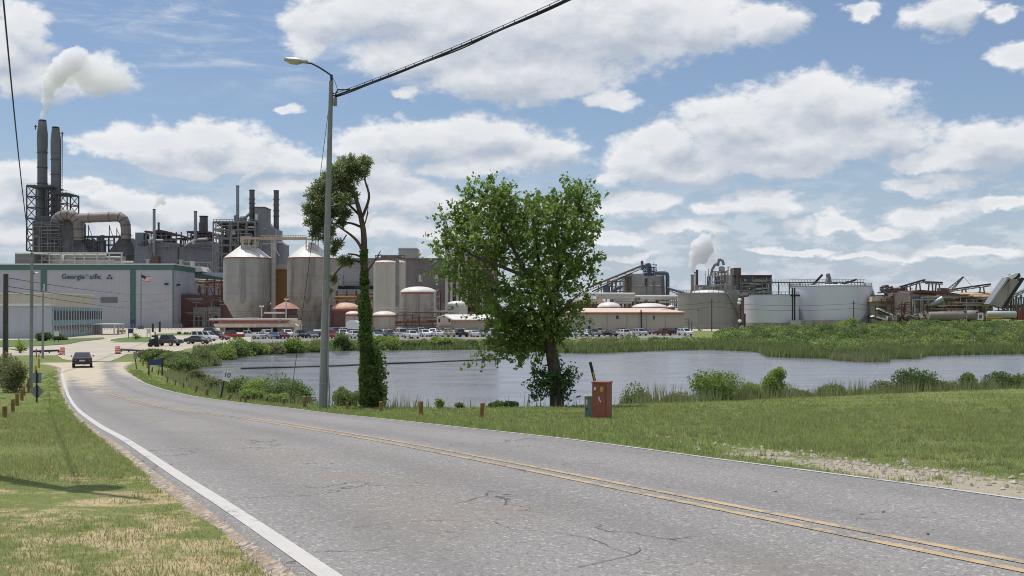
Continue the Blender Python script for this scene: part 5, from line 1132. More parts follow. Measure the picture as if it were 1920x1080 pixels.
pipework(t, 401, 478, 418, 515, YF - .2, 60, 6, m_midsteel); pipework(t, 401, 478, 418, 480, YF + 2, 40, 7); pipework(t, 478, 518, 420, 500, YF + 2.5, 10, 8)
# conveyor bridge to the silos
t = Th('conveyor_bridge', 'level tan conveyor bridge spanning from the boiler house to the second silo top', 'conveyor', 530, 450, 402)
mb = MB(); mb.pbox(452, 574, 444.5, 449, 402, 3); mb.build('gallery', M('tan_gallery', lin(172, 158, 138), .7, .15, .6, streak=.3), t); mb = MB()
for x in np.arange(490, 574, 3.2): mb.bar(P(x, 441, 402), P(x, 445, 402), .12)
mb.bar(P(488, 441.3, 402), P(574, 441.3, 402), .14); mb.build('railing', m_pipe, t); mb = MB(); mb.pbox(450, 470, 443, 455, 401, 5); mb.pbox(473, 482, 452, 462, 402, 3); mb.bar(P(453, 455, 401), P(452, 470, 401), .3); mb.build('transfer_house', M('tan_gallery_box', lin(166, 156, 138), .7, .15, .6), t)
mb = MB(); [mb.bar(P(x, 449, 404), P(x, 612, 404), .9) for x in (511, 513.5)]; mb.build('support_leg', m_pipe, t)
# ---- the two great silos
def silo(px, w, top, shoulder, apex, kink, low_w, Y, mat, label, lean):
    t = Th('silo', label, 'silo', px, 615, Y, 'concrete silos', z=0); k = Y / FPX / 2; x = PX(px, Y)
    mb = MB(); mb.lathe((x, Y), [(low_w * k, -.2), (low_w * k, PZ(602, Y)), (w * k, PZ(kink, Y))], 40, False); mb.lathe((x, Y), [(w * k, PZ(kink, Y)), (w * k, PZ(top, Y))], 40); mb.build('shell', mat, t)
    mb = MB(); mb.lathe((x, Y), [(w * k * 1.015, PZ(top, Y)), (w * k * 1.015, PZ(top - 2, Y))], 40); mb.build('rim', M('rusty_rim', lin(140, 92, 82), .8, .2, .8), t)
    mb = MB(); mb.lathe((x, Y), [(w * k * .99, PZ(top - 2, Y)), (w * k * .16, PZ(apex, Y)), (w * k * .12, PZ(apex - 1, Y))], 32, False); mb.build('cone_roof', m_roofwhite, t)
    mb = MB(); Yt = Y - w * k * .55; xs = [px - 9 + i * 11.3 for i in range(3)]
    for X_ in xs: mb.bar(P(X_, apex - 8, Yt), P(X_, top + 2, Yt), .3); mb.bar(P(X_, apex - 8, Yt + 5), P(X_, top - 8, Yt + 5), .3)
    for a, b in zip(xs[:-1], xs[1:]):
        for r0, r1 in ((apex + 4, apex + 14), (apex + 14, top)): mb.bar(P(a, r0, Yt), P(b, r1, Yt), .16); mb.bar(P(b, r0, Yt), P(a, r1, Yt), .16); mb.bar(P(a, r0, Yt), P(b, r0, Yt), .18)
    mb.pbox(px - 10, px + 16, apex - 9, apex - 7.5, Yt - .5, 6); mb.build('head_frame', m_pipe, t)
    mb = MB()
    if lean: [mb.bar(P(px + 4 + d, top, Y - w * k - .4), P(px - 10 + d, 600, Y - w * k - .4), .11) for d in (0, 2.4)]
    else: mb.bar(P(px - 41, kink, Y - w * k * .4), P(px - 41, top, Y - w * k * .4), .3)
    mb.build('ladder', m_midsteel, t)
silo(464.5, 89, 486, 0, 456, 563, 46, 405, m_concrete, 'pale concrete silo with white cone roof nearer the white hall', False)
silo(583, 88, 486, 0, 456, 556, 42, 400, m_concrete2, 'browner concrete silo with white cone roof behind the lamp pole', True)
t = Th('clad_block', 'ochre clad block in the gap between the two silos', 'building', 525, 612, 412, z=0); mb = MB(); mb.pbox(509, 542, 505, 614, 412, 10); mb.build('wall', m_orangeclad, t); mb = MB(); mb.pbox(506, 541, 496, 505, 411, 12); mb.build('parapet', m_cream, t)
t = Th('round_tank', 'low round tank with faded red cone roof between the silos', 'tank', 536, 612, 385, z=0); k = 385 / FPX / 2; mb = MB(); mb.lathe((PX(537, 385), 385), [(40 * k, 0), (40 * k, PZ(579, 385))], 28); mb.build('shell', m_redbrick, t); mb = MB(); mb.lathe((PX(537, 385), 385), [(50 * k, PZ(579, 385)), (30 * k, PZ(571.5, 385)), (6 * k, PZ(566, 385))], 28, False); mb.build('roof', m_redroof, t); mb = MB(); mb.lathe((PX(537, 385), 385), [(3.5 * k, PZ(567, 385)), (5 * k, PZ(562, 385)), (3 * k, PZ(557, 385))], 10); mb.build('vent', m_orangeclad, t)
t = Th('canopy_roof', 'long thin white canopy below the red-roofed round tank', 'canopy', 512, 612, 372, z=0); mb = MB(); mb.pbox(495, 529, 585, 588, 372, 5); mb.build('roof', m_roofwhite, t); mb = MB(); [mb.bar(P(x, 588, 373), P(x, 613, 373), .3) for x in (497, 509, 521, 528)]; mb.build('leg', m_rust, t)
mb = MB(); mb.pbox(540, 552, 590, 613, 380, 6); single('block_hut', mb, m_redbrick, 'small maroon hut under the foot of the second silo', 'hut')
t = Th('process_shed', 'dark maroon shed seen low between and behind the silo feet', 'shed', 530, 612, 440, z=0); mb = MB(); mb.pbox(412, 640, 572, 614, 440, 12); mb.build('wall', m_redbrick, t); mb = MB(); mb.pbox(411, 641, 570, 572, 439.5, 13); mb.build('roof', m_midsteel, t)
# ---- cream pavilion in front of the silos
YV = 330.0; t = Th('gate_pavilion', 'low cream pavilion with flat red-edged roof and scalloped canopy by the parked cars', 'building', 480, 625, YV, z=0)
mb = MB(); mb.pbox(412, 552, 601, 623, YV, 12); mb.build('wall', m_cream, t); mb = MB(); mb.pbox(392, 540, 597, 600.5, YV - 1, 15); mb.build('roof', m_roofwhite, t); mb = MB(); mb.pbox(391.5, 540.5, 600.5, 602.2, YV - 1.2, 15.4); mb.build('roof_edge', M('red_fascia', lin(170, 74, 60), .6, .1, 1), t)
mb = MB(); mb.pprism([(400, 609), (402, 607), (552, 607), (557, 611), (551, 613.5), (404, 614)], YV - 3, 3); mb.build('canopy', m_creamroof, t)
for i in range(11): mb = MB(); a = 421 + i * 9.1; mb.pbox(a, a + 7.6, 614.5, 623.5, YV - .2, .19); mb.build('window', m_glass, t)
mb = MB(); [mb.bar(P(x, 613, YV - 2.6), P(x, 626, YV - 2.6), .35) for x in (421, 466, 510)]; mb.build('canopy_column', m_cream, t)
mb = MB(); mb.pbox(458, 479, 595, 597.2, YV + 3, 4); mb.pbox(522, 527, 599, 603, YV - 1.4, 2); mb.build('roof_plant', m_gal, t)
for px, top, Y, lab in ((490.5, 573, 345, 'twin-headed slim lamp standing behind the pavilion'), (536.5, 560, 332, 'slim pole standing at the pavilion end')):
    t = Th('street_lamp', lab, 'lamp pole', px, 622, Y, z=0); mb = MB(); mb.bar((PX(px, Y), Y, 0), P(px, top, Y), .25); mb.build('pole', m_pipe, t)
    mb = MB(); mb.pbox(px - 4, px - 1, top, top + 2.4, Y - .2, .5); mb.pbox(px + 1, px + 4, top, top + 2.4, Y - .2, .5); mb.build('lamp_head', m_white, t)
# ---- the flag
t = Th('flagpole', 'tall flagpole before the white hall carrying the striped flag', 'flagpole', 264, 612, 400, z=0); mb = MB(); mb.tube([(PX(264, 400), 400, 0), P(264.5, 510, 400)], [.35, .16], 8); mb.build('pole', m_stk, t)
mb = MB(); mb.box(PX(264, 400) - .8, PX(264, 400) + .8, 399, 401, 0, 1.2); mb.build('plinth', m_blue, t)
def flag():
    tf = Th('flag', 'red, white and blue striped flag flying from the tall flagpole', 'flag', 265, 515, 400); m1 = M('flag_red', lin(186, 60, 66), .8, .05, 1); m2 = M('flag_white', lin(226, 222, 220), .8, .05, 1); m3 = M('flag_blue', lin(40, 46, 90), .8, .05, 1)
    def wav(u, v, o=0.0): q = P(265.2 + u * 18.5, 514.5 + v * 10 + u * 5.5 + math.sin(u * 5) * .9, 400); return (q.x, q.y + math.sin(u * 7) * .35 + o, q.z)
    for nm, mm, sel in (('red_stripe', m1, 0), ('white_stripe', m2, 1)):
        mb = MB()
        for s in range(9):
            if s % 2 != sel: continue
            for i in range(12):
                a = i / 12; b = (i + 1) / 12; q = [wav(a, s / 9, -.03), wav(b, s / 9, -.03), wav(b, (s + 1) / 9, -.03), wav(a, (s + 1) / 9, -.03)]; w = [wav(a, s / 9, .03), wav(b, s / 9, .03), wav(b, (s + 1) / 9, .03), wav(a, (s + 1) / 9, .03)]
                mb.add(q, [(0, 1, 2, 3)]); mb.add(w, [(3, 2, 1, 0)])
        mb.build(nm, mm, tf)
    mb = MB()
    for i in range(5): a = i * .085; b = a + .085; mb.add([wav(a, 0, -.08), wav(b, 0, -.08), wav(b, .56, -.08), wav(a, .56, -.08)], [(0, 1, 2, 3)]); mb.add([wav(a, 0, .08), wav(b, 0, .08), wav(b, .56, .08), wav(a, .56, .08)], [(3, 2, 1, 0)])
    mb.build('canton', m3, tf)
flag()
# ================================================================ the mill, far end (columns 600 - 1920)
m_greyhall = M('grey_mill_cladding', lin(172, 170, 170, 0.85), .65, .06, .12, ribs=1.4, streak=.2)
m_brownhall = M('brownish_mill_cladding', lin(146, 138, 136, 0.85), .7, .08, .12, ribs=1.4, streak=.3)
m_creamtank = M('cream_tank_paint', lin(206, 202, 190, 0.78), .55, .06, .25, streak=.3, streak_col=lin(150, 138, 118))
m_greytank = M('streaky_grey_tank', lin(176, 170, 160, 0.78), .7, .10, .25, streak=.85, streak_col=lin(104, 96, 88))
m_olivetank = M('stained_olive_tank', lin(158, 156, 146, 0.78), .75, .08, .12, streak=.35, band=0, fine=.1)
m_whitetank = M('white_tank_paint', lin(220, 222, 228, 0.92), .5, .035, .1, streak=.10, streak_col=lin(168, 162, 154))
m_tandome = M('tan_dome_roof', lin(206, 168, 142), .7, .15, .5, streak=.2)
m_shedwall = M('greige_shed_cladding', lin(178, 172, 156, 0.78), .65, .04, .2, ribs=1.8)
m_shedroof = M('pinkish_shed_roof', lin(206, 184, 164), .6, .1, .3)
m_redtrim = M('red_brown_trim', lin(156, 84, 66), .6, .1, .8)
m_conv = M('conveyor_brown_steel', lin(112, 98, 92, 0.9), .8, .25, .6, streak=.3)
m_tanroof = M('tan_rusty_roof', lin(186, 158, 120), .8, .2, .3, streak=.4, streak_col=lin(128, 84, 60))
m_bluegrey = M('blue_grey_steel', lin(84, 92, 112), .55, .12, .4)
m_debris = M('dark_scrap', lin(124, 114, 106), .9, .3, 1.2, fine=.4)
m_railred = M('rail_car_red', lin(158, 76, 60), .7, .2, .8, streak=.3)

# ---- paper mill hall
YH = 500.0; t = Th('mill_hall', 'broad grey mill hall with rooftop penthouse behind the cream tanks', 'building', 760, 612, YH, z=0)
mb = MB(); mb.pbox(600, 762, 485.5, 614, YH, 40); mb.build('wall', m_greyhall, t); mb = MB(); mb.pbox(762, 842, 485.5, 614, YH + .5, 40); mb.build('wall', m_brownhall, t)
mb = MB(); mb.pbox(599, 843, 484, 485.5, YH - .5, 41); mb.build('roof_edge', M('red_grey_flashing', lin(128, 92, 90), .6, .1, .5), t)
mb = MB(); mb.pbox(747, 781, 466, 484, YH - .3, 12); mb.build('penthouse', m_greyhall, t); mb = MB(); mb.pbox(746.5, 781.5, 464.6, 466, YH - .8, 13); mb.build('penthouse_roof', m_capw, t)
mb = MB()
for r in (469, 477): mb.bar(P(781, r, YH), P(787, r, YH), .4)
mb.bar(P(783, 468, YH), P(783, 484, YH), .2); mb.bar(P(786, 468, YH), P(786, 484, YH), .2); mb.build('platform', m_pipe, t)
mb = MB(); mb.pbox(785, 792, 515, 528, YH + .2, .28); mb.pbox(816, 822, 515, 528, YH + .2, .28); mb.build('louvre', m_capw, t)
mb = MB(); mb.pbox(634, 700, 536, 542, YH - .4, .38); mb.build('window_band', m_glass, t)
mb = MB()
for r in (557, 561): mb.tube([P(628, r, YH - 12), P(700, r, YH - 12)], .5, 7)
mb.build('pipe', m_orangeclad, t); mb = MB(); [mb.bar(P(x, 545, YH - 11), P(x, 612, YH - 11), .5) for x in (632, 650, 668, 686, 812, 826)]; [mb.bar(P(626, r, YH - 11), P(702, r, YH - 11), .4) for r in (553, 566, 580)]; mb.build('pipe_rack', m_rust, t)
pipework(t, 602, 700, 545, 612, YH - 12, 60, 20, m_rust); pipework(t, 602, 842, 488, 560, YH - .5, 26, 21, m_midsteel); pipework(t, 790, 842, 540, 612, YH - 8, 40, 22)
# ---- tanks in front of it
def tank(px, w, top, Y, mat, label, roof='dome', rise=8, rmat=None, trim=None, n=40, group=None, lo=None, cat='tank', ladder=False):
    t = Th('storage_tank', label, cat, px, 612, Y, group, z=0); k = Y / FPX / 2; x = PX(px, Y); r = w * k; zt_ = PZ(top, Y)
    mb = MB(); mb.lathe((x, Y), [(r, -.3), (r, zt_)], n); mb.build('shell', mat, t)
    if trim: mb = MB(); mb.lathe((x, Y), [(r * 1.012, zt_ - .5), (r * 1.012, zt_ + .15)], n); mb.build('rim', trim, t)
    if roof == 'dome':
        h = rise * Y / FPX; mb = MB(); mb.lathe((x, Y), [(r * 1.01 * math.cos(a), zt_ + .15 + h * math.sin(a)) for a in np.linspace(0, 1.5, 9)], n); mb.build('roof', rmat or m_roofwhite, t)
    if ladder: mb = MB(); mb.bar((x + r * .9, Y - r * .45, 0), (x + r * .9, Y - r * .45, zt_ + 1), .3); mb.build('ladder', m_dkmetal, t)
    return t
t1_ = tank(723, 45, 493, 440, m_creamtank, 'tall cream storage tower standing before the grey mill hall', rise=4, trim=m_tandome)
t2_ = tank(748, 24, 493, 452, m_creamtank, 'narrower cream storage tower tucked behind the tall cream one', rise=4, trim=m_tandome)
mb = MB(); [mb.bar(P(x, 478, 440), P(x, 490, 440), .2) for x in range(704, 762, 6)]; mb.bar(P(704, 479, 440), P(760, 479, 440), .25); mb.bar(P(706, 484, 440), P(758, 484, 440), .5); mb.bar(P(714, 481, 440), P(752, 481, 440), .9); mb.build('top_walkway', m_conv, t1_); mb = MB(); mb.tube([P(745, 485, 428), P(745, 612, 428)], .8, 8); mb.build('riser_pipe', m_midsteel, t1_)
t = tank(784.5, 67, 549, 400, m_greytank, 'streaky grey tank with bright domed roof', rise=11, trim=m_redtrim, group='tanks near the car park'); mb = MB(); mb.bar(P(751, 549, 393), P(751, 614, 393), .35); mb.bar(P(815, 546, 393), P(815, 614, 393), .35); mb.build('riser_pipe', m_pipe, t)
tank(721, 45, 592, 392, m_greytank, 'low grey tank with white shallow dome in front of the cream towers', rise=8, trim=m_redtrim, group='tanks near the car park')
tank(648, 52, 580, 395, m_redbrick, 'wide brownish tank with tan domed roof beside the pine trunk', rise=12, rmat=m_tandome, trim=m_redtrim, group='tanks near the car park')
tank(662, 28, 590, 385, m_greytank, 'small grey tank with white dome half hidden by the pine trunk', rise=6, trim=m_redtrim, group='tanks near the car park')
tank(857, 36, 571, 402, m_creamtank, 'small cream tank with domed top behind the gabled shed', rise=6, trim=m_capw, group='tanks near the car park')
t = Th('tank_truck', 'white rounded tank trailer parked by the pine trunk', 'tank trailer', 659, 622, 330, z=0); mb = MB(); mb.prism([(PX(648, 330), .8), (PX(670, 330), .8), (PX(670, 330), PZ(604, 330)), (PX(666, 330), PZ(601, 330)), (PX(652, 330), PZ(601, 330)), (PX(648, 330), PZ(604, 330))], 330, 336); mb.build('body', m_whitetank, t, .2); mb = MB(); [mb.tube([(PX(x, 330), 329.9, .45), (PX(x, 330), 330.5, .45)], .45, 10) for x in (651, 655, 664, 667)]; mb.build('wheel', m_rub, t)
t = Th('pipe_rack', 'low cluttered pipe rack among the tanks before the grey mill hall', 'pipe rack', 800, 612, 396, z=0); pipework(t, 690, 860, 572, 612, 396, 90, 23, m_pipe, 'pipe'); pipework(t, 640, 840, 585, 614, 392, 60, 24, m_rust, 'frame')
# gabled white shed
YS_ = 372.0; t = Th('gabled_shed', 'long low shed with white gable end and pale ridged roof before the cream tank', 'shed', 880, 622, YS_, z=0)
x0, x1, x2 = PX(819, YS_), PX(846, YS_), PX(950, YS_); mb = MB(); mb.prism([(x0, -.2), (x1, -.2), (x1, PZ(601.5, YS_)), (PX(832, YS_), PZ(594, YS_)), (x0, PZ(597, YS_))], YS_, YS_ + 9); mb.build('gable_wall', m_cream, t)
mb = MB(); mb.box(x1 + .004, x2, YS_ + .4, YS_ + 9, -.2, PZ(601.5, YS_)); mb.build('long_wall', m_shedwall, t)
v = [(x0, YS_ - .6, PZ(596.5, YS_)), (PX(833, YS_), YS_ - .6, PZ(592.6, YS_)), (x1 + .6, YS_ - .6, PZ(601, YS_)), (x2, YS_ - .6, PZ(601, YS_)), (x2, YS_ + 6, PZ(591.5, YS_)), (PX(833, YS_), YS_ + 6, PZ(591.5, YS_))]
mb = MB(); mb.add([Vector(a) + Vector((0, 0, d)) for d in (.05, .35) for a in v], [(1, 2, 3, 4, 5), (7, 8, 9, 10, 11), (2, 3, 9, 8), (1, 2, 8, 7), (0, 1, 5), (6, 7, 11), (0, 1, 7, 6)]); mb.build('roof', m_roofwhite, t)
mb = MB(); mb.box(x1, x2, YS_ - .75, YS_ - .62, PZ(602, YS_), PZ(600.6, YS_)); mb.build('fascia', m_redtrim, t)
for a in (822, 841): mb = MB(); mb.pbox(a, a + 3.2, 598, 604, YS_ - .15, .14); mb.build('window', m_glass, t)
mb = MB(); mb.pbox(834, 841, 613, 622, YS_ - .15, .14); mb.build('door', m_glass, t); mb = MB(); mb.pbox(822, 845, 611, 612.4, YS_ - 2.5, 2.4); mb.build('porch_roof', m_redtrim, t)
# rusty digester frame behind the broad tree
t = Th('digester_frame', 'rusty brown open-framed digester structure seen through the broad tree', 'industrial frame', 890, 612, 470, z=0)
mb = MB(); mb.grid_frame(836, 930, 455, 612, 470, 5, 8, .7, 18); mb.build('open_frame', m_conv, t); mb = MB(); mb.pbox(866, 900, 470, 612, 478, 12); mb.pbox(838, 862, 520, 612, 480, 8); mb.pbox(902, 926, 480, 612, 480, 8); mb.build('casing', m_conv, t); mb = MB(); [mb.tube([P(x, 470, 468), P(x, 612, 468)], .7, 7) for x in (838, 846, 858, 874)]; mb.build('riser_pipe', m_pipe, t)
pipework(t, 834, 930, 460, 610, 469, 90, 25, m_rust); pipework(t, 834, 930, 470, 600, 467, 40, 26)
stack(856, 7, 455, 520, 474, m_conv, 'short rusty stack half hidden by the broad tree'); stack(861, 8, 462, 520, 478, m_redbrick, 'stubby maroon stack half hidden by the broad tree')
t = Th('lattice_mast', 'thin lattice mast with a white top beside the pine crown', 'mast', 681, 612, 520, z=0); mb = MB()
for r in range(424, 612, 8): mb.bar(P(679.5, r, 520), P(682.5, r + 8, 520), .14); mb.bar(P(682.5, r, 520), P(679.5, r + 8, 520), .14)
mb.bar(P(679.5, 424, 520), P(679.5, 612, 520), .3); mb.bar(P(682.5, 424, 520), P(682.5, 612, 520), .3); mb.build('frame', m_rust, t)
# ---- long cream shed
YL_ = 345.0; t = Th('long_shed', 'long cream warehouse shed with pinkish roof behind the parked cars', 'shed', 1180, 622, YL_, z=0); xa_, xb_ = PX(1060, YL_), PX(1282, YL_)
mb = MB(); mb.box(xa_, xb_, YL_, YL_ + 32, -.3, PZ(588, YL_)); mb.build('wall', m_shedwall, t)
v = [(xa_ - .4, YL_ - .5, PZ(587, YL_)), (xb_ + .4, YL_ - .5, PZ(587, YL_)), (xb_ - 2, YL_ + 30, PZ(579, YL_)), (xa_ + 4, YL_ + 30, PZ(578.5, YL_))]
mb = MB(); mb.add([Vector(a) + Vector((0, 0, d)) for d in (0, .35) for a in v], [(3, 2, 1, 0), (4, 5, 6, 7), (0, 1, 5, 4), (1, 2, 6, 5), (2, 3, 7, 6), (3, 0, 4, 7)]); mb.build('roof', m_shedroof, t)
mb = MB(); mb.box(xa_ - .4, xb_ + .4, YL_ - .7, YL_ - .52, PZ(588.4, YL_), PZ(586.6, YL_)); mb.build('fascia', m_redtrim, t)
for a, r0, r1, w in ((1091, 592, 598, 4), (1155.5, 592, 598, 4.2), (1225, 592, 599, 2.6), (1103, 611, 621, 4)): mb = MB(); mb.pbox(a, a + w, r0, r1, YL_ - .12, .11); mb.build('window' if r0 < 600 else 'door', m_glass, t)
mb = MB(); [mb.pbox(x, x + .7, 588.5, 623, YL_ - .1, .09) for x in (1100, 1138, 1175, 1212, 1247)]; mb.build('panel_joint', m_midsteel, t)
mb = MB(); mb.bar(P(1202, 581, YL_ - 1), P(1203, 624, YL_ - 1), .3); single('light_pole', mb, m_dkmetal, 'thin dark pole standing against the long cream shed', 'pole')
t = Th('porch_hut', 'small hut with tan roof at the end of the long shed beside the broad tree', 'hut', 1052, 622, 330, z=0); mb = MB(); mb.pbox(1046, 1057, 606, 623, 330, 4); mb.build('wall', m_cream, t); mb = MB(); mb.pprism([(1044, 606), (1051, 602), (1059, 605), (1059, 607), (1044, 607.5)], 329.6, 5); mb.build('roof', m_tandome, t); mb = MB(); mb.pbox(1047, 1053, 612, 621, 329.85, .14); mb.build('window', m_glass, t)
# stairs at the end of the shed
t = Th('stair_frame', 'grey steel stair flight at the end of the long cream shed', 'stairs', 1296, 622, 350, z=0); mb = MB()
for r in (598, 604, 610, 616): mb.bar(P(1283, r, 350), P(1292, r, 350), .4)
mb.bar(P(1292, 598, 350), P(1292, 624, 350), .35); mb.bar(P(1297, 606, 350), P(1316, 622, 350), .45); mb.bar(P(1297, 603, 350), P(1318, 619, 350), .2); mb.bar(P(1297, 603, 350), P(1297, 624, 350), .3); mb.build('stair_flight', m_gal, t)
# ---- wood-chip boiler beyond the shed
YK = 540.0; t = Th('bark_boiler', 'grey clad bark boiler block with roof machinery beyond the long shed', 'boiler house', 1210, 560, YK, z=0)
mb = MB(); mb.pbox(1172, 1246, 517, 600, YK, 16); mb.pbox(1184, 1208, 513, 517, YK + 2, 8); mb.build('wall', m_greyhall, t); mb = MB(); mb.pbox(1180, 1184, 518, 560, YK - .6, .55); mb.pbox(1172, 1179, 520, 556, YK - 1, .9); mb.build('corner_duct', m_conv, t)
mb = MB(); mb.pbox(1210, 1214.5, 522, 537, YK - .4, .38); mb.build('opening', m_glass, t); mb = MB(); mb.pbox(1188, 1208, 534, 537, YK - .6, .58); mb.pbox(1219, 1242, 534, 536.5, YK - .6, .58); mb.build('ledge', m_capw, t)
mb = MB(); mb.pprism([(1212, 494), (1219, 493), (1222, 500), (1222, 512), (1216, 512), (1216, 502), (1212, 500)], YK + 4, 5); mb.pbox(1208, 1227, 512, 517, YK + 3, 7); mb.build('cyclone', m_bluegrey, t)
mb = MB(); mb.grid_frame(1209, 1230, 501, 516, YK + 2, 4, 2, .3, 7); mb.tube([P(1203, 506, YK + 4), P(1206, 500, YK + 4), P(1210, 498, YK + 4)], .8, 7); mb.tube([P(1204, 489, YK + 4), P(1204, 504, YK + 4)], .7, 7); mb.bar(P(1226, 492, YK + 4), P(1226, 502, YK + 4), .2); mb.build('roof_frame', m_bluegrey, t)
mb = MB(); mb.tube([P(1228, 512, YK + 1), P(1247, 512, YK + 1), P(1250.5, 513.5, YK + 1), P(1251.5, 518, YK + 1), P(1251.5, 600, YK + 1)], 1.0, 10); mb.tube([P(1244, 516, YK - 1), P(1246.5, 600, YK - 1)], .5, 6); mb.build('downcomer_duct', m_bluegrey, t)
mb = MB(); [mb.bar(P(x, 513, YK), P(x, 520, YK), .2) for x in range(1230, 1248, 3)]; mb.build('railing', m_pipe, t)
pipework(t, 1172, 1246, 516, 560, YK - .5, 24, 27, m_midsteel); pipework(t, 1206, 1232, 494, 516, YK + 1, 26, 28, m_bluegrey)
def conveyor(a, b, Y, th, label, mat, roofm=None, legs=(), name='conveyor', Y2=None, rails=True, lo=600):
    t = Th(name, label, 'conveyor', a[0], a[1], Y); Y2 = Y2 or Y; A_, B_ = P(*a, Y), P(*b, Y2); u = Vector((0, 0, th * Y / FPX)); d = Vector((0, 2.4, 0))
    def slab(z0, z1_, grow=0): g = Vector((0, grow, 0)); return MB().add([A_ - g + z0, B_ - g + z0, B_ + d + g + z0, A_ + d + g + z0, A_ - g + z1_, B_ - g + z1_, B_ + d + g + z1_, A_ + d + g + z1_], [(0, 3, 2, 1), (4, 5, 6, 7), (0, 1, 5, 4), (1, 2, 6, 5), (2, 3, 7, 6), (3, 0, 4, 7)])
    slab(u * .55, u).build('gallery', mat, t); slab(u * 1.0, u * 1.18, .3).build('roof', roofm or m_roofwhite, t)
    mb = MB(); n = max(4, int((B_ - A_).length / 4)); q = [A_.lerp(B_, i / n) for i in range(n + 1)]
    for i in range(n):
        mb.bar(q[i], q[i + 1], .3); mb.bar(q[i], q[i] + u * .55, .22); mb.bar(q[i], q[i + 1] + u * .55, .2)
    mb.build('truss', mat, t)
    if legs:
        mb = MB()
        for f in legs: p = A_.lerp(B_, f); mb.bar(p + Vector((-.6, 0, 0)), (p.x - 1.2, p.y, PZ(lo, Y)), .4); mb.bar(p + Vector((.6, 0, 0)), (p.x + 1.2, p.y, PZ(lo, Y)), .4)
        mb.build('trestle_leg', mat, t)
    return t
conveyor((1098, 547), (1204, 504), 530, 7, 'long inclined conveyor climbing to the bark boiler top', m_conv, legs=(.25, .5, .75), lo=575)
conveyor((1110, 551), (1186, 516), 536, 5, 'thinner inclined conveyor just under the long one', m_bluegrey, legs=(.4,), lo=575)
conveyor((1251, 545), (1292, 557), 540, 6, 'covered conveyor sloping down from the bark boiler to the tanks', m_bluegrey, legs=(.5,), lo=575)
t = Th('blower_unit', 'dark blower with curved duct hanging beside the bark boiler', 'blower', 1140, 560, 532); mb = MB(); mb.pprism([(1131, 537), (1141, 535), (1143, 545), (1138, 551), (1139, 555), (1134, 555), (1132, 545)], 532, 5); mb.build('casing', m_bluegrey, t); mb = MB(); mb.tube([P(1138, 551, 533), P(1148, 549, 533), P(1154, 542, 533), P(1162, 538, 533), P(1166, 537, 533)], 1.0, 8); mb.build('duct', m_bluegrey, t)
mb = MB(); mb.grid_frame(1140, 1172, 527, 556, 534, 4, 3, .3, 5); mb.build('support_frame', m_midsteel, t)
# pipe bridges and tank tops seen over the shed roof
t = Th('pipe_bridge', 'cluttered pipe bridge above the roof of the long shed', 'pipe bridge', 1190, 575, 430); mb = MB()
for r, a, b, w in ((552, 1080, 1190, .8), (557, 1118, 1270, .9), (560, 1150, 1270, .45), (563, 1155, 1228, .5), (567, 1150, 1185, .5), (566, 1235, 1272, .5)): mb.tube([P(a, r, 430), P(b, r + .5, 430)], w, 6)
mb.build('pipe', m_pipe, t); mb = MB(); mb.grid_frame(1150, 1272, 555, 577, 431, 16, 2, .28, 4); [mb.pbox(a, a + rng.uniform(2, 5), r, r + rng.uniform(3, 7), 429 + rng.uniform(0, 3), 2) for a, r in zip(rng.uniform(1152, 1228, 26), rng.uniform(551, 570, 26))]; mb.build('rack_frame', m_conv, t)
mb = MB(); mb.pbox(1080, 1280, 553, 555, 436, 3); mb.build('dark_beam', m_darksteel, t)
tank(1142, 44, 577, 420, m_creamtank, 'shallow white cone-topped tank behind the long shed roof', rise=10, trim=m_redtrim, group='low tanks over the shed roof'); tank(1218, 66, 577, 424, m_creamtank, 'wider white cone-topped tank behind the long shed roof', rise=8, trim=m_redtrim, group='low tanks over the shed roof'); tank(1258, 14, 577, 415, m_creamtank, 'tiny white-capped tank at the end of the long shed roof', rise=4, trim=m_redtrim, group='low tanks over the shed roof')
t = Th('pale_roof_shed', 'pale pink roofed shed showing over the long shed behind the broad tree', 'shed', 1110, 580, 450, z=0); mb = MB(); mb.pprism([(1070, 612), (1070, 569), (1128, 569), (1128, 612)], 450, 14); mb.build('wall', m_redbrick, t); mb = MB(); mb.pprism([(1066, 569), (1074, 562), (1126, 560), (1136, 567), (1130, 570)], 449, 16); mb.build('roof', m_shedroof, t)
# ---- the big tanks
YT1, YT2, YT3 = 408.0, 425.0, 432.0
def big(px, w, top, Y, mat, label, lo): t = Th('storage_tank', label, 'tank', px, 615, Y, 'great storage tanks', z=0); k = Y / FPX / 2; x = PX(px, Y); r = w * k; mb = MB(); mb.lathe((x, Y + r * .2), [(r, -.3), (r, PZ(top, Y))], 64); mb.build('shell', mat, t); mb = MB(); mb.lathe((x, Y + r * .2), [(r * 1.008, PZ(top + 1, Y)), (r * 1.008, PZ(top, Y) + .12)], 64); mb.build('rim', m_gal, t); return t, x, r, PZ(top, Y)
t, x, r, zt_ = big(1330, 114, 550, YT1, m_olivetank, 'big stained olive-brown tank by the stairs of the long shed', 618); yc_ = YT1 + r * .2
mb = MB(); mb.lathe((x, yc_), [(r * .55, zt_), (r * .5, zt_ + .9), (.5, zt_ + 1.4)], 32); mb.build('roof', m_roofwhite, t); mb = MB(); an = np.linspace(0, 6.283, 41); [(mb.bar((x + r * math.cos(a), yc_ + r * math.sin(a), zt_), (x + r * math.cos(a), yc_ + r * math.sin(a), zt_ + 1.1), .12), mb.bar((x + r * math.cos(a), yc_ + r * math.sin(a), zt_ + 1.1), (x + r * math.cos(c_), yc_ + r * math.sin(c_), zt_ + 1.1), .1)) for a, c_ in zip(an[:-1], an[1:])]; mb.build('railing', m_gal, t)
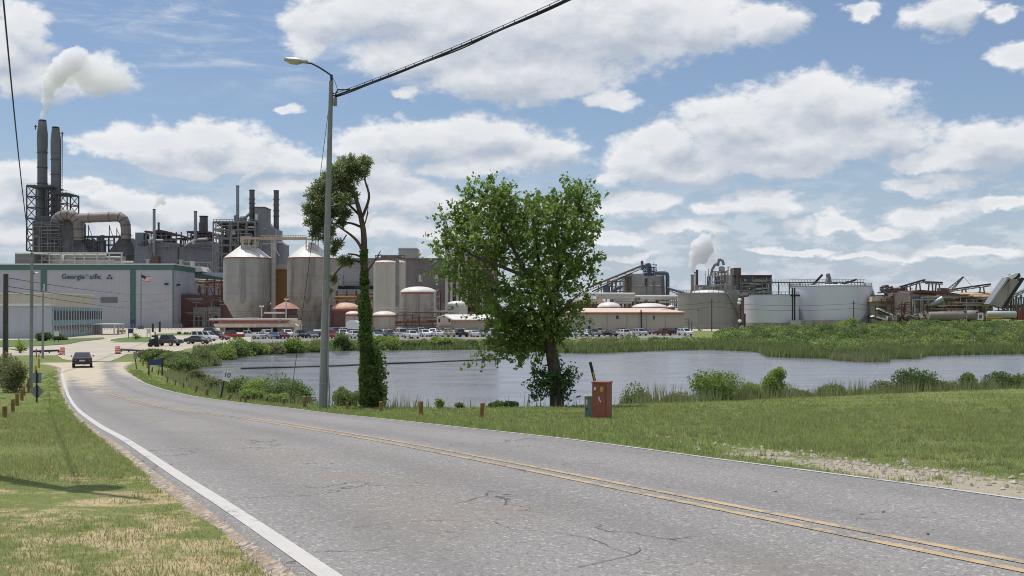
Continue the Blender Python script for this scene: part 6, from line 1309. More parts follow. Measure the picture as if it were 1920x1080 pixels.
mb = MB(); [mb.bar((x + (r + .6) * math.cos(a), yc_ + (r + .6) * math.sin(a), zt_ * (1 - f)), (x + (r + .6) * math.cos(a + .06), yc_ + (r + .6) * math.sin(a + .06), zt_ * (1 - f - .06)), .5) for a, f in zip(np.linspace(-1.15, -.2, 17), np.linspace(0, .95, 17))]; mb.build('spiral_stair', m_olivetank, t)
mb = MB(); mb.lathe((x, yc_), [(r * 1.006, 0), (r * 1.006, 1.6)], 64); mb.build('base_band', M('pale_base_band', lin(150, 148, 136), .8, .1, .3), t)
t, x, r, zt_ = big(1447, 104, 553, YT2, m_whitetank, 'white tank with dark pipes up its side, next to the largest', 618); yc_ = YT2 + r * .2
mb = MB(); mb.lathe((x, yc_), [(r * 1.006, 0), (r * 1.006, 2.2)], 64); mb.build('base_band', m_greytank, t); mb = MB(); mb.tube([P(1486, 540, YT2 - 12), P(1486, 600, YT2 - 12)], .3, 6); mb.tube([P(1490, 540, YT2 - 12), P(1490, 600, YT2 - 12)], .3, 6); mb.bar(P(1482, 554, YT2 - 12), P(1500, 554, YT2 - 12), .7); mb.build('riser_pipe', m_dkmetal, t)
mb = MB(); an = np.linspace(0, 6.283, 41); [(mb.bar((x + r * math.cos(a), yc_ + r * math.sin(a), zt_), (x + r * math.cos(a), yc_ + r * math.sin(a), zt_ + 1.1), .1), mb.bar((x + r * math.cos(a), yc_ + r * math.sin(a), zt_ + 1.1), (x + r * math.cos(c_), yc_ + r * math.sin(c_), zt_ + 1.1), .1)) for a, c_ in zip(an[:-1], an[1:])]; mb.build('railing', m_gal, t)
t, x, r, zt_ = big(1562, 148, 537, YT3, m_whitetank, 'largest white tank with spiral stair and railed rim', 618); yc_ = YT3 + r * .2
mb = MB(); n = 70; an = np.linspace(0, 6.283, n + 1); [mb.bar((x + r * math.cos(a), yc_ + r * math.sin(a), zt_), (x + r * math.cos(a), yc_ + r * math.sin(a), zt_ + 1.2), .12) for a in an]; [mb.bar((x + r * math.cos(a), yc_ + r * math.sin(a), zt_ + h), (x + r * math.cos(b), yc_ + r * math.sin(b), zt_ + h), .1) for a, b in zip(an[:-1], an[1:]) for h in (.6, 1.2)]; mb.build('railing', m_gal, t)
mb = MB(); m_ = 22; [mb.bar((x + (r + .7) * math.cos(a), yc_ + (r + .7) * math.sin(a), zt_ * (1 - f)), (x + (r + .7) * math.cos(a - .075), yc_ + (r + .7) * math.sin(a - .075), zt_ * (1 - f - 1 / m_)), .9) for a, f in zip(np.linspace(.1, -1.25, m_), np.linspace(0, 1 - 1 / m_, m_))]; mb.build('spiral_stair', m_gal, t)
mb = MB(); mb.lathe((x, yc_), [(r * .98, zt_ - .1), (r * .4, zt_ + .7), (.4, zt_ + 1.0)], 40); mb.build('roof', m_whitetank, t)
mb = MB(); mb.pbox(1486, 1610, 600, 614, YT3 - r * .9 - 2.5, 2); mb.build('containment_wall', m_greytank, t)
mb = MB(); mb.pbox(1484, 1502, 601, 612, YT3 - r * .9 - 5, 2); mb.build('pipe_box', m_creamtank, t)
t = Th('conveyor', 'flat railed conveyor running behind the rims of the white tanks', 'conveyor', 1540, 540, 470); mb = MB(); mb.pbox(1447, 1620, 528.4, 530.2, 470, 3); mb.build('belt_frame', m_conv, t); mb = MB()
for x_ in np.arange(1448, 1622, 5.5): mb.bar(P(x_, 523.5, 470), P(x_, 528.5, 470), .13); mb.bar(P(x_, 530, 470), P(x_ + 2.7, 537, 470), .16)
mb.bar(P(1480, 523.8, 470), P(1622, 523.8, 470), .14); mb.build('railing', m_gal, t); mb = MB(); [mb.bar(P(x_, 530, 471), P(x_, 600, 471), .4) for x_ in (1460, 1480, 1500, 1622)]; mb.build('trestle_leg', m_conv, t)
t = Th('loading_boom', 'dark slanting boom rising over the largest white tank', 'boom', 1524, 536, 465); mb = MB(); mb.pbar((1522, 536), (1542, 515), 465, .8); mb.pbar((1524, 537), (1541, 518), 465, .3); mb.build('boom', m_dkmetal, t)
t = Th('chip_cyclone', 'grey conical cyclone head standing above the largest white tank', 'cyclone', 1555, 536, 465); mb = MB(); mb.pprism([(1550, 534), (1553, 520), (1552, 514), (1555, 512), (1557, 516), (1560, 530), (1561, 535)], 465, 3); mb.build('casing', m_midsteel, t); mb = MB(); mb.pbar((1547, 536), (1570, 531), 465, .7); mb.pbar((1580, 533), (1606, 524), 465, .7); mb.pbar((1570, 536), (1590, 527), 465, .4); mb.build('chute', m_dkmetal, t)
# ---- recausticising building and evaporators
YE = 480.0; t = Th('process_building', 'boxy dark process building with lighter end and roof cube behind the tanks', 'building', 1410, 560, YE, z=0)
mb = MB(); mb.pbox(1374, 1446, 517, 600, YE + .6, 20); mb.build('open_bay', M('gloomy_bay_cladding', lin(104, 104, 106), .7, .2, .4, streak=.3, fine=.3), t); mb = MB(); mb.pbox(1356, 1374, 515.5, 600, YE, 20); mb.build('end_wall', M('olive_cladding', lin(164, 158, 138), .7, .06, .4), t)
mb = MB(); mb.pbox(1374, 1447.5, 515.5, 518, YE - .6, 22); mb.build('roof_edge', m_redbrick, t); mb = MB(); mb.pbox(1376, 1389.5, 502, 515.5, YE + 2, 8); mb.build('roof_cube', m_conv, t)
mb = MB(); [mb.bar(P(x_, 518, YE), P(x_, 600, YE), .6) for x_ in (1375, 1382, 1411, 1445.5)]; [mb.bar(P(1374, r, YE), P(1446, r, YE), .4) for r in (531, 540, 548)]; mb.build('frame', m_midsteel, t)
mb = MB(); [mb.pbox(a, a + 2.2, b, b + 2, YE - .6, .5) for a, b in ((1396, 524), (1423, 526), (1391, 532), (1412, 534), (1404, 540))]; mb.build('floodlight', m_white, t)
mb = MB(); mb.pbox(1362, 1405, 544, 546, YE - 20, 3); mb.pbox(1384, 1400, 549, 553, YE - 20, 3); mb.build('pipe_tray', m_midsteel, t)
pipework(t, 1374, 1446, 519, 552, YE, 50, 29, m_midsteel); pipework(t, 1376, 1444, 520, 548, YE - .4, 24, 30)
t = Th('evaporator', 'cluster of pale evaporator vessels with looping vapour pipes in drifting steam', 'evaporator', 1345, 548, 470, z=0)
for px, w, r0, r1 in ((1331, 8, 517, 600), (1343, 6, 522, 600), (1348.5, 7, 516, 600), (1355, 12, 499, 512)):
    mb = MB(); k = 470 / FPX / 2; mb.lathe((PX(px, 470), 472), [(w * k * .9, PZ(r1, 470)), (w * k, PZ(r1 - 3, 470)), (w * k, PZ(r0 + 2, 470)), (w * k * .5, PZ(r0, 470))], 14); mb.build('vessel', m_gal if px != 1331 else m_bluegrey, t)
mb = MB(); mb.tube([P(1333, 517, 472), P(1335, 506, 472), P(1340, 497, 472), P(1345, 494, 472)], .55, 7); mb.tube([P(1346, 499, 472), P(1347, 490, 472), P(1351, 486.5, 472), P(1355, 489, 472), P(1357, 497, 472)], .6, 7); mb.pbox(1347, 1352, 485, 489.5, 471, 2); mb.tube([P(1350, 526, 472), P(1354, 526, 472), P(1354, 540, 472)], .5, 6); mb.build('vapour_pipe', m_midsteel, t)
mb = MB(); mb.grid_frame(1340, 1365, 509, 548, 470, 4, 4, .35, 6); mb.pbox(1350, 1364, 509, 511, 469, 7); mb.build('open_frame', m_midsteel, t); mb = MB(); mb.grid_frame(1306, 1330, 535, 549, 468, 7, 1, .35, 5); mb.pbox(1305, 1332, 535, 537, 468, 4); mb.build('fan_deck', m_gal, t); mb = MB(); mb.pbox(1322, 1340, 538, 548, 474, 6); mb.build('casing', m_midsteel, t)
stack(1298, 6, 515, 552, 472, m_olivetank, 'squat olive stack, first of the pair by the drifting steam'); stack(1307, 4.6, 506, 552, 474, m_redbrick, 'taller maroon stack beside the squat olive one'); stack(1303, 3, 510, 552, 470, m_creamtank, 'thin cream pipe stack squeezed between two darker stacks')
t = Th('pipe_rack', 'cluttered low pipe rack in front of the evaporator vessels', 'pipe rack', 1340, 560, 455); pipework(t, 1300, 1378, 534, 556, 455, 60, 31, m_midsteel, 'frame'); pipework(t, 1320, 1370, 500, 548, 468, 50, 32, m_pipe, 'pipe')
# vertical vents in the slot between the olive and white tanks
t = Th('pipe_riser_group', 'jumble of pipe elbows and valves in the slot between olive and white tanks', 'pipework', 1390, 615, 400, z=0); mb = MB()
for x_, r0, r1, w in ((1386.5, 568, 614, .4), (1392, 556, 614, .7), (1397, 588, 614, .3)): mb.tube([P(x_, r0, 400), P(x_, r1, 400)], w, 7)
mb.tube([P(1384, 552, 400), P(1388, 556, 400), P(1402, 554, 400), P(1404, 549, 400)], .5, 7); mb.build('pipe', m_conv, t); mb = MB(); [mb.lathe((PX(x_, 399), 399), [(.3, PZ(r + 3, 399)), (.7, PZ(r + 1.5, 399)), (.7, PZ(r - 1.5, 399)), (.2, PZ(r - 3, 399))], 10) for x_, r in ((1386, 568), (1387, 602), (1391, 613), (1387, 562))]; mb.build('valve', m_white, t)
# ---- woodyard
t = Th('tan_shed', 'low pinkish-roofed shed beside the largest white tank', 'shed', 1675, 600, 420); zt0 = z1(PX(1675, 420), 420)
mb = MB(); mb.box(PX(1635, 420), PX(1707, 420), 420, 434, zt0 - 1, PZ(566, 420)); mb.build('wall', m_shedwall, t); mb = MB(); mb.pprism([(1634, 566), (1636, 556), (1707, 555), (1707, 565)], 419, 16); mb.build('roof', m_shedroof, t); mb = MB(); mb.pbox(1634, 1707, 565, 566.5, 418.8, .15); mb.build('fascia', m_redtrim, t); mb = MB(); mb.pbox(1648, 1662, 574, 590, 419.7, .2); mb.pbox(1676, 1690, 576, 592, 419.7, .2); mb.build('door', m_conv, t)
t = Th('chip_screen', 'heap of rusty screening machinery on a green deck above the tan shed', 'machinery', 1672, 556, 425); mb = MB()
mb.pbox(1637, 1706, 553, 555.2, 425, 6); mb.build('deck', m_greytrim, t); mb = MB()
for a, b, r0, r1 in ((1658, 1668, 534, 541), (1657, 1680, 541, 549), (1680, 1704, 543, 551), (1664, 1676, 548, 554), (1651, 1658, 546, 550), (1690, 1706, 547, 554)): mb.pprism([(a, r1), (a + 1, r0 + 1), (b - 2, r0), (b, r1 - 1)], 425 + rng.uniform(0, 3), 4)
mb.build('machine_housing', m_conv, t); mb = MB(); [mb.tube([P(1650 + i * 4, 540 + rng.uniform(-3, 6), 424), P(1656 + i * 4, 548 + rng.uniform(-4, 5), 424)], .5, 6) for i in range(12)]; mb.lathe((PX(1653, 425), 425), [(.8, PZ(542, 425)), (.8, PZ(538, 425))], 10); mb.build('chute', m_darksteel, t)
conveyor((1690, 541), (1735, 528), 420, 4, 'rusty covered conveyor rising towards the woodyard centre', m_conv, m_blackrim, (.3, .7), lo=560); conveyor((1735, 532), (1768, 533), 420, 4, 'level rusty conveyor at the woodyard top', m_conv, m_blackrim, (.3, .7), lo=560); conveyor((1774, 548), (1858, 536), 415, 4, 'long rusty conveyor climbing towards the tipped truck dumper', m_conv, m_blackrim, (.4, .8), lo=560)
t = Th('woodyard_shed', 'sprawling rusty woodyard building with tan sloping roof', 'shed', 1780, 600, 400); zt0 = z1(PX(1780, 400), 400)
mb = MB(); mb.prism([(PX(1706, 400), zt0 - 1), (PX(1706, 400), PZ(548, 400)), (PX(1720, 400), PZ(546, 400)), (PX(1770, 400), PZ(550, 400)), (PX(1860, 400), PZ(567, 400)), (PX(1860, 400), zt0 - 1)], 400, 424); mb.build('wall', m_debris, t)
mb = MB(); mb.prism([(PX(1712, 400), PZ(545.5, 400)), (PX(1722, 400), PZ(543.5, 400)), (PX(1772, 400), PZ(547, 400)), (PX(1862, 400), PZ(564, 400)), (PX(1862, 400), PZ(567.5, 400)), (PX(1770, 400), PZ(552, 400)), (PX(1712, 400), PZ(548.5, 400))], 398.5, 424); mb.build('roof_edge', m_rust, t)
mb = MB(); mb.add([P(1772, 550, 401), P(1852, 565, 401), P(1866, 546, 424), P(1800, 550, 424), P(1772, 551.2, 401), P(1852, 566.2, 401), P(1866, 547.2, 424), P(1800, 551.2, 424)], [(0, 1, 2, 3), (7, 6, 5, 4), (0, 4, 5, 1), (1, 5, 6, 2), (2, 6, 7, 3), (3, 7, 4, 0)]); mb.build('sloping_roof', m_tanroof, t)
mb = MB(); [mb.pbox(a, a + rng.uniform(4, 12), r, r + rng.uniform(2, 6), 399 - rng.uniform(0, 1), .9) for a, r in zip(rng.uniform(1712, 1845, 34), rng.uniform(558, 592, 34))]; mb.build('clutter', m_conv, t); mb = MB(); [mb.bar(P(x_, 550 + (x_ - 1706) * .09, 399), P(x_ + rng.uniform(-6, 6), rng.uniform(580, 604), 399), rng.uniform(.2, .6)) for x_ in rng.uniform(1708, 1858, 18)]; mb.build('frame', m_midsteel, t)
for sd_, mm in ((33, m_rust), (34, m_conv), (35, m_pipe), (36, m_tanroof), (37, m_gal)): pipework(t, 1706, 1862, 552, 600, 397, 46, sd_, mm, 'clutter', .9)
pipework(t, 1650, 1712, 536, 570, 418, 60, 38, m_conv, 'clutter', .9); pipework(t, 1640, 1706, 566, 602, 390, 50, 39, m_rust, 'clutter', .9); pipework(t, 1862, 1925, 556, 598, 388, 60, 40, m_conv, 'clutter', .9)
t = Th('sheet_chute', 'pale grey tapering chute lying across the woodyard front', 'chute', 1755, 570, 396); mb = MB(); mb.tube([P(1741, 573, 396), P(1755, 567, 396), P(1767, 561, 396)], [.3, 1.3, 1.3], 10); mb.build('tube', m_gal, t)
t = Th('crane_jib', 'twin latticed crane jib leaning over the woodyard', 'crane', 1778, 546, 412); mb = MB(); mb.pbar((1774, 544), (1806, 518.5), 412, .35); mb.pbar((1782, 545), (1806, 518.5), 412, .35); mb.pbar((1785, 546), (1807, 519), 412, .3)
for i in range(7): f = i / 7; mb.bar(P(1774, 544, 412).lerp(P(1806, 518.5, 412), f), P(1782, 545, 412).lerp(P(1806, 518.5, 412), f + .08), .2)
mb.build('jib', m_midsteel, t); mb = MB(); mb.pbar((1806, 518.5), (1822, 536), 412, .1); mb.build('stay_wire', m_dkmetal, t); mb = MB(); mb.pbox(1764, 1780, 540, 550, 412, 4); mb.build('cab', m_conv, t)
t = Th('truck_dumper', 'steeply tipped truck dumper with a pale trailer raised against the sky', 'truck dumper', 1875, 575, 385); q = [(1858, 570), (1896, 521), (1911, 527), (1877, 577)]
mb = MB(); mb.pprism(q, 385, 4); mb.build('trailer', m_greytank, t); mb = MB(); mb.pprism([(1855, 570), (1890, 520), (1893, 521), (1859, 572)], 384.6, 4.8); mb.build('trailer_top', m_gal, t)
mb = MB(); mb.pprism([(1876, 578), (1916, 520), (1922, 522), (1886, 576)], 386, 3); mb.pprism([(1890, 524), (1900, 514), (1912, 512), (1914, 518), (1906, 524)], 385.5, 3.4); mb.build('tipping_deck', m_dkmetal, t); mb = MB(); mb.pprism([(1889, 519), (1902, 513), (1911, 511), (1905, 519), (1897, 524)], 384.4, 1); mb.build('cab_roof', m_white, t); mb = MB(); mb.pbar((1876, 578), (1895, 546), 386, .8); mb.pbar((1886, 580), (1902, 548), 386, .5); mb.pprism([(1894, 547), (1902, 545), (1900, 556), (1886, 570), (1882, 570)], 387, 2); mb.build('hydraulic_leg', m_conv, t)
conveyor((1890, 562), (1930, 544), 390, 5, 'pale conveyor tube behind the truck dumper', m_gal, m_gal, (.5,), lo=585)
mb = MB(); [mb.bar(P(x_, 552 + rng.uniform(0, 8), 398), P(x_, 586, 398), .5) for x_ in range(1890, 1924, 5)]; mb.pbox(1886, 1925, 572, 578, 399, 3); single('support_frame', mb, m_debris, 'dark trestle frame below the pale conveyor at the frame edge', 'frame')
# the white ramps low beside the largest tank
for a, b, lab in (((1646, 580), (1668, 592), 'upper slanting white-roofed ramp beside the largest tank'), ((1636, 594), (1660, 602), 'lower slanting white-roofed ramp beside the largest tank')):
    t = Th('conveyor_ramp', lab, 'ramp', b[0], b[1], 392, 'slanting ramps by the tank'); mb = MB(); mb.pprism([a, (a[0] + 3, a[1] - 2.5), (b[0] + 6, b[1] - 3), (b[0] + 6, b[1])], 392, 3); mb.build('roof', m_white, t); mb = MB(); mb.pprism([(a[0], a[1]), (b[0] + 6, b[1]), (b[0] + 6, b[1] + 2.5), (a[0], a[1] + 2)], 392.2, 2.6); mb.build('deck', m_blackrim, t)
mb = MB(); mb.pbox(1671, 1684, 592, 603, 391, 5); single('white_hopper', mb, m_whitetank, 'white square hopper at the foot of the ramps', 'hopper')
t = Th('scrap_heap', 'heap of rusty scrap and logs below the woodyard', 'heap', 1700, 602, 388); mb = MB()
for i in range(30): c = P(rng.uniform(1684, 1740), rng.uniform(590, 602), 388 + rng.uniform(0, 4)); d = Vector((rng.normal(), rng.normal(), rng.normal() * .6)).normalized() * rng.uniform(1, 3); mb.tube([c - d, c + d], rng.uniform(.3, .8), 6)
mb.build('log', m_debris, t)
# tank wagons on the siding
def wagon(px0, px1, r0, r1, mat, label, Y=372):
    t = Th('tank_wagon', label, 'railway wagon', (px0 + px1) / 2, r1 + 3, Y, 'wagons on the siding'); a, b = P(px0, (r0 + r1) / 2, Y), P(px1, (r0 + r1) / 2, Y); r = (r1 - r0) / 2 * Y / FPX
    mb = MB(); d = (b - a).normalized(); mb.tube([a, a + d * .5, b - d * .5, b], [r * .7, r, r, r * .7], 16); mb.build('tank', mat, t); mb = MB(); mb.bar(a - Vector((0, 0, r)), b - Vector((0, 0, r)), .5); mb.build('underframe', m_conv, t)
    mb = MB(); [mb.tube([P(x_, r1 + 2.5, Y - .8), P(x_, r1 + 2.5, Y + .8)], .45, 8) for x_ in (px0 + 4, px0 + 8, px1 - 8, px1 - 4)]; mb.build('wheel', m_dkmetal, t)
m_wag = M('rusty_grey_wagon', lin(132, 124, 118), .7, .15, .4, streak=.5, streak_col=lin(110, 72, 54))
wagon(1741, 1808, 584, 601, m_wag, 'long rusty grey tank wagon, middle of the siding'); wagon(1812, 1836, 582, 600, m_wag, 'short grey wagon beside the white hut'); wagon(1850, 1905, 583, 597, M('pale_wagon', lin(168, 166, 162), .6, .1, .4, streak=.3), 'pale grey tank wagon near the red wagon')
t = Th('box_wagon', 'red-brown box wagon at the frame edge', 'railway wagon', 1916, 600, 372, 'wagons on the siding'); mb = MB(); mb.pbox(1906, 1940, 583, 600, 372, 4); mb.build('body', m_railred, t); mb = MB(); [mb.pbox(x_, x_ + 1, 583, 600, 371.8, .15) for x_ in range(1908, 1938, 5)]; mb.build('rib', m_rust, t)
t = Th('switch_hut', 'small white hut between the wagons', 'hut', 1839, 600, 370); mb = MB(); mb.pbox(1834, 1844, 586, 600, 370, 3); mb.build('wall', m_white, t); mb = MB(); mb.pbox(1833, 1845, 584, 586, 369.6, 4); mb.build('roof', m_dkmetal, t); mb = MB(); mb.pbox(1836, 1841, 590, 597, 369.85, .14); mb.build('door', m_conv, t)
t = Th('safety_railing', 'yellow railing along the siding by the pale wagon', 'railing', 1865, 600, 368); mb = MB(); [mb.bar(P(x_, 595, 368), P(x_, 602, 368), .2) for x_ in range(1850, 1882, 4)]; mb.bar(P(1850, 595.5, 368), P(1878, 595.5, 368), .25); mb.bar(P(1850, 598.5, 368), P(1878, 598.5, 368), .2); mb.build('rail', m_yelpost, t)
t = Th('embankment_wall', 'low pale retaining strip along the siding embankment', 'wall', 1780, 607, 366); mb = MB()
for (a, ra), (b, rb) in (((1668, 611), (1690, 610)), ((1770, 610), (1820, 608)), ((1820, 608), (1880, 602))): mb.bar(P(a, ra, 366), P(b, rb, 366), .6)
mb.build('strip', M('pale_concrete', lin(196, 184, 160), .8, .12, .5), t)
mb = MB(); mb.pbox(1410, 1445, 618, 619.6, 392, 1); mb.pbox(1505, 1580, 616.5, 618, 392, 1); single('kerb_wall', mb, m_capw, 'low pale kerb wall at the foot of the white tanks', 'wall')
# poles and wires before the tanks
for px, top, lo, Y, w, lab in ((1334.5, 560, 622, 350, .32, 'dark pole standing before the olive tank'), (1309.5, 577, 622, 350, .2, 'thin pale pole before the olive tank'), (1600.5, 564, 606, 372, .3, 'dark pole standing before the largest white tank'), (1812.5, 560, 606, 360, .32, 'grey pole standing before the wagons')):
    t = Th('utility_pole', lab, 'pole', px, lo, Y); zb = z1(PX(px, Y), Y); mb = MB(); mb.tube([(PX(px, Y), Y, zb - .3), P(px, top, Y)], [w * .6, w * .45], 7); mb.build('pole', m_dkwood if px != 1309.5 and px < 1800 else m_gal, t)
    mb = MB(); mb.bar(P(px - 2, top + 5, Y), P(px + 2, top + 5, Y), .2); mb.build('cross_arm', m_dkwood, t)
for d, lab in ((0, 'upper'), (9, 'lower')):
    A_, B_, C_, D_2 = P(1240, 571 + d, 345), P(1334.5, 566 + d, 350), P(1600.5, 569 + d, 372), P(1812, 572 + d, 360)
    mb = MB(); mb.tube(sag(A_, B_, .5, 12) + sag(B_, C_, 1.0, 24)[1:] + sag(C_, D_2, .9, 16)[1:], .055, 4); single('overhead_wire', mb, m_dkmetal, lab + ' of the two wires strung before the great tanks', 'wire', tuple(B_), 'wires before the great tanks')
# ================================================================ car park, island, cars
def sheet(name, pts, z, mat, kind='structure', dz=0.0):
    mb = MB(); mb.add([(x, y, z) for x, y in pts], [tuple(range(len(pts)))]); return tag(mb.build(name, mat), kind=kind)
m_lot = M('sandy_concrete', lin(178, 168, 152), .9, .10, .12, streak=0, bump=.003, fine=.15)
m_tarlot = M('worn_car_park_tar', lin(128, 124, 118), .9, .12, .15, fine=.2)
m_lawn = M('mown_lawn', lin(92, 112, 52), .95, .2, .5, fine=.4)
m_kerb = M('pale_kerb', lin(196, 186, 164), .85, .1, 1)
def smooth_poly(pts, it=2):
    for _ in range(it):
        out = []
        for i in range(len(pts)): a, b = pts[i], pts[(i + 1) % len(pts)]; out += [(a[0] * .75 + b[0] * .25, a[1] * .75 + b[1] * .25), (a[0] * .25 + b[0] * .75, a[1] * .25 + b[1] * .75)]
        pts = out
    return pts
lot = [lot_pt(a, b) for a, b in [(-60, 668), (60, 667), (108, 667), (118, 674), (145, 678), (205, 678), (222, 672), (238, 664), (290, 662), (334, 659), (352, 654), (420, 650.5), (480, 644), (560, 640), (650, 638), (900, 635), (1300, 634)]]
lot += [(PX(1300, 350), 350), (PX(1660, 362), 362), (PX(1660, 480), 480), (300, 520), (-320, 520), (-320, lot_pt(0, 668)[1])]
for X_, Y_ in lot[-6:-3]: pass
# the paved yard follows the ground (flat here)
sheet('parking_lot', lot, .035, m_lot)
sheet('car_park', [lot_pt(a, b) for a, b in [(470, 645.5), (560, 641), (650, 639), (900, 636), (1298, 634.8), (1300, 624), (470, 623)]], .05, m_tarlot)
lawn = [lot_pt(a, b) for a, b in [(-40, 652), (60, 650), (128, 646), (150, 641), (196, 636), (193, 633.5), (120, 636), (-40, 640)]]
mb = MB(); mb.plan(lawn, .0, .12); tag(mb.build('lawn', m_lawn), kind='structure')
mb = MB(); mb.plan(smooth_poly([lot_pt(a, b) for a, b in [(198, 642.5), (206, 636.5), (240, 632.2), (300, 632), (317, 638), (318, 643), (260, 644)]]), 0, .13); isl = tag(mb.build('traffic_island', m_kerb), kind='structure')
mb = MB(); mb.plan(smooth_poly([lot_pt(a, b) for a, b in [(203, 641.8), (210, 636.8), (242, 633), (298, 632.8), (311, 638), (312, 642), (260, 643.2)]]), .135, .17); tag(mb.build('island_lawn', m_lawn), kind='structure')
mb = MB(); mb.plan([lot_pt(a, b) for a, b in [(288, 629.5), (420, 628), (416, 625), (296, 626)]], 0, .12); tag(mb.build('lawn', m_lawn), kind='structure')
for px, w, h, Y, mat, lab in ((245, 10, 9, 238, m_blue, 'dark blue notice board on the traffic island'), (278.5, 7, 8, 236, m_white, 'white notice board on the traffic island'), (106, 8.5, 9, 205, m_white, 'white notice board on the lawn by the office')):
    t = Th('notice_board', lab, 'sign board', px, 632, Y, z=.12); zc = .12 + 1.1; s = Y / FPX
    mb = MB(); mb.box(PX(px - w / 2, Y), PX(px + w / 2, Y), Y, Y + .1, zc, zc + h * s); mb.build('panel', mat, t); mb = MB(); [mb.box(PX(px + d, Y) - .06, PX(px + d, Y) + .06, Y + .02, Y + .08, .1, zc) for d in (-w / 2 + .7, w / 2 - .7)]; mb.build('leg', m_dkmetal, t)
rgk = np.random.default_rng(77)
for i, px in enumerate((336, 348, 360, 372, 384, 396)):
    bush(px, 0, 621.5 + (i % 2), 11, 292 + i, L_DARK if i % 2 else L_MID, 'clipped shrub of the low hedge row before the maroon building', 700 + i, leaf=.4, group='hedge shrubs before the maroon building')
# people-sized bits by the hall entrance
for px, lab, mat in ((286, 'dark gate post before the white hall', m_dkmetal), (299, 'taller dark gate post before the white hall', m_dkmetal)):
    mb = MB(); mb.box(PX(px, 330) - .25, PX(px, 330) + .25, 330, 330.5, 0, 2.6 if px < 290 else 3.1); single('gate_post', mb, mat, lab, 'post')
for i, px in enumerate(range(404 - 100, 404, 14)):
    pass
t = Th('chain_fence', 'pale wire fence along the drive before the white hall', 'fence', 320, 622, 350, z=0); mb = MB()
for x_ in np.arange(196, 345, 6): mb.box(PX(x_, 380) - .06, PX(x_, 380) + .06, 380, 380.12, 0, 2.2)
mb.build('post', m_gal, t); mb = MB()
for h in np.arange(.3, 2.2, .32): mb.box(PX(196, 380), PX(344, 380), 380.02, 380.06, h, h + .05)
mb.build('wire_mesh', m_gal, t)
t = Th('yellow_barrier', 'low yellow barrier beside the drive at the office corner', 'barrier', 228, 624, 300, z=0); mb = MB(); mb.box(PX(219, 300), PX(235, 300), 300, 300.3, .5, 1.0); mb.build('rail', m_yelpost, t); mb = MB(); [mb.box(PX(x_, 300) - .12, PX(x_, 300) + .12, 300.05, 300.25, 0, 1.1) for x_ in (220, 227, 234)]; mb.build('leg', m_yelpost, t)

# ---- vehicles: length along local +Y (front), origin on the ground
def paintm(name, c, rough=.25): m, t_, b = new_mat(name); b.inputs['Base Color'].default_value = (*c, 1); b.inputs['Roughness'].default_value = rough; b.inputs['Coat Weight'].default_value = .6; b.inputs['Coat Roughness'].default_value = .08; return m
PAINT = {n: paintm(n + '_car_paint', c) for n, c in {'white': lin(222, 222, 220), 'silver': lin(168, 172, 176), 'grey': lin(104, 106, 110), 'black': lin(26, 27, 30), 'red': lin(140, 34, 40), 'maroon': lin(96, 36, 42), 'blue': lin(44, 70, 122), 'tan': lin(176, 160, 130), 'green': lin(44, 66, 54)}.items()}
m_cglass = M('car_glass', lin(26, 30, 36), .06, .02, 1, spec=.8); m_tail = M('red_lamp_lens', lin(150, 20, 22), .25, .05, 3); m_head = M('clear_lamp_lens', lin(214, 216, 216), .15, .05, 3); m_plate = M('number_plate', lin(190, 190, 186), .5, .05, 5); m_bump = M('dark_bumper_plastic', lin(46, 47, 50), .6, .1, 5)
KINDS_ = {
 'sedan': dict(L=4.7, W=1.8, low=[(-2.35, .34), (-2.34, .62), (-2.28, .92), (-2.1, 1.0), (-1.35, 1.02), (1.0, .98), (1.9, .86), (2.25, .70), (2.35, .5), (2.33, .3)], gh=[(-1.75, 1.0), (-.85, 1.44), (.25, 1.46), (1.25, .97)], tw=.17),
 'suv': dict(L=4.8, W=1.9, low=[(-2.4, .42), (-2.4, 1.05), (-2.3, 1.12), (1.1, 1.12), (1.95, 1.05), (2.3, .9), (2.4, .6), (2.38, .38)], gh=[(-2.3, 1.1), (-2.05, 1.76), (.25, 1.78), (1.2, 1.1)], tw=.14),
 'pickup': dict(L=5.7, W=1.98, low=[(-2.85, .48), (-2.85, 1.12), (-.75, 1.14), (1.35, 1.14), (2.4, 1.08), (2.75, .98), (2.85, .7), (2.82, .42)], gh=[(-.72, 1.12), (-.55, 1.82), (.75, 1.84), (1.5, 1.12)], tw=.14),
 'van': dict(L=5.2, W=2.0, low=[(-2.6, .4), (-2.6, 1.12), (1.7, 1.12), (2.35, 1.0), (2.6, .75), (2.58, .36)], gh=[(-2.55, 1.1), (-2.45, 1.98), (.9, 1.98), (1.9, 1.1)], tw=.10)}
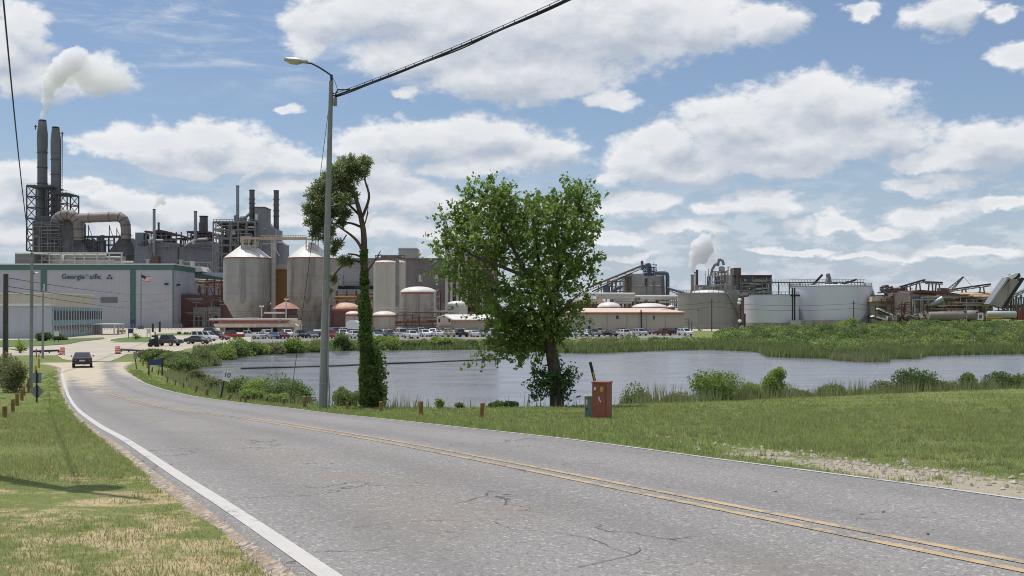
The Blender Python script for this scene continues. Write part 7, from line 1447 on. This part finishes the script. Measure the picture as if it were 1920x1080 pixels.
def make_car(kind, color, label, near=False):
    k = KINDS_[kind]; hw = k['W'] / 2; t = thing({'sedan': 'parked_car', 'suv': 'parked_suv', 'pickup': 'pickup_truck', 'van': 'parked_van'}[kind], label, {'sedan': 'car', 'suv': 'car', 'pickup': 'pickup truck', 'van': 'van'}[kind], (0, 0, 0), 'cars in the car park')
    # lower body lofted across five stations so that the flanks bulge
    st = [(-1.0, .10), (-.93, .0), (0, -.015), (.93, .0), (1.0, .10)]; low = k['low']; v = []; f = []; n = len(low)
    for s, ins in st:
        for y, z in low: sy = 1 if y > 0 else -1; v.append((s * hw, y - sy * ins * .6 * (abs(y) > 1.5), z - (ins * .5 if z > .8 else -ins * .2)))
    for a in range(4):
        for b in range(n): f.append((a * n + b, a * n + (b + 1) % n, (a + 1) * n + (b + 1) % n, (a + 1) * n + b))
    f += [tuple(range(n)), tuple(range(5 * n - 1, 4 * n - 1, -1))]; mb = MB(); mb.add(v, f, False)
    g = k['gh']; tw = k['tw']; bw = hw - .06; rw = hw - .06 - tw
    w_of = [bw, rw, rw, bw]; v = [(-w, y, z) for w, (y, z) in zip(w_of, g)] + [(w, y, z) for w, (y, z) in zip(w_of, g)]
    mb.add(v, [(0, 1, 2, 3), (7, 6, 5, 4), (0, 4, 5, 1), (1, 5, 6, 2), (2, 6, 7, 3)], False)
    if kind == 'pickup':
        pass
    mb.build('body', PAINT[color], t, .035)
    # glass panels, 6 mm proud
    def lerp(a, b, f_): return tuple(x + (y - x) * f_ for x, y in zip(a, b))
    def panel(q, i0=.10, i1=.10, j0=.14, j1=.10, o=.012):
        a, b, c, d = [Vector(x) for x in q]; nrm_ = (b - a).cross(d - a).normalized()
        def pt(u, w): return a.lerp(b, u).lerp(d.lerp(c, u), w) + nrm_ * o
        p = [pt(i0, j0), pt(1 - i1, j0), pt(1 - i1, 1 - j1), pt(i0, 1 - j1)]; return p + [x - nrm_ * .03 for x in p]
    V = [Vector(x) for x in v]; mg = MB(); ff = [(0, 1, 2, 3), (7, 6, 5, 4), (0, 4, 5, 1), (1, 5, 6, 2), (2, 6, 7, 3), (3, 7, 4, 0)]
    rear = panel((V[0], V[4], V[5], V[1]), .07, .07, .12, .12)
    mg.add(rear, ff); mg.build('rear_window', m_cglass, t); mg = MB()
    mg.add(panel((V[7], V[3], V[2], V[6]), .06, .06, .08, .12), ff)
    mg.build('windscreen', m_cglass, t); mg = MB()
    for sgn in (0, 4):
        a, b, c, d = V[sgn + 0], V[sgn + 3], V[sgn + 2], V[sgn + 1]
        if sgn == 0: a, b, c, d = b, a, d, c
        cuts = [(.05, .49), (.52, .95)] if kind != 'van' else [(.04, .33), (.36, .64), (.67, .95)]
        for u0, u1 in cuts: mg.add(panel((a, b, c, d), u0 + .02, 1 - u1 + .02, .14, .12), ff)
    mg.build('side_window', m_cglass, t)
    r = .34 if kind == 'sedan' else .38; ax = k['L'] * .29
    for sx in (-1, 1):
        for sy in (-1, 1):
            mb = MB(); x0 = sx * (hw - .22); x1_ = sx * (hw + .012); mb.tube([(x0, sy * ax, r), (x1_, sy * ax, r)], r, 16, False); w_ = mb.build('wheel', m_rub, t)
            mb = MB(); mb.tube([(x1_ - sx * .02, sy * ax, r), (x1_ + sx * .012, sy * ax, r)], r * .6, 12, False); mb.build('rim', m_alu, w_)
    L2 = k['L'] / 2; zt = .84 if kind == 'sedan' else 1.0
    for sx in (-1, 1):
        mb = MB(); mb.box(min(sx * hw * .94, sx * hw * .56), max(sx * hw * .94, sx * hw * .56), -L2 - .015, -L2 + .12, zt - .16, zt); mb.build('tail_light', m_tail, t)
        zf = .66 if kind == 'sedan' else .86; mb = MB(); mb.box(min(sx * hw * .9, sx * hw * .58), max(sx * hw * .9, sx * hw * .58), L2 - .14, L2 + .012, zf - .1, zf + .04); mb.build('headlight', m_head, t)
    if near:
        for sx in (-1, 1): mb = MB(); mb.box(min(sx * (hw + .03), sx * (hw + .2)), max(sx * (hw + .03), sx * (hw + .2)), .62, .76, 1.0, 1.13); mb.build('wing_mirror', PAINT[color], t, .03)
        mb = MB(); mb.box(-hw * .95, hw * .95, -L2 - .04, -L2 + .1, .36, .58); mb.build('bumper', m_bump, t, .02); mb = MB(); mb.box(-.26, .26, -L2 - .012, -L2 + .02, .64, .78); mb.build('number_plate', m_plate, t)
    return t
car0 = make_car('sedan', 'black', 'black sedan driving away down the sandy end of the road', True); car0.name = 'sedan_car'; del car0['group']
pc = base_pt(154, 691); car0.location = (pc[0] - .84, pc[1] + 2.2, float(zroad(np.array([pc[0]]), np.array([pc[1] + 2.3]))[0]) + .0); car0.rotation_euler = (0, 0, R(21))
protos = {}
_NAMES = {'sedan': 'saloon', 'suv': 'suv', 'pickup': 'pickup', 'van': 'van'}
def land(px):
    for lim, s in ((352, 'by the drive at the lake tip'), (392, 'at the drive end of the lot'), (470, 'before the cream pavilion'), (556, 'before the far end of the cream pavilion'), (604, 'under the second silo by the lamp pole'), (668, 'between the lamp pole and the pine'), (745, 'before the cream storage towers'), (816, 'before the streaky domed tank'), (950, 'before the long gabled shed'), (1050, 'behind the broad tree'), (1110, 'at the hut end of the long cream shed'), (1180, 'before the middle of the long cream shed'), (1300, 'before the stair end of the long cream shed')):
        if px < lim: return s
    return ''
used = {}
def park(kind, color, px, Y, ang, label=None):
    if kind not in protos: c = make_car(kind, color, 'x'); protos[kind] = c
    else: c = copy_tree(protos[kind])
    for ch in c.children:
        if ch.name.split('.')[0] == 'body': ch.material_slots[0].link = 'OBJECT'; ch.material_slots[0].material = PAINT[color]
    row = 'in the front row' if Y < 262 else 'in the back row'
    lb = label or f'{color} {_NAMES[kind]} parked {row} {land(px)}'
    c['label'] = lb; c.location = (PX(px, Y), Y, .04); c.rotation_euler = (0, 0, R(ang)); return c
# the ones one can tell apart
park('sedan', 'black', 371, 196, -100, 'dark sleek car parked at the lake tip, by the road bend')
park('pickup', 'black', 312, 184, -112, 'black pickup half hidden by the shrubs where the drive meets the lake')
park('van', 'white', 384, 218, -105, 'white van parked behind the dark sleek car')
park('sedan', 'maroon', 410, 226, -110, 'maroon car parked just past the white van')
park('pickup', 'red', 434, 232, 60, 'red pickup parked before the pavilion, bed to the lake')
park('pickup', 'white', 462, 234, -80, 'white pickup with black glass parked next to the red pickup')
park('suv', 'green', 399, 285, -100, 'dark green suv waiting on the drive by the pavilion end')
park('pickup', 'white', 838, 268, -85, 'white crew pickup seen side-on before the long gabled shed')
park('sedan', 'white', 894, 270, -95, 'white saloon seen side-on next to the white crew pickup')
park('suv', 'white', 812, 272, 175, 'white boxy suv facing the lake beside the white crew pickup')
rk = np.random.default_rng(3); cols = ['white', 'white', 'silver', 'silver', 'grey', 'black', 'black', 'red', 'blue', 'maroon', 'tan', 'white', 'grey']; kinds = ['sedan', 'sedan', 'suv', 'pickup', 'pickup', 'suv', 'sedan', 'van']
def run(px0, px1, Y, step, jit=1.2):
    px = px0
    while px < px1:
        near_taken = any(abs(px - q) < 20 for q in ((838, 894, 812) if 262 < Y < 280 else (410, 434, 462, 384, 371) if Y < 240 else ()))
        if not near_taken and rk.random() > .08: park(kinds[rk.integers(8)], cols[rk.integers(13)], px + rk.normal(0, jit), Y + rk.normal(0, .5), rk.choice([0, 180, 180]) + rk.normal(0, 3) + 24)
        px += step * rk.uniform(.9, 1.15)
run(488, 560, 238, 21); run(498, 604, 256, 19); run(566, 610, 244, 20)
run(620, 790, 240, 21); run(618, 960, 258, 21); run(626, 1000, 276, 20); run(640, 960, 296, 24)
run(985, 1170, 262, 20); run(1062, 1165, 284, 20); run(1180, 1290, 290, 27); run(1200, 1300, 274, 44)
# ---- lone things by the lot
t = Th('machinery_trailer', 'dark machine with pipes standing among the shrubs at the lake tip', 'machine', 286, 655, 178, z=0); mb = MB(); mb.box(PX(280, 178), PX(296, 178), 178, 180, .4, 1.1); mb.box(PX(283, 178), PX(290, 178), 178.2, 179.8, 1.1, 1.9); mb.tube([(PX(287, 178), 179, 1.9), (PX(287, 178), 179, 2.5)], .1, 8); mb.build('body', m_black, t, .04); mb = MB(); mb.lathe((PX(286.5, 178), 177.9), [(.2, 1.3), (.32, 1.45), (.2, 1.6)], 10); mb.build('lamp', m_white, t); mb = MB(); [mb.tube([(PX(x_, 178), 177.9, .4), (PX(x_, 178), 178.2, .4)], .4, 12) for x_ in (281.5, 294)]; mb.build('wheel', m_rub, t)
# ================================================================ smoke, sky, sun, camera
def smoke(puffs, Y, dens, label, vox=.8, seed=1, rough=.35):
    rg = np.random.default_rng(seed); mb = MB()
    for px, py, r, dy in puffs:
        c = P(px, py, Y + dy); rr = r * Y / FPX
        for j in range(7):
            d = rg.normal(size=3); d /= np.linalg.norm(d); cc = c + Vector(d * rr * (.62 if j else 0)); q = rr * (.95 if j == 0 else rg.uniform(.38, .6))
            mb.lathe((cc.x, cc.y), [(max(.01, q * math.sin(a)), cc.z - q * math.cos(a)) for a in np.linspace(.06, 3.08, 9)], 12)
    a = np.array(mb.v); loc = (float(a[:, 0].mean()), float(a[:, 1].mean()), float(a[:, 2].min())); mb.v = [(x - loc[0], y - loc[1], z - loc[2]) for x, y, z in mb.v]
    m = bpy.data.materials.new('steam'); m.use_nodes = True; t = NT(m.node_tree); out = m.node_tree.nodes['Material Output']; m.node_tree.nodes.remove(m.node_tree.nodes['Principled BSDF'])
    pv = t.n('VolumePrincipled'); pv.inputs['Color'].default_value = (.97, .97, .98, 1); pv.inputs['Density'].default_value = dens; pv.inputs['Anisotropy'].default_value = .25; t.L.new(pv.outputs[0], out.inputs['Volume'])
    o = mb.build('smoke', m); o.location = loc
    rm = o.modifiers.new('r', 'REMESH'); rm.mode = 'VOXEL'; rm.voxel_size = vox
    for sc_, st in ((5.5, 5.2), (2.2, 2.2)):
        tx = bpy.data.textures.new('puff', 'CLOUDS'); tx.noise_scale = sc_ * vox; tx.noise_depth = 2
        dm = o.modifiers.new('d', 'DISPLACE'); dm.texture = tx; dm.strength = rough * st * vox; dm.mid_level = .55
    dg = bpy.context.evaluated_depsgraph_get(); me = bpy.data.meshes.new_from_object(o.evaluated_get(dg)); o.modifiers.clear(); o.data = me
    tag(o, label, 'steam plume', 'steam plumes over the mill', 'stuff'); return o
smoke([(80, 219, 6, 0), (83, 211, 7, 0), (86, 201, 9, 0), (87, 189, 11, 1), (90, 176, 13, 0), (92, 163, 15, 0), (98, 150, 19, 1), (108, 138, 22, -2), (120, 124, 24, 2), (136, 112, 25, 0), (148, 102, 17, 0)], 541, .30, 'dense white steam column rising from the taller great chimney', .6, 1, .8)
smoke([(132, 138, 24, 2), (155, 130, 28, -2), (180, 136, 30, 2), (205, 145, 28, 0), (222, 150, 24, 1), (168, 155, 24, 0), (190, 168, 18, 1), (228, 138, 14, 0), (150, 112, 20, 0)], 545, .12, 'thin white steam drifting sideways from the taller great chimney', 1.1, 2, .5)
smoke([(290, 388, 3.5, 0), (294, 383, 5, 0), (299, 377, 7, 0), (303, 370, 7, 0), (306, 380, 6, 0), (297, 369, 5, 0)], 503, .5, 'small white puff over the slender chimney of the power house', .4, 3)
smoke([(447, 345, 3, 0), (452, 341, 4.5, 0), (458, 336, 6, 0), (466, 331, 7, 0), (475, 327, 7, 0), (484, 323, 6, 0), (490, 320, 4, 0)], 484, .4, 'thin white wisp streaming from the slim pale chimney', .45, 4)
smoke([(688, 418, 5, 0), (693, 410, 7, 0), (698, 403, 7, 0), (704, 398, 5, 0), (690, 425, 4, 0)], 522, .3, 'small white wisp drifting beside the pine crown', .5, 5)
smoke([(1299, 508, 5, 0), (1297, 498, 8, 0), (1303, 487, 11, 1), (1308, 474, 14, 0), (1316, 460, 16, 0), (1322, 452, 14, 0), (1305, 461, 12, 0), (1325, 470, 14, 0), (1318, 485, 12, 0), (1328, 458, 10, 0)], 476, .65, 'bright white steam cloud rising from the squat olive stack', .6, 6)
smoke([(1333, 510, 9, 0), (1334, 497, 13, 0), (1333, 484, 14, 0), (1338, 470, 14, 0), (1342, 455, 13, 0), (1350, 440, 12, 0), (1328, 502, 8, 0), (1345, 482, 9, 0), (1356, 428, 8, 0)], 477, .10, 'thin grey steam drifting round the evaporator vessels', .8, 7, .5)

# sun: high, behind the mill and to its left
SD = Vector((-.74, .67, 0)).normalized(); EL = R(74); sd = Vector((SD.x * math.cos(EL), SD.y * math.cos(EL), math.sin(EL)))
sl = bpy.data.lights.new('sun', 'SUN'); sl.energy = 3.45; sl.angle = R(.53); sl.color = (1.0, .955, .89); so = bpy.data.objects.new('sun', sl); COL.objects.link(so); so.rotation_euler = sd.to_track_quat('Z', 'Y').to_euler(); so.location = (0, 0, 60)
w = bpy.data.worlds.new('World'); S.world = w; w.use_nodes = True; nt = w.node_tree; t = NT(nt); bg = nt.nodes['Background']
sky = t.n('TexSky', sky_type='NISHITA'); sky.sun_disc = False; sky.sun_elevation = EL; sky.sun_rotation = math.atan2(sd.x, sd.y); sky.altitude = 60; sky.air_density = 1.0; sky.dust_density = 1.0; sky.ozone_density = 1.0
STR = .10
gen = t.n('TexCoord').outputs['Generated']; nv_ = t.vec('NORMALIZE', gen); sp = t.n('SeparateXYZ'); t.put(sp.inputs[0], nv_)
az = t.math('ARCTAN2', sp.outputs[0], sp.outputs[1]); el = t.math('ARCSINE', sp.outputs[2])
cmb = t.n('CombineXYZ'); t.put(cmb.inputs[0], az); t.put(cmb.inputs[1], el); ang = cmb.outputs[0]
def dirang(px, py): x, y, z = (px - CX), FPX, (HY - py); return math.atan2(x, y), math.atan2(z, math.hypot(x, y))
CL = [(600, 40, 80, 48), (700, 25, 150, 70), (850, 50, 200, 90), (1000, 60, 220, 95), (1150, 50, 200, 85), (1300, 45, 150, 62), (1430, 45, 85, 48), (900, 140, 140, 48), (1030, 168, 130, 38), (760, 110, 110, 45), (1150, 190, 60, 20), (1000, 140, 200, 60), (570, 90, 40, 30),
      (545, 210, 34, 15), (760, 172, 34, 14), (1250, 262, 90, 50), (1200, 300, 80, 45), (1400, 230, 150, 70), (1520, 190, 110, 58), (1600, 205, 120, 62), (1480, 270, 220, 60), (1655, 255, 105, 45), (1300, 315, 150, 34), (1450, 312, 150, 28), (1165, 328, 50, 18),
      (1850, 270, 100, 48), (1930, 262, 100, 48), (1725, 308, 80, 20), (1800, 300, 110, 28), (1925, 112, 60, 26), (1765, 30, 62, 36), (1800, 8, 50, 22), (1620, 20, 38, 17), (1880, 22, 36, 18),
      (200, 275, 60, 22), (300, 272, 120, 38), (400, 262, 110, 36), (455, 292, 120, 35), (545, 302, 90, 28), (350, 312, 100, 20), (780, 262, 130, 46), (900, 258, 140, 45), (1020, 282, 92, 42), (680, 272, 80, 35), (700, 312, 110, 26), (900, 312, 150, 26),
      (30, 330, 70, 32), (20, 372, 60, 38), (240, 382, 90, 32), (330, 392, 100, 36), (560, 352, 100, 28), (720, 352, 120, 33), (780, 372, 110, 33), (860, 382, 80, 28), (130, 392, 70, 22), (1200, 380, 95, 24), (1420, 380, 100, 27), (1350, 392, 60, 16), (1562, 416, 60, 18), (1662, 432, 60, 14), (1722, 402, 56, 22), (1785, 387, 60, 18), (1745, 347, 95, 17), (1490, 412, 40, 11), (1880, 380, 60, 14), (1150, 440, 80, 16), (1260, 425, 60, 14), (1330, 432, 50, 16),
      (60, 440, 130, 34), (230, 430, 110, 22), (380, 440, 130, 24), (150, 350, 60, 16), (560, 400, 110, 26), (700, 420, 120, 26), (820, 430, 90, 20), (1480, 470, 90, 10), (1640, 480, 100, 9), (1800, 470, 110, 11), (1180, 480, 80, 10), (40, 60, 62, 62), (10, 95, 60, 50), (70, 150, 90, 42), (180, 142, 80, 44)]
def field_group():
    g = bpy.data.node_groups.new('cloud_field', 'ShaderNodeTree'); g.interface.new_socket('P', in_out='INPUT', socket_type='NodeSocketVector'); g.interface.new_socket('F', in_out='OUTPUT', socket_type='NodeSocketFloat')
    q = NT(g); gi = g.nodes.new('NodeGroupInput'); go = g.nodes.new('NodeGroupOutput'); p = gi.outputs[0]; cur = None
    for px, py, rx, ry in CL:
        a, e = dirang(px, py); d = q.vec('SUBTRACT', p, (a, e, 0)); d = q.vec('MULTIPLY', d, (FPX / rx * 1.0, FPX / ry * 1.0, 0)); f = q.math('SUBTRACT', 1.0, q.vec('LENGTH', d))
        cur = f if cur is None else q.math('SMOOTH_MAX', cur, f, .25)
    g.links.new(cur, go.inputs[0]); return g
FG = field_group()
def field(v):
    x = nt.nodes.new('ShaderNodeGroup'); x.node_tree = FG; nt.links.new(v, x.inputs[0]); return x.outputs[0]
wn = t.n('TexNoise'); t.put(wn.inputs['Vector'], t.scale(ang, (1, 1.7, 1))); wn.inputs['Scale'].default_value = 17; wn.inputs['Detail'].default_value = 8; wn.inputs['Roughness'].default_value = .60
warp = t.vec('MULTIPLY', t.vec('SUBTRACT', wn.outputs['Color'], (.5, .5, .5)), (.060, .036, 0)); pw = t.vec('ADD', ang, warp)
F1 = field(pw); F2 = field(t.vec('ADD', pw, (-.006, .016, 0)))
nf = t.noise(t.scale(ang, (1, 1.6, 1)), 42, 8, .62); nf_up = t.noise(t.scale(t.vec('ADD', ang, (-.003, .008, 0)), (1, 1.6, 1)), 42, 8, .62)
body = t.math('ADD', F1, t.math('MULTIPLY', t.math('SUBTRACT', nf, .5), 1.15))
alpha = t.ramp(body, -.10, .38)
up = t.math('ADD', F2, t.math('MULTIPLY', t.math('SUBTRACT', nf_up, .5), 1.15))
lit = t.math('ADD', t.math('ADD', .56, t.math('MULTIPLY', t.math('SUBTRACT', F1, F2), .95)), t.math('ADD', t.math('MULTIPLY', t.math('SUBTRACT', nf, nf_up), .7), t.math('MULTIPLY', t.math('SUBTRACT', t.noise(t.scale(ang, (1, 2.2, 1)), 13, 5, .6), .5), .9)), clamp=True)
thick = t.ramp(F1, .15, .85)
lit = t.math('SUBTRACT', lit, t.math('MULTIPLY', thick, .26), clamp=True)
cloudc = t.mix(lit, (.47, .53, .62), (.86, .87, .89))
# high thin cirrus and low layered haze cloud
ci = t.noise(t.scale(ang, (1, 4.5, 1)), 9, 9, .68, .6); cm = t.math('MULTIPLY', t.ramp(ci, .44, .72), t.math('MULTIPLY', t.ramp(el, .17, .24), t.ramp(az, -.02, -.22)))
st_ = t.noise(t.scale(ang, (1, 2.6, 1)), 26, 8, .62); sm_ = t.math('MULTIPLY', t.ramp(st_, .44, .60), t.ramp(el, .15, .06))
base = t.vec('SCALE', sky.outputs[0]); base.node.inputs['Scale'].default_value = STR
hs = t.n('HueSaturation'); hs.inputs['Saturation'].default_value = .86; hs.inputs['Value'].default_value = 1.0; t.put(hs.inputs['Color'], base); base = t.mix(1.0, hs.outputs[0], (.84, .93, 1.05), 'MULTIPLY'); base = t.mix(t.math('MULTIPLY', t.ramp(el, .18, -.01), .8), base, lin(186, 199, 216))
c = t.mix(t.math('MULTIPLY', cm, .62), base, (.80, .82, .86)); c = t.mix(t.math('MULTIPLY', sm_, .55), c, (.72, .76, .82)); c = t.mix(alpha, c, cloudc)
# broken cloud over the rest of the dome
gn = t.noise(nv_, 3.2, 7, .6); gm = t.math('MULTIPLY', t.ramp(gn, .40, .58), t.math('MAXIMUM', t.ramp(el, .30, .42), t.math('MULTIPLY', t.ramp(t.math('ABSOLUTE', az), .55, .75), t.ramp(el, .05, .15))))
c = t.mix(t.math('MULTIPLY', gm, .62), c, (.80, .84, .92))
fin = t.vec('SCALE', c); fin.node.inputs['Scale'].default_value = 1 / STR
nt.links.new(fin, bg.inputs[0]); bg.inputs[1].default_value = STR

cam = bpy.data.cameras.new('camera'); co_ = bpy.data.objects.new('camera', cam); COL.objects.link(co_); co_.location = (0, 0, EYE); co_.rotation_euler = (R(90), 0, 0)
cam.sensor_width = 36; cam.lens = FPX / 1920 * 36; cam.shift_y = (HY - 540) / 1920; cam.clip_start = .1; cam.clip_end = 20000; S.camera = co_
S.view_settings.view_transform = 'Standard'; S.view_settings.look = 'None'; S.view_settings.exposure = 0; S.view_settings.gamma = 1
S.render.engine = 'CYCLES'; S.cycles.max_bounces = 16; S.cycles.volume_bounces = 14; S.cycles.transparent_max_bounces = 12; S.cycles.diffuse_bounces = 3; S.cycles.glossy_bounces = 3; S.cycles.use_denoising = True; S.cycles.filter_width = 1.05
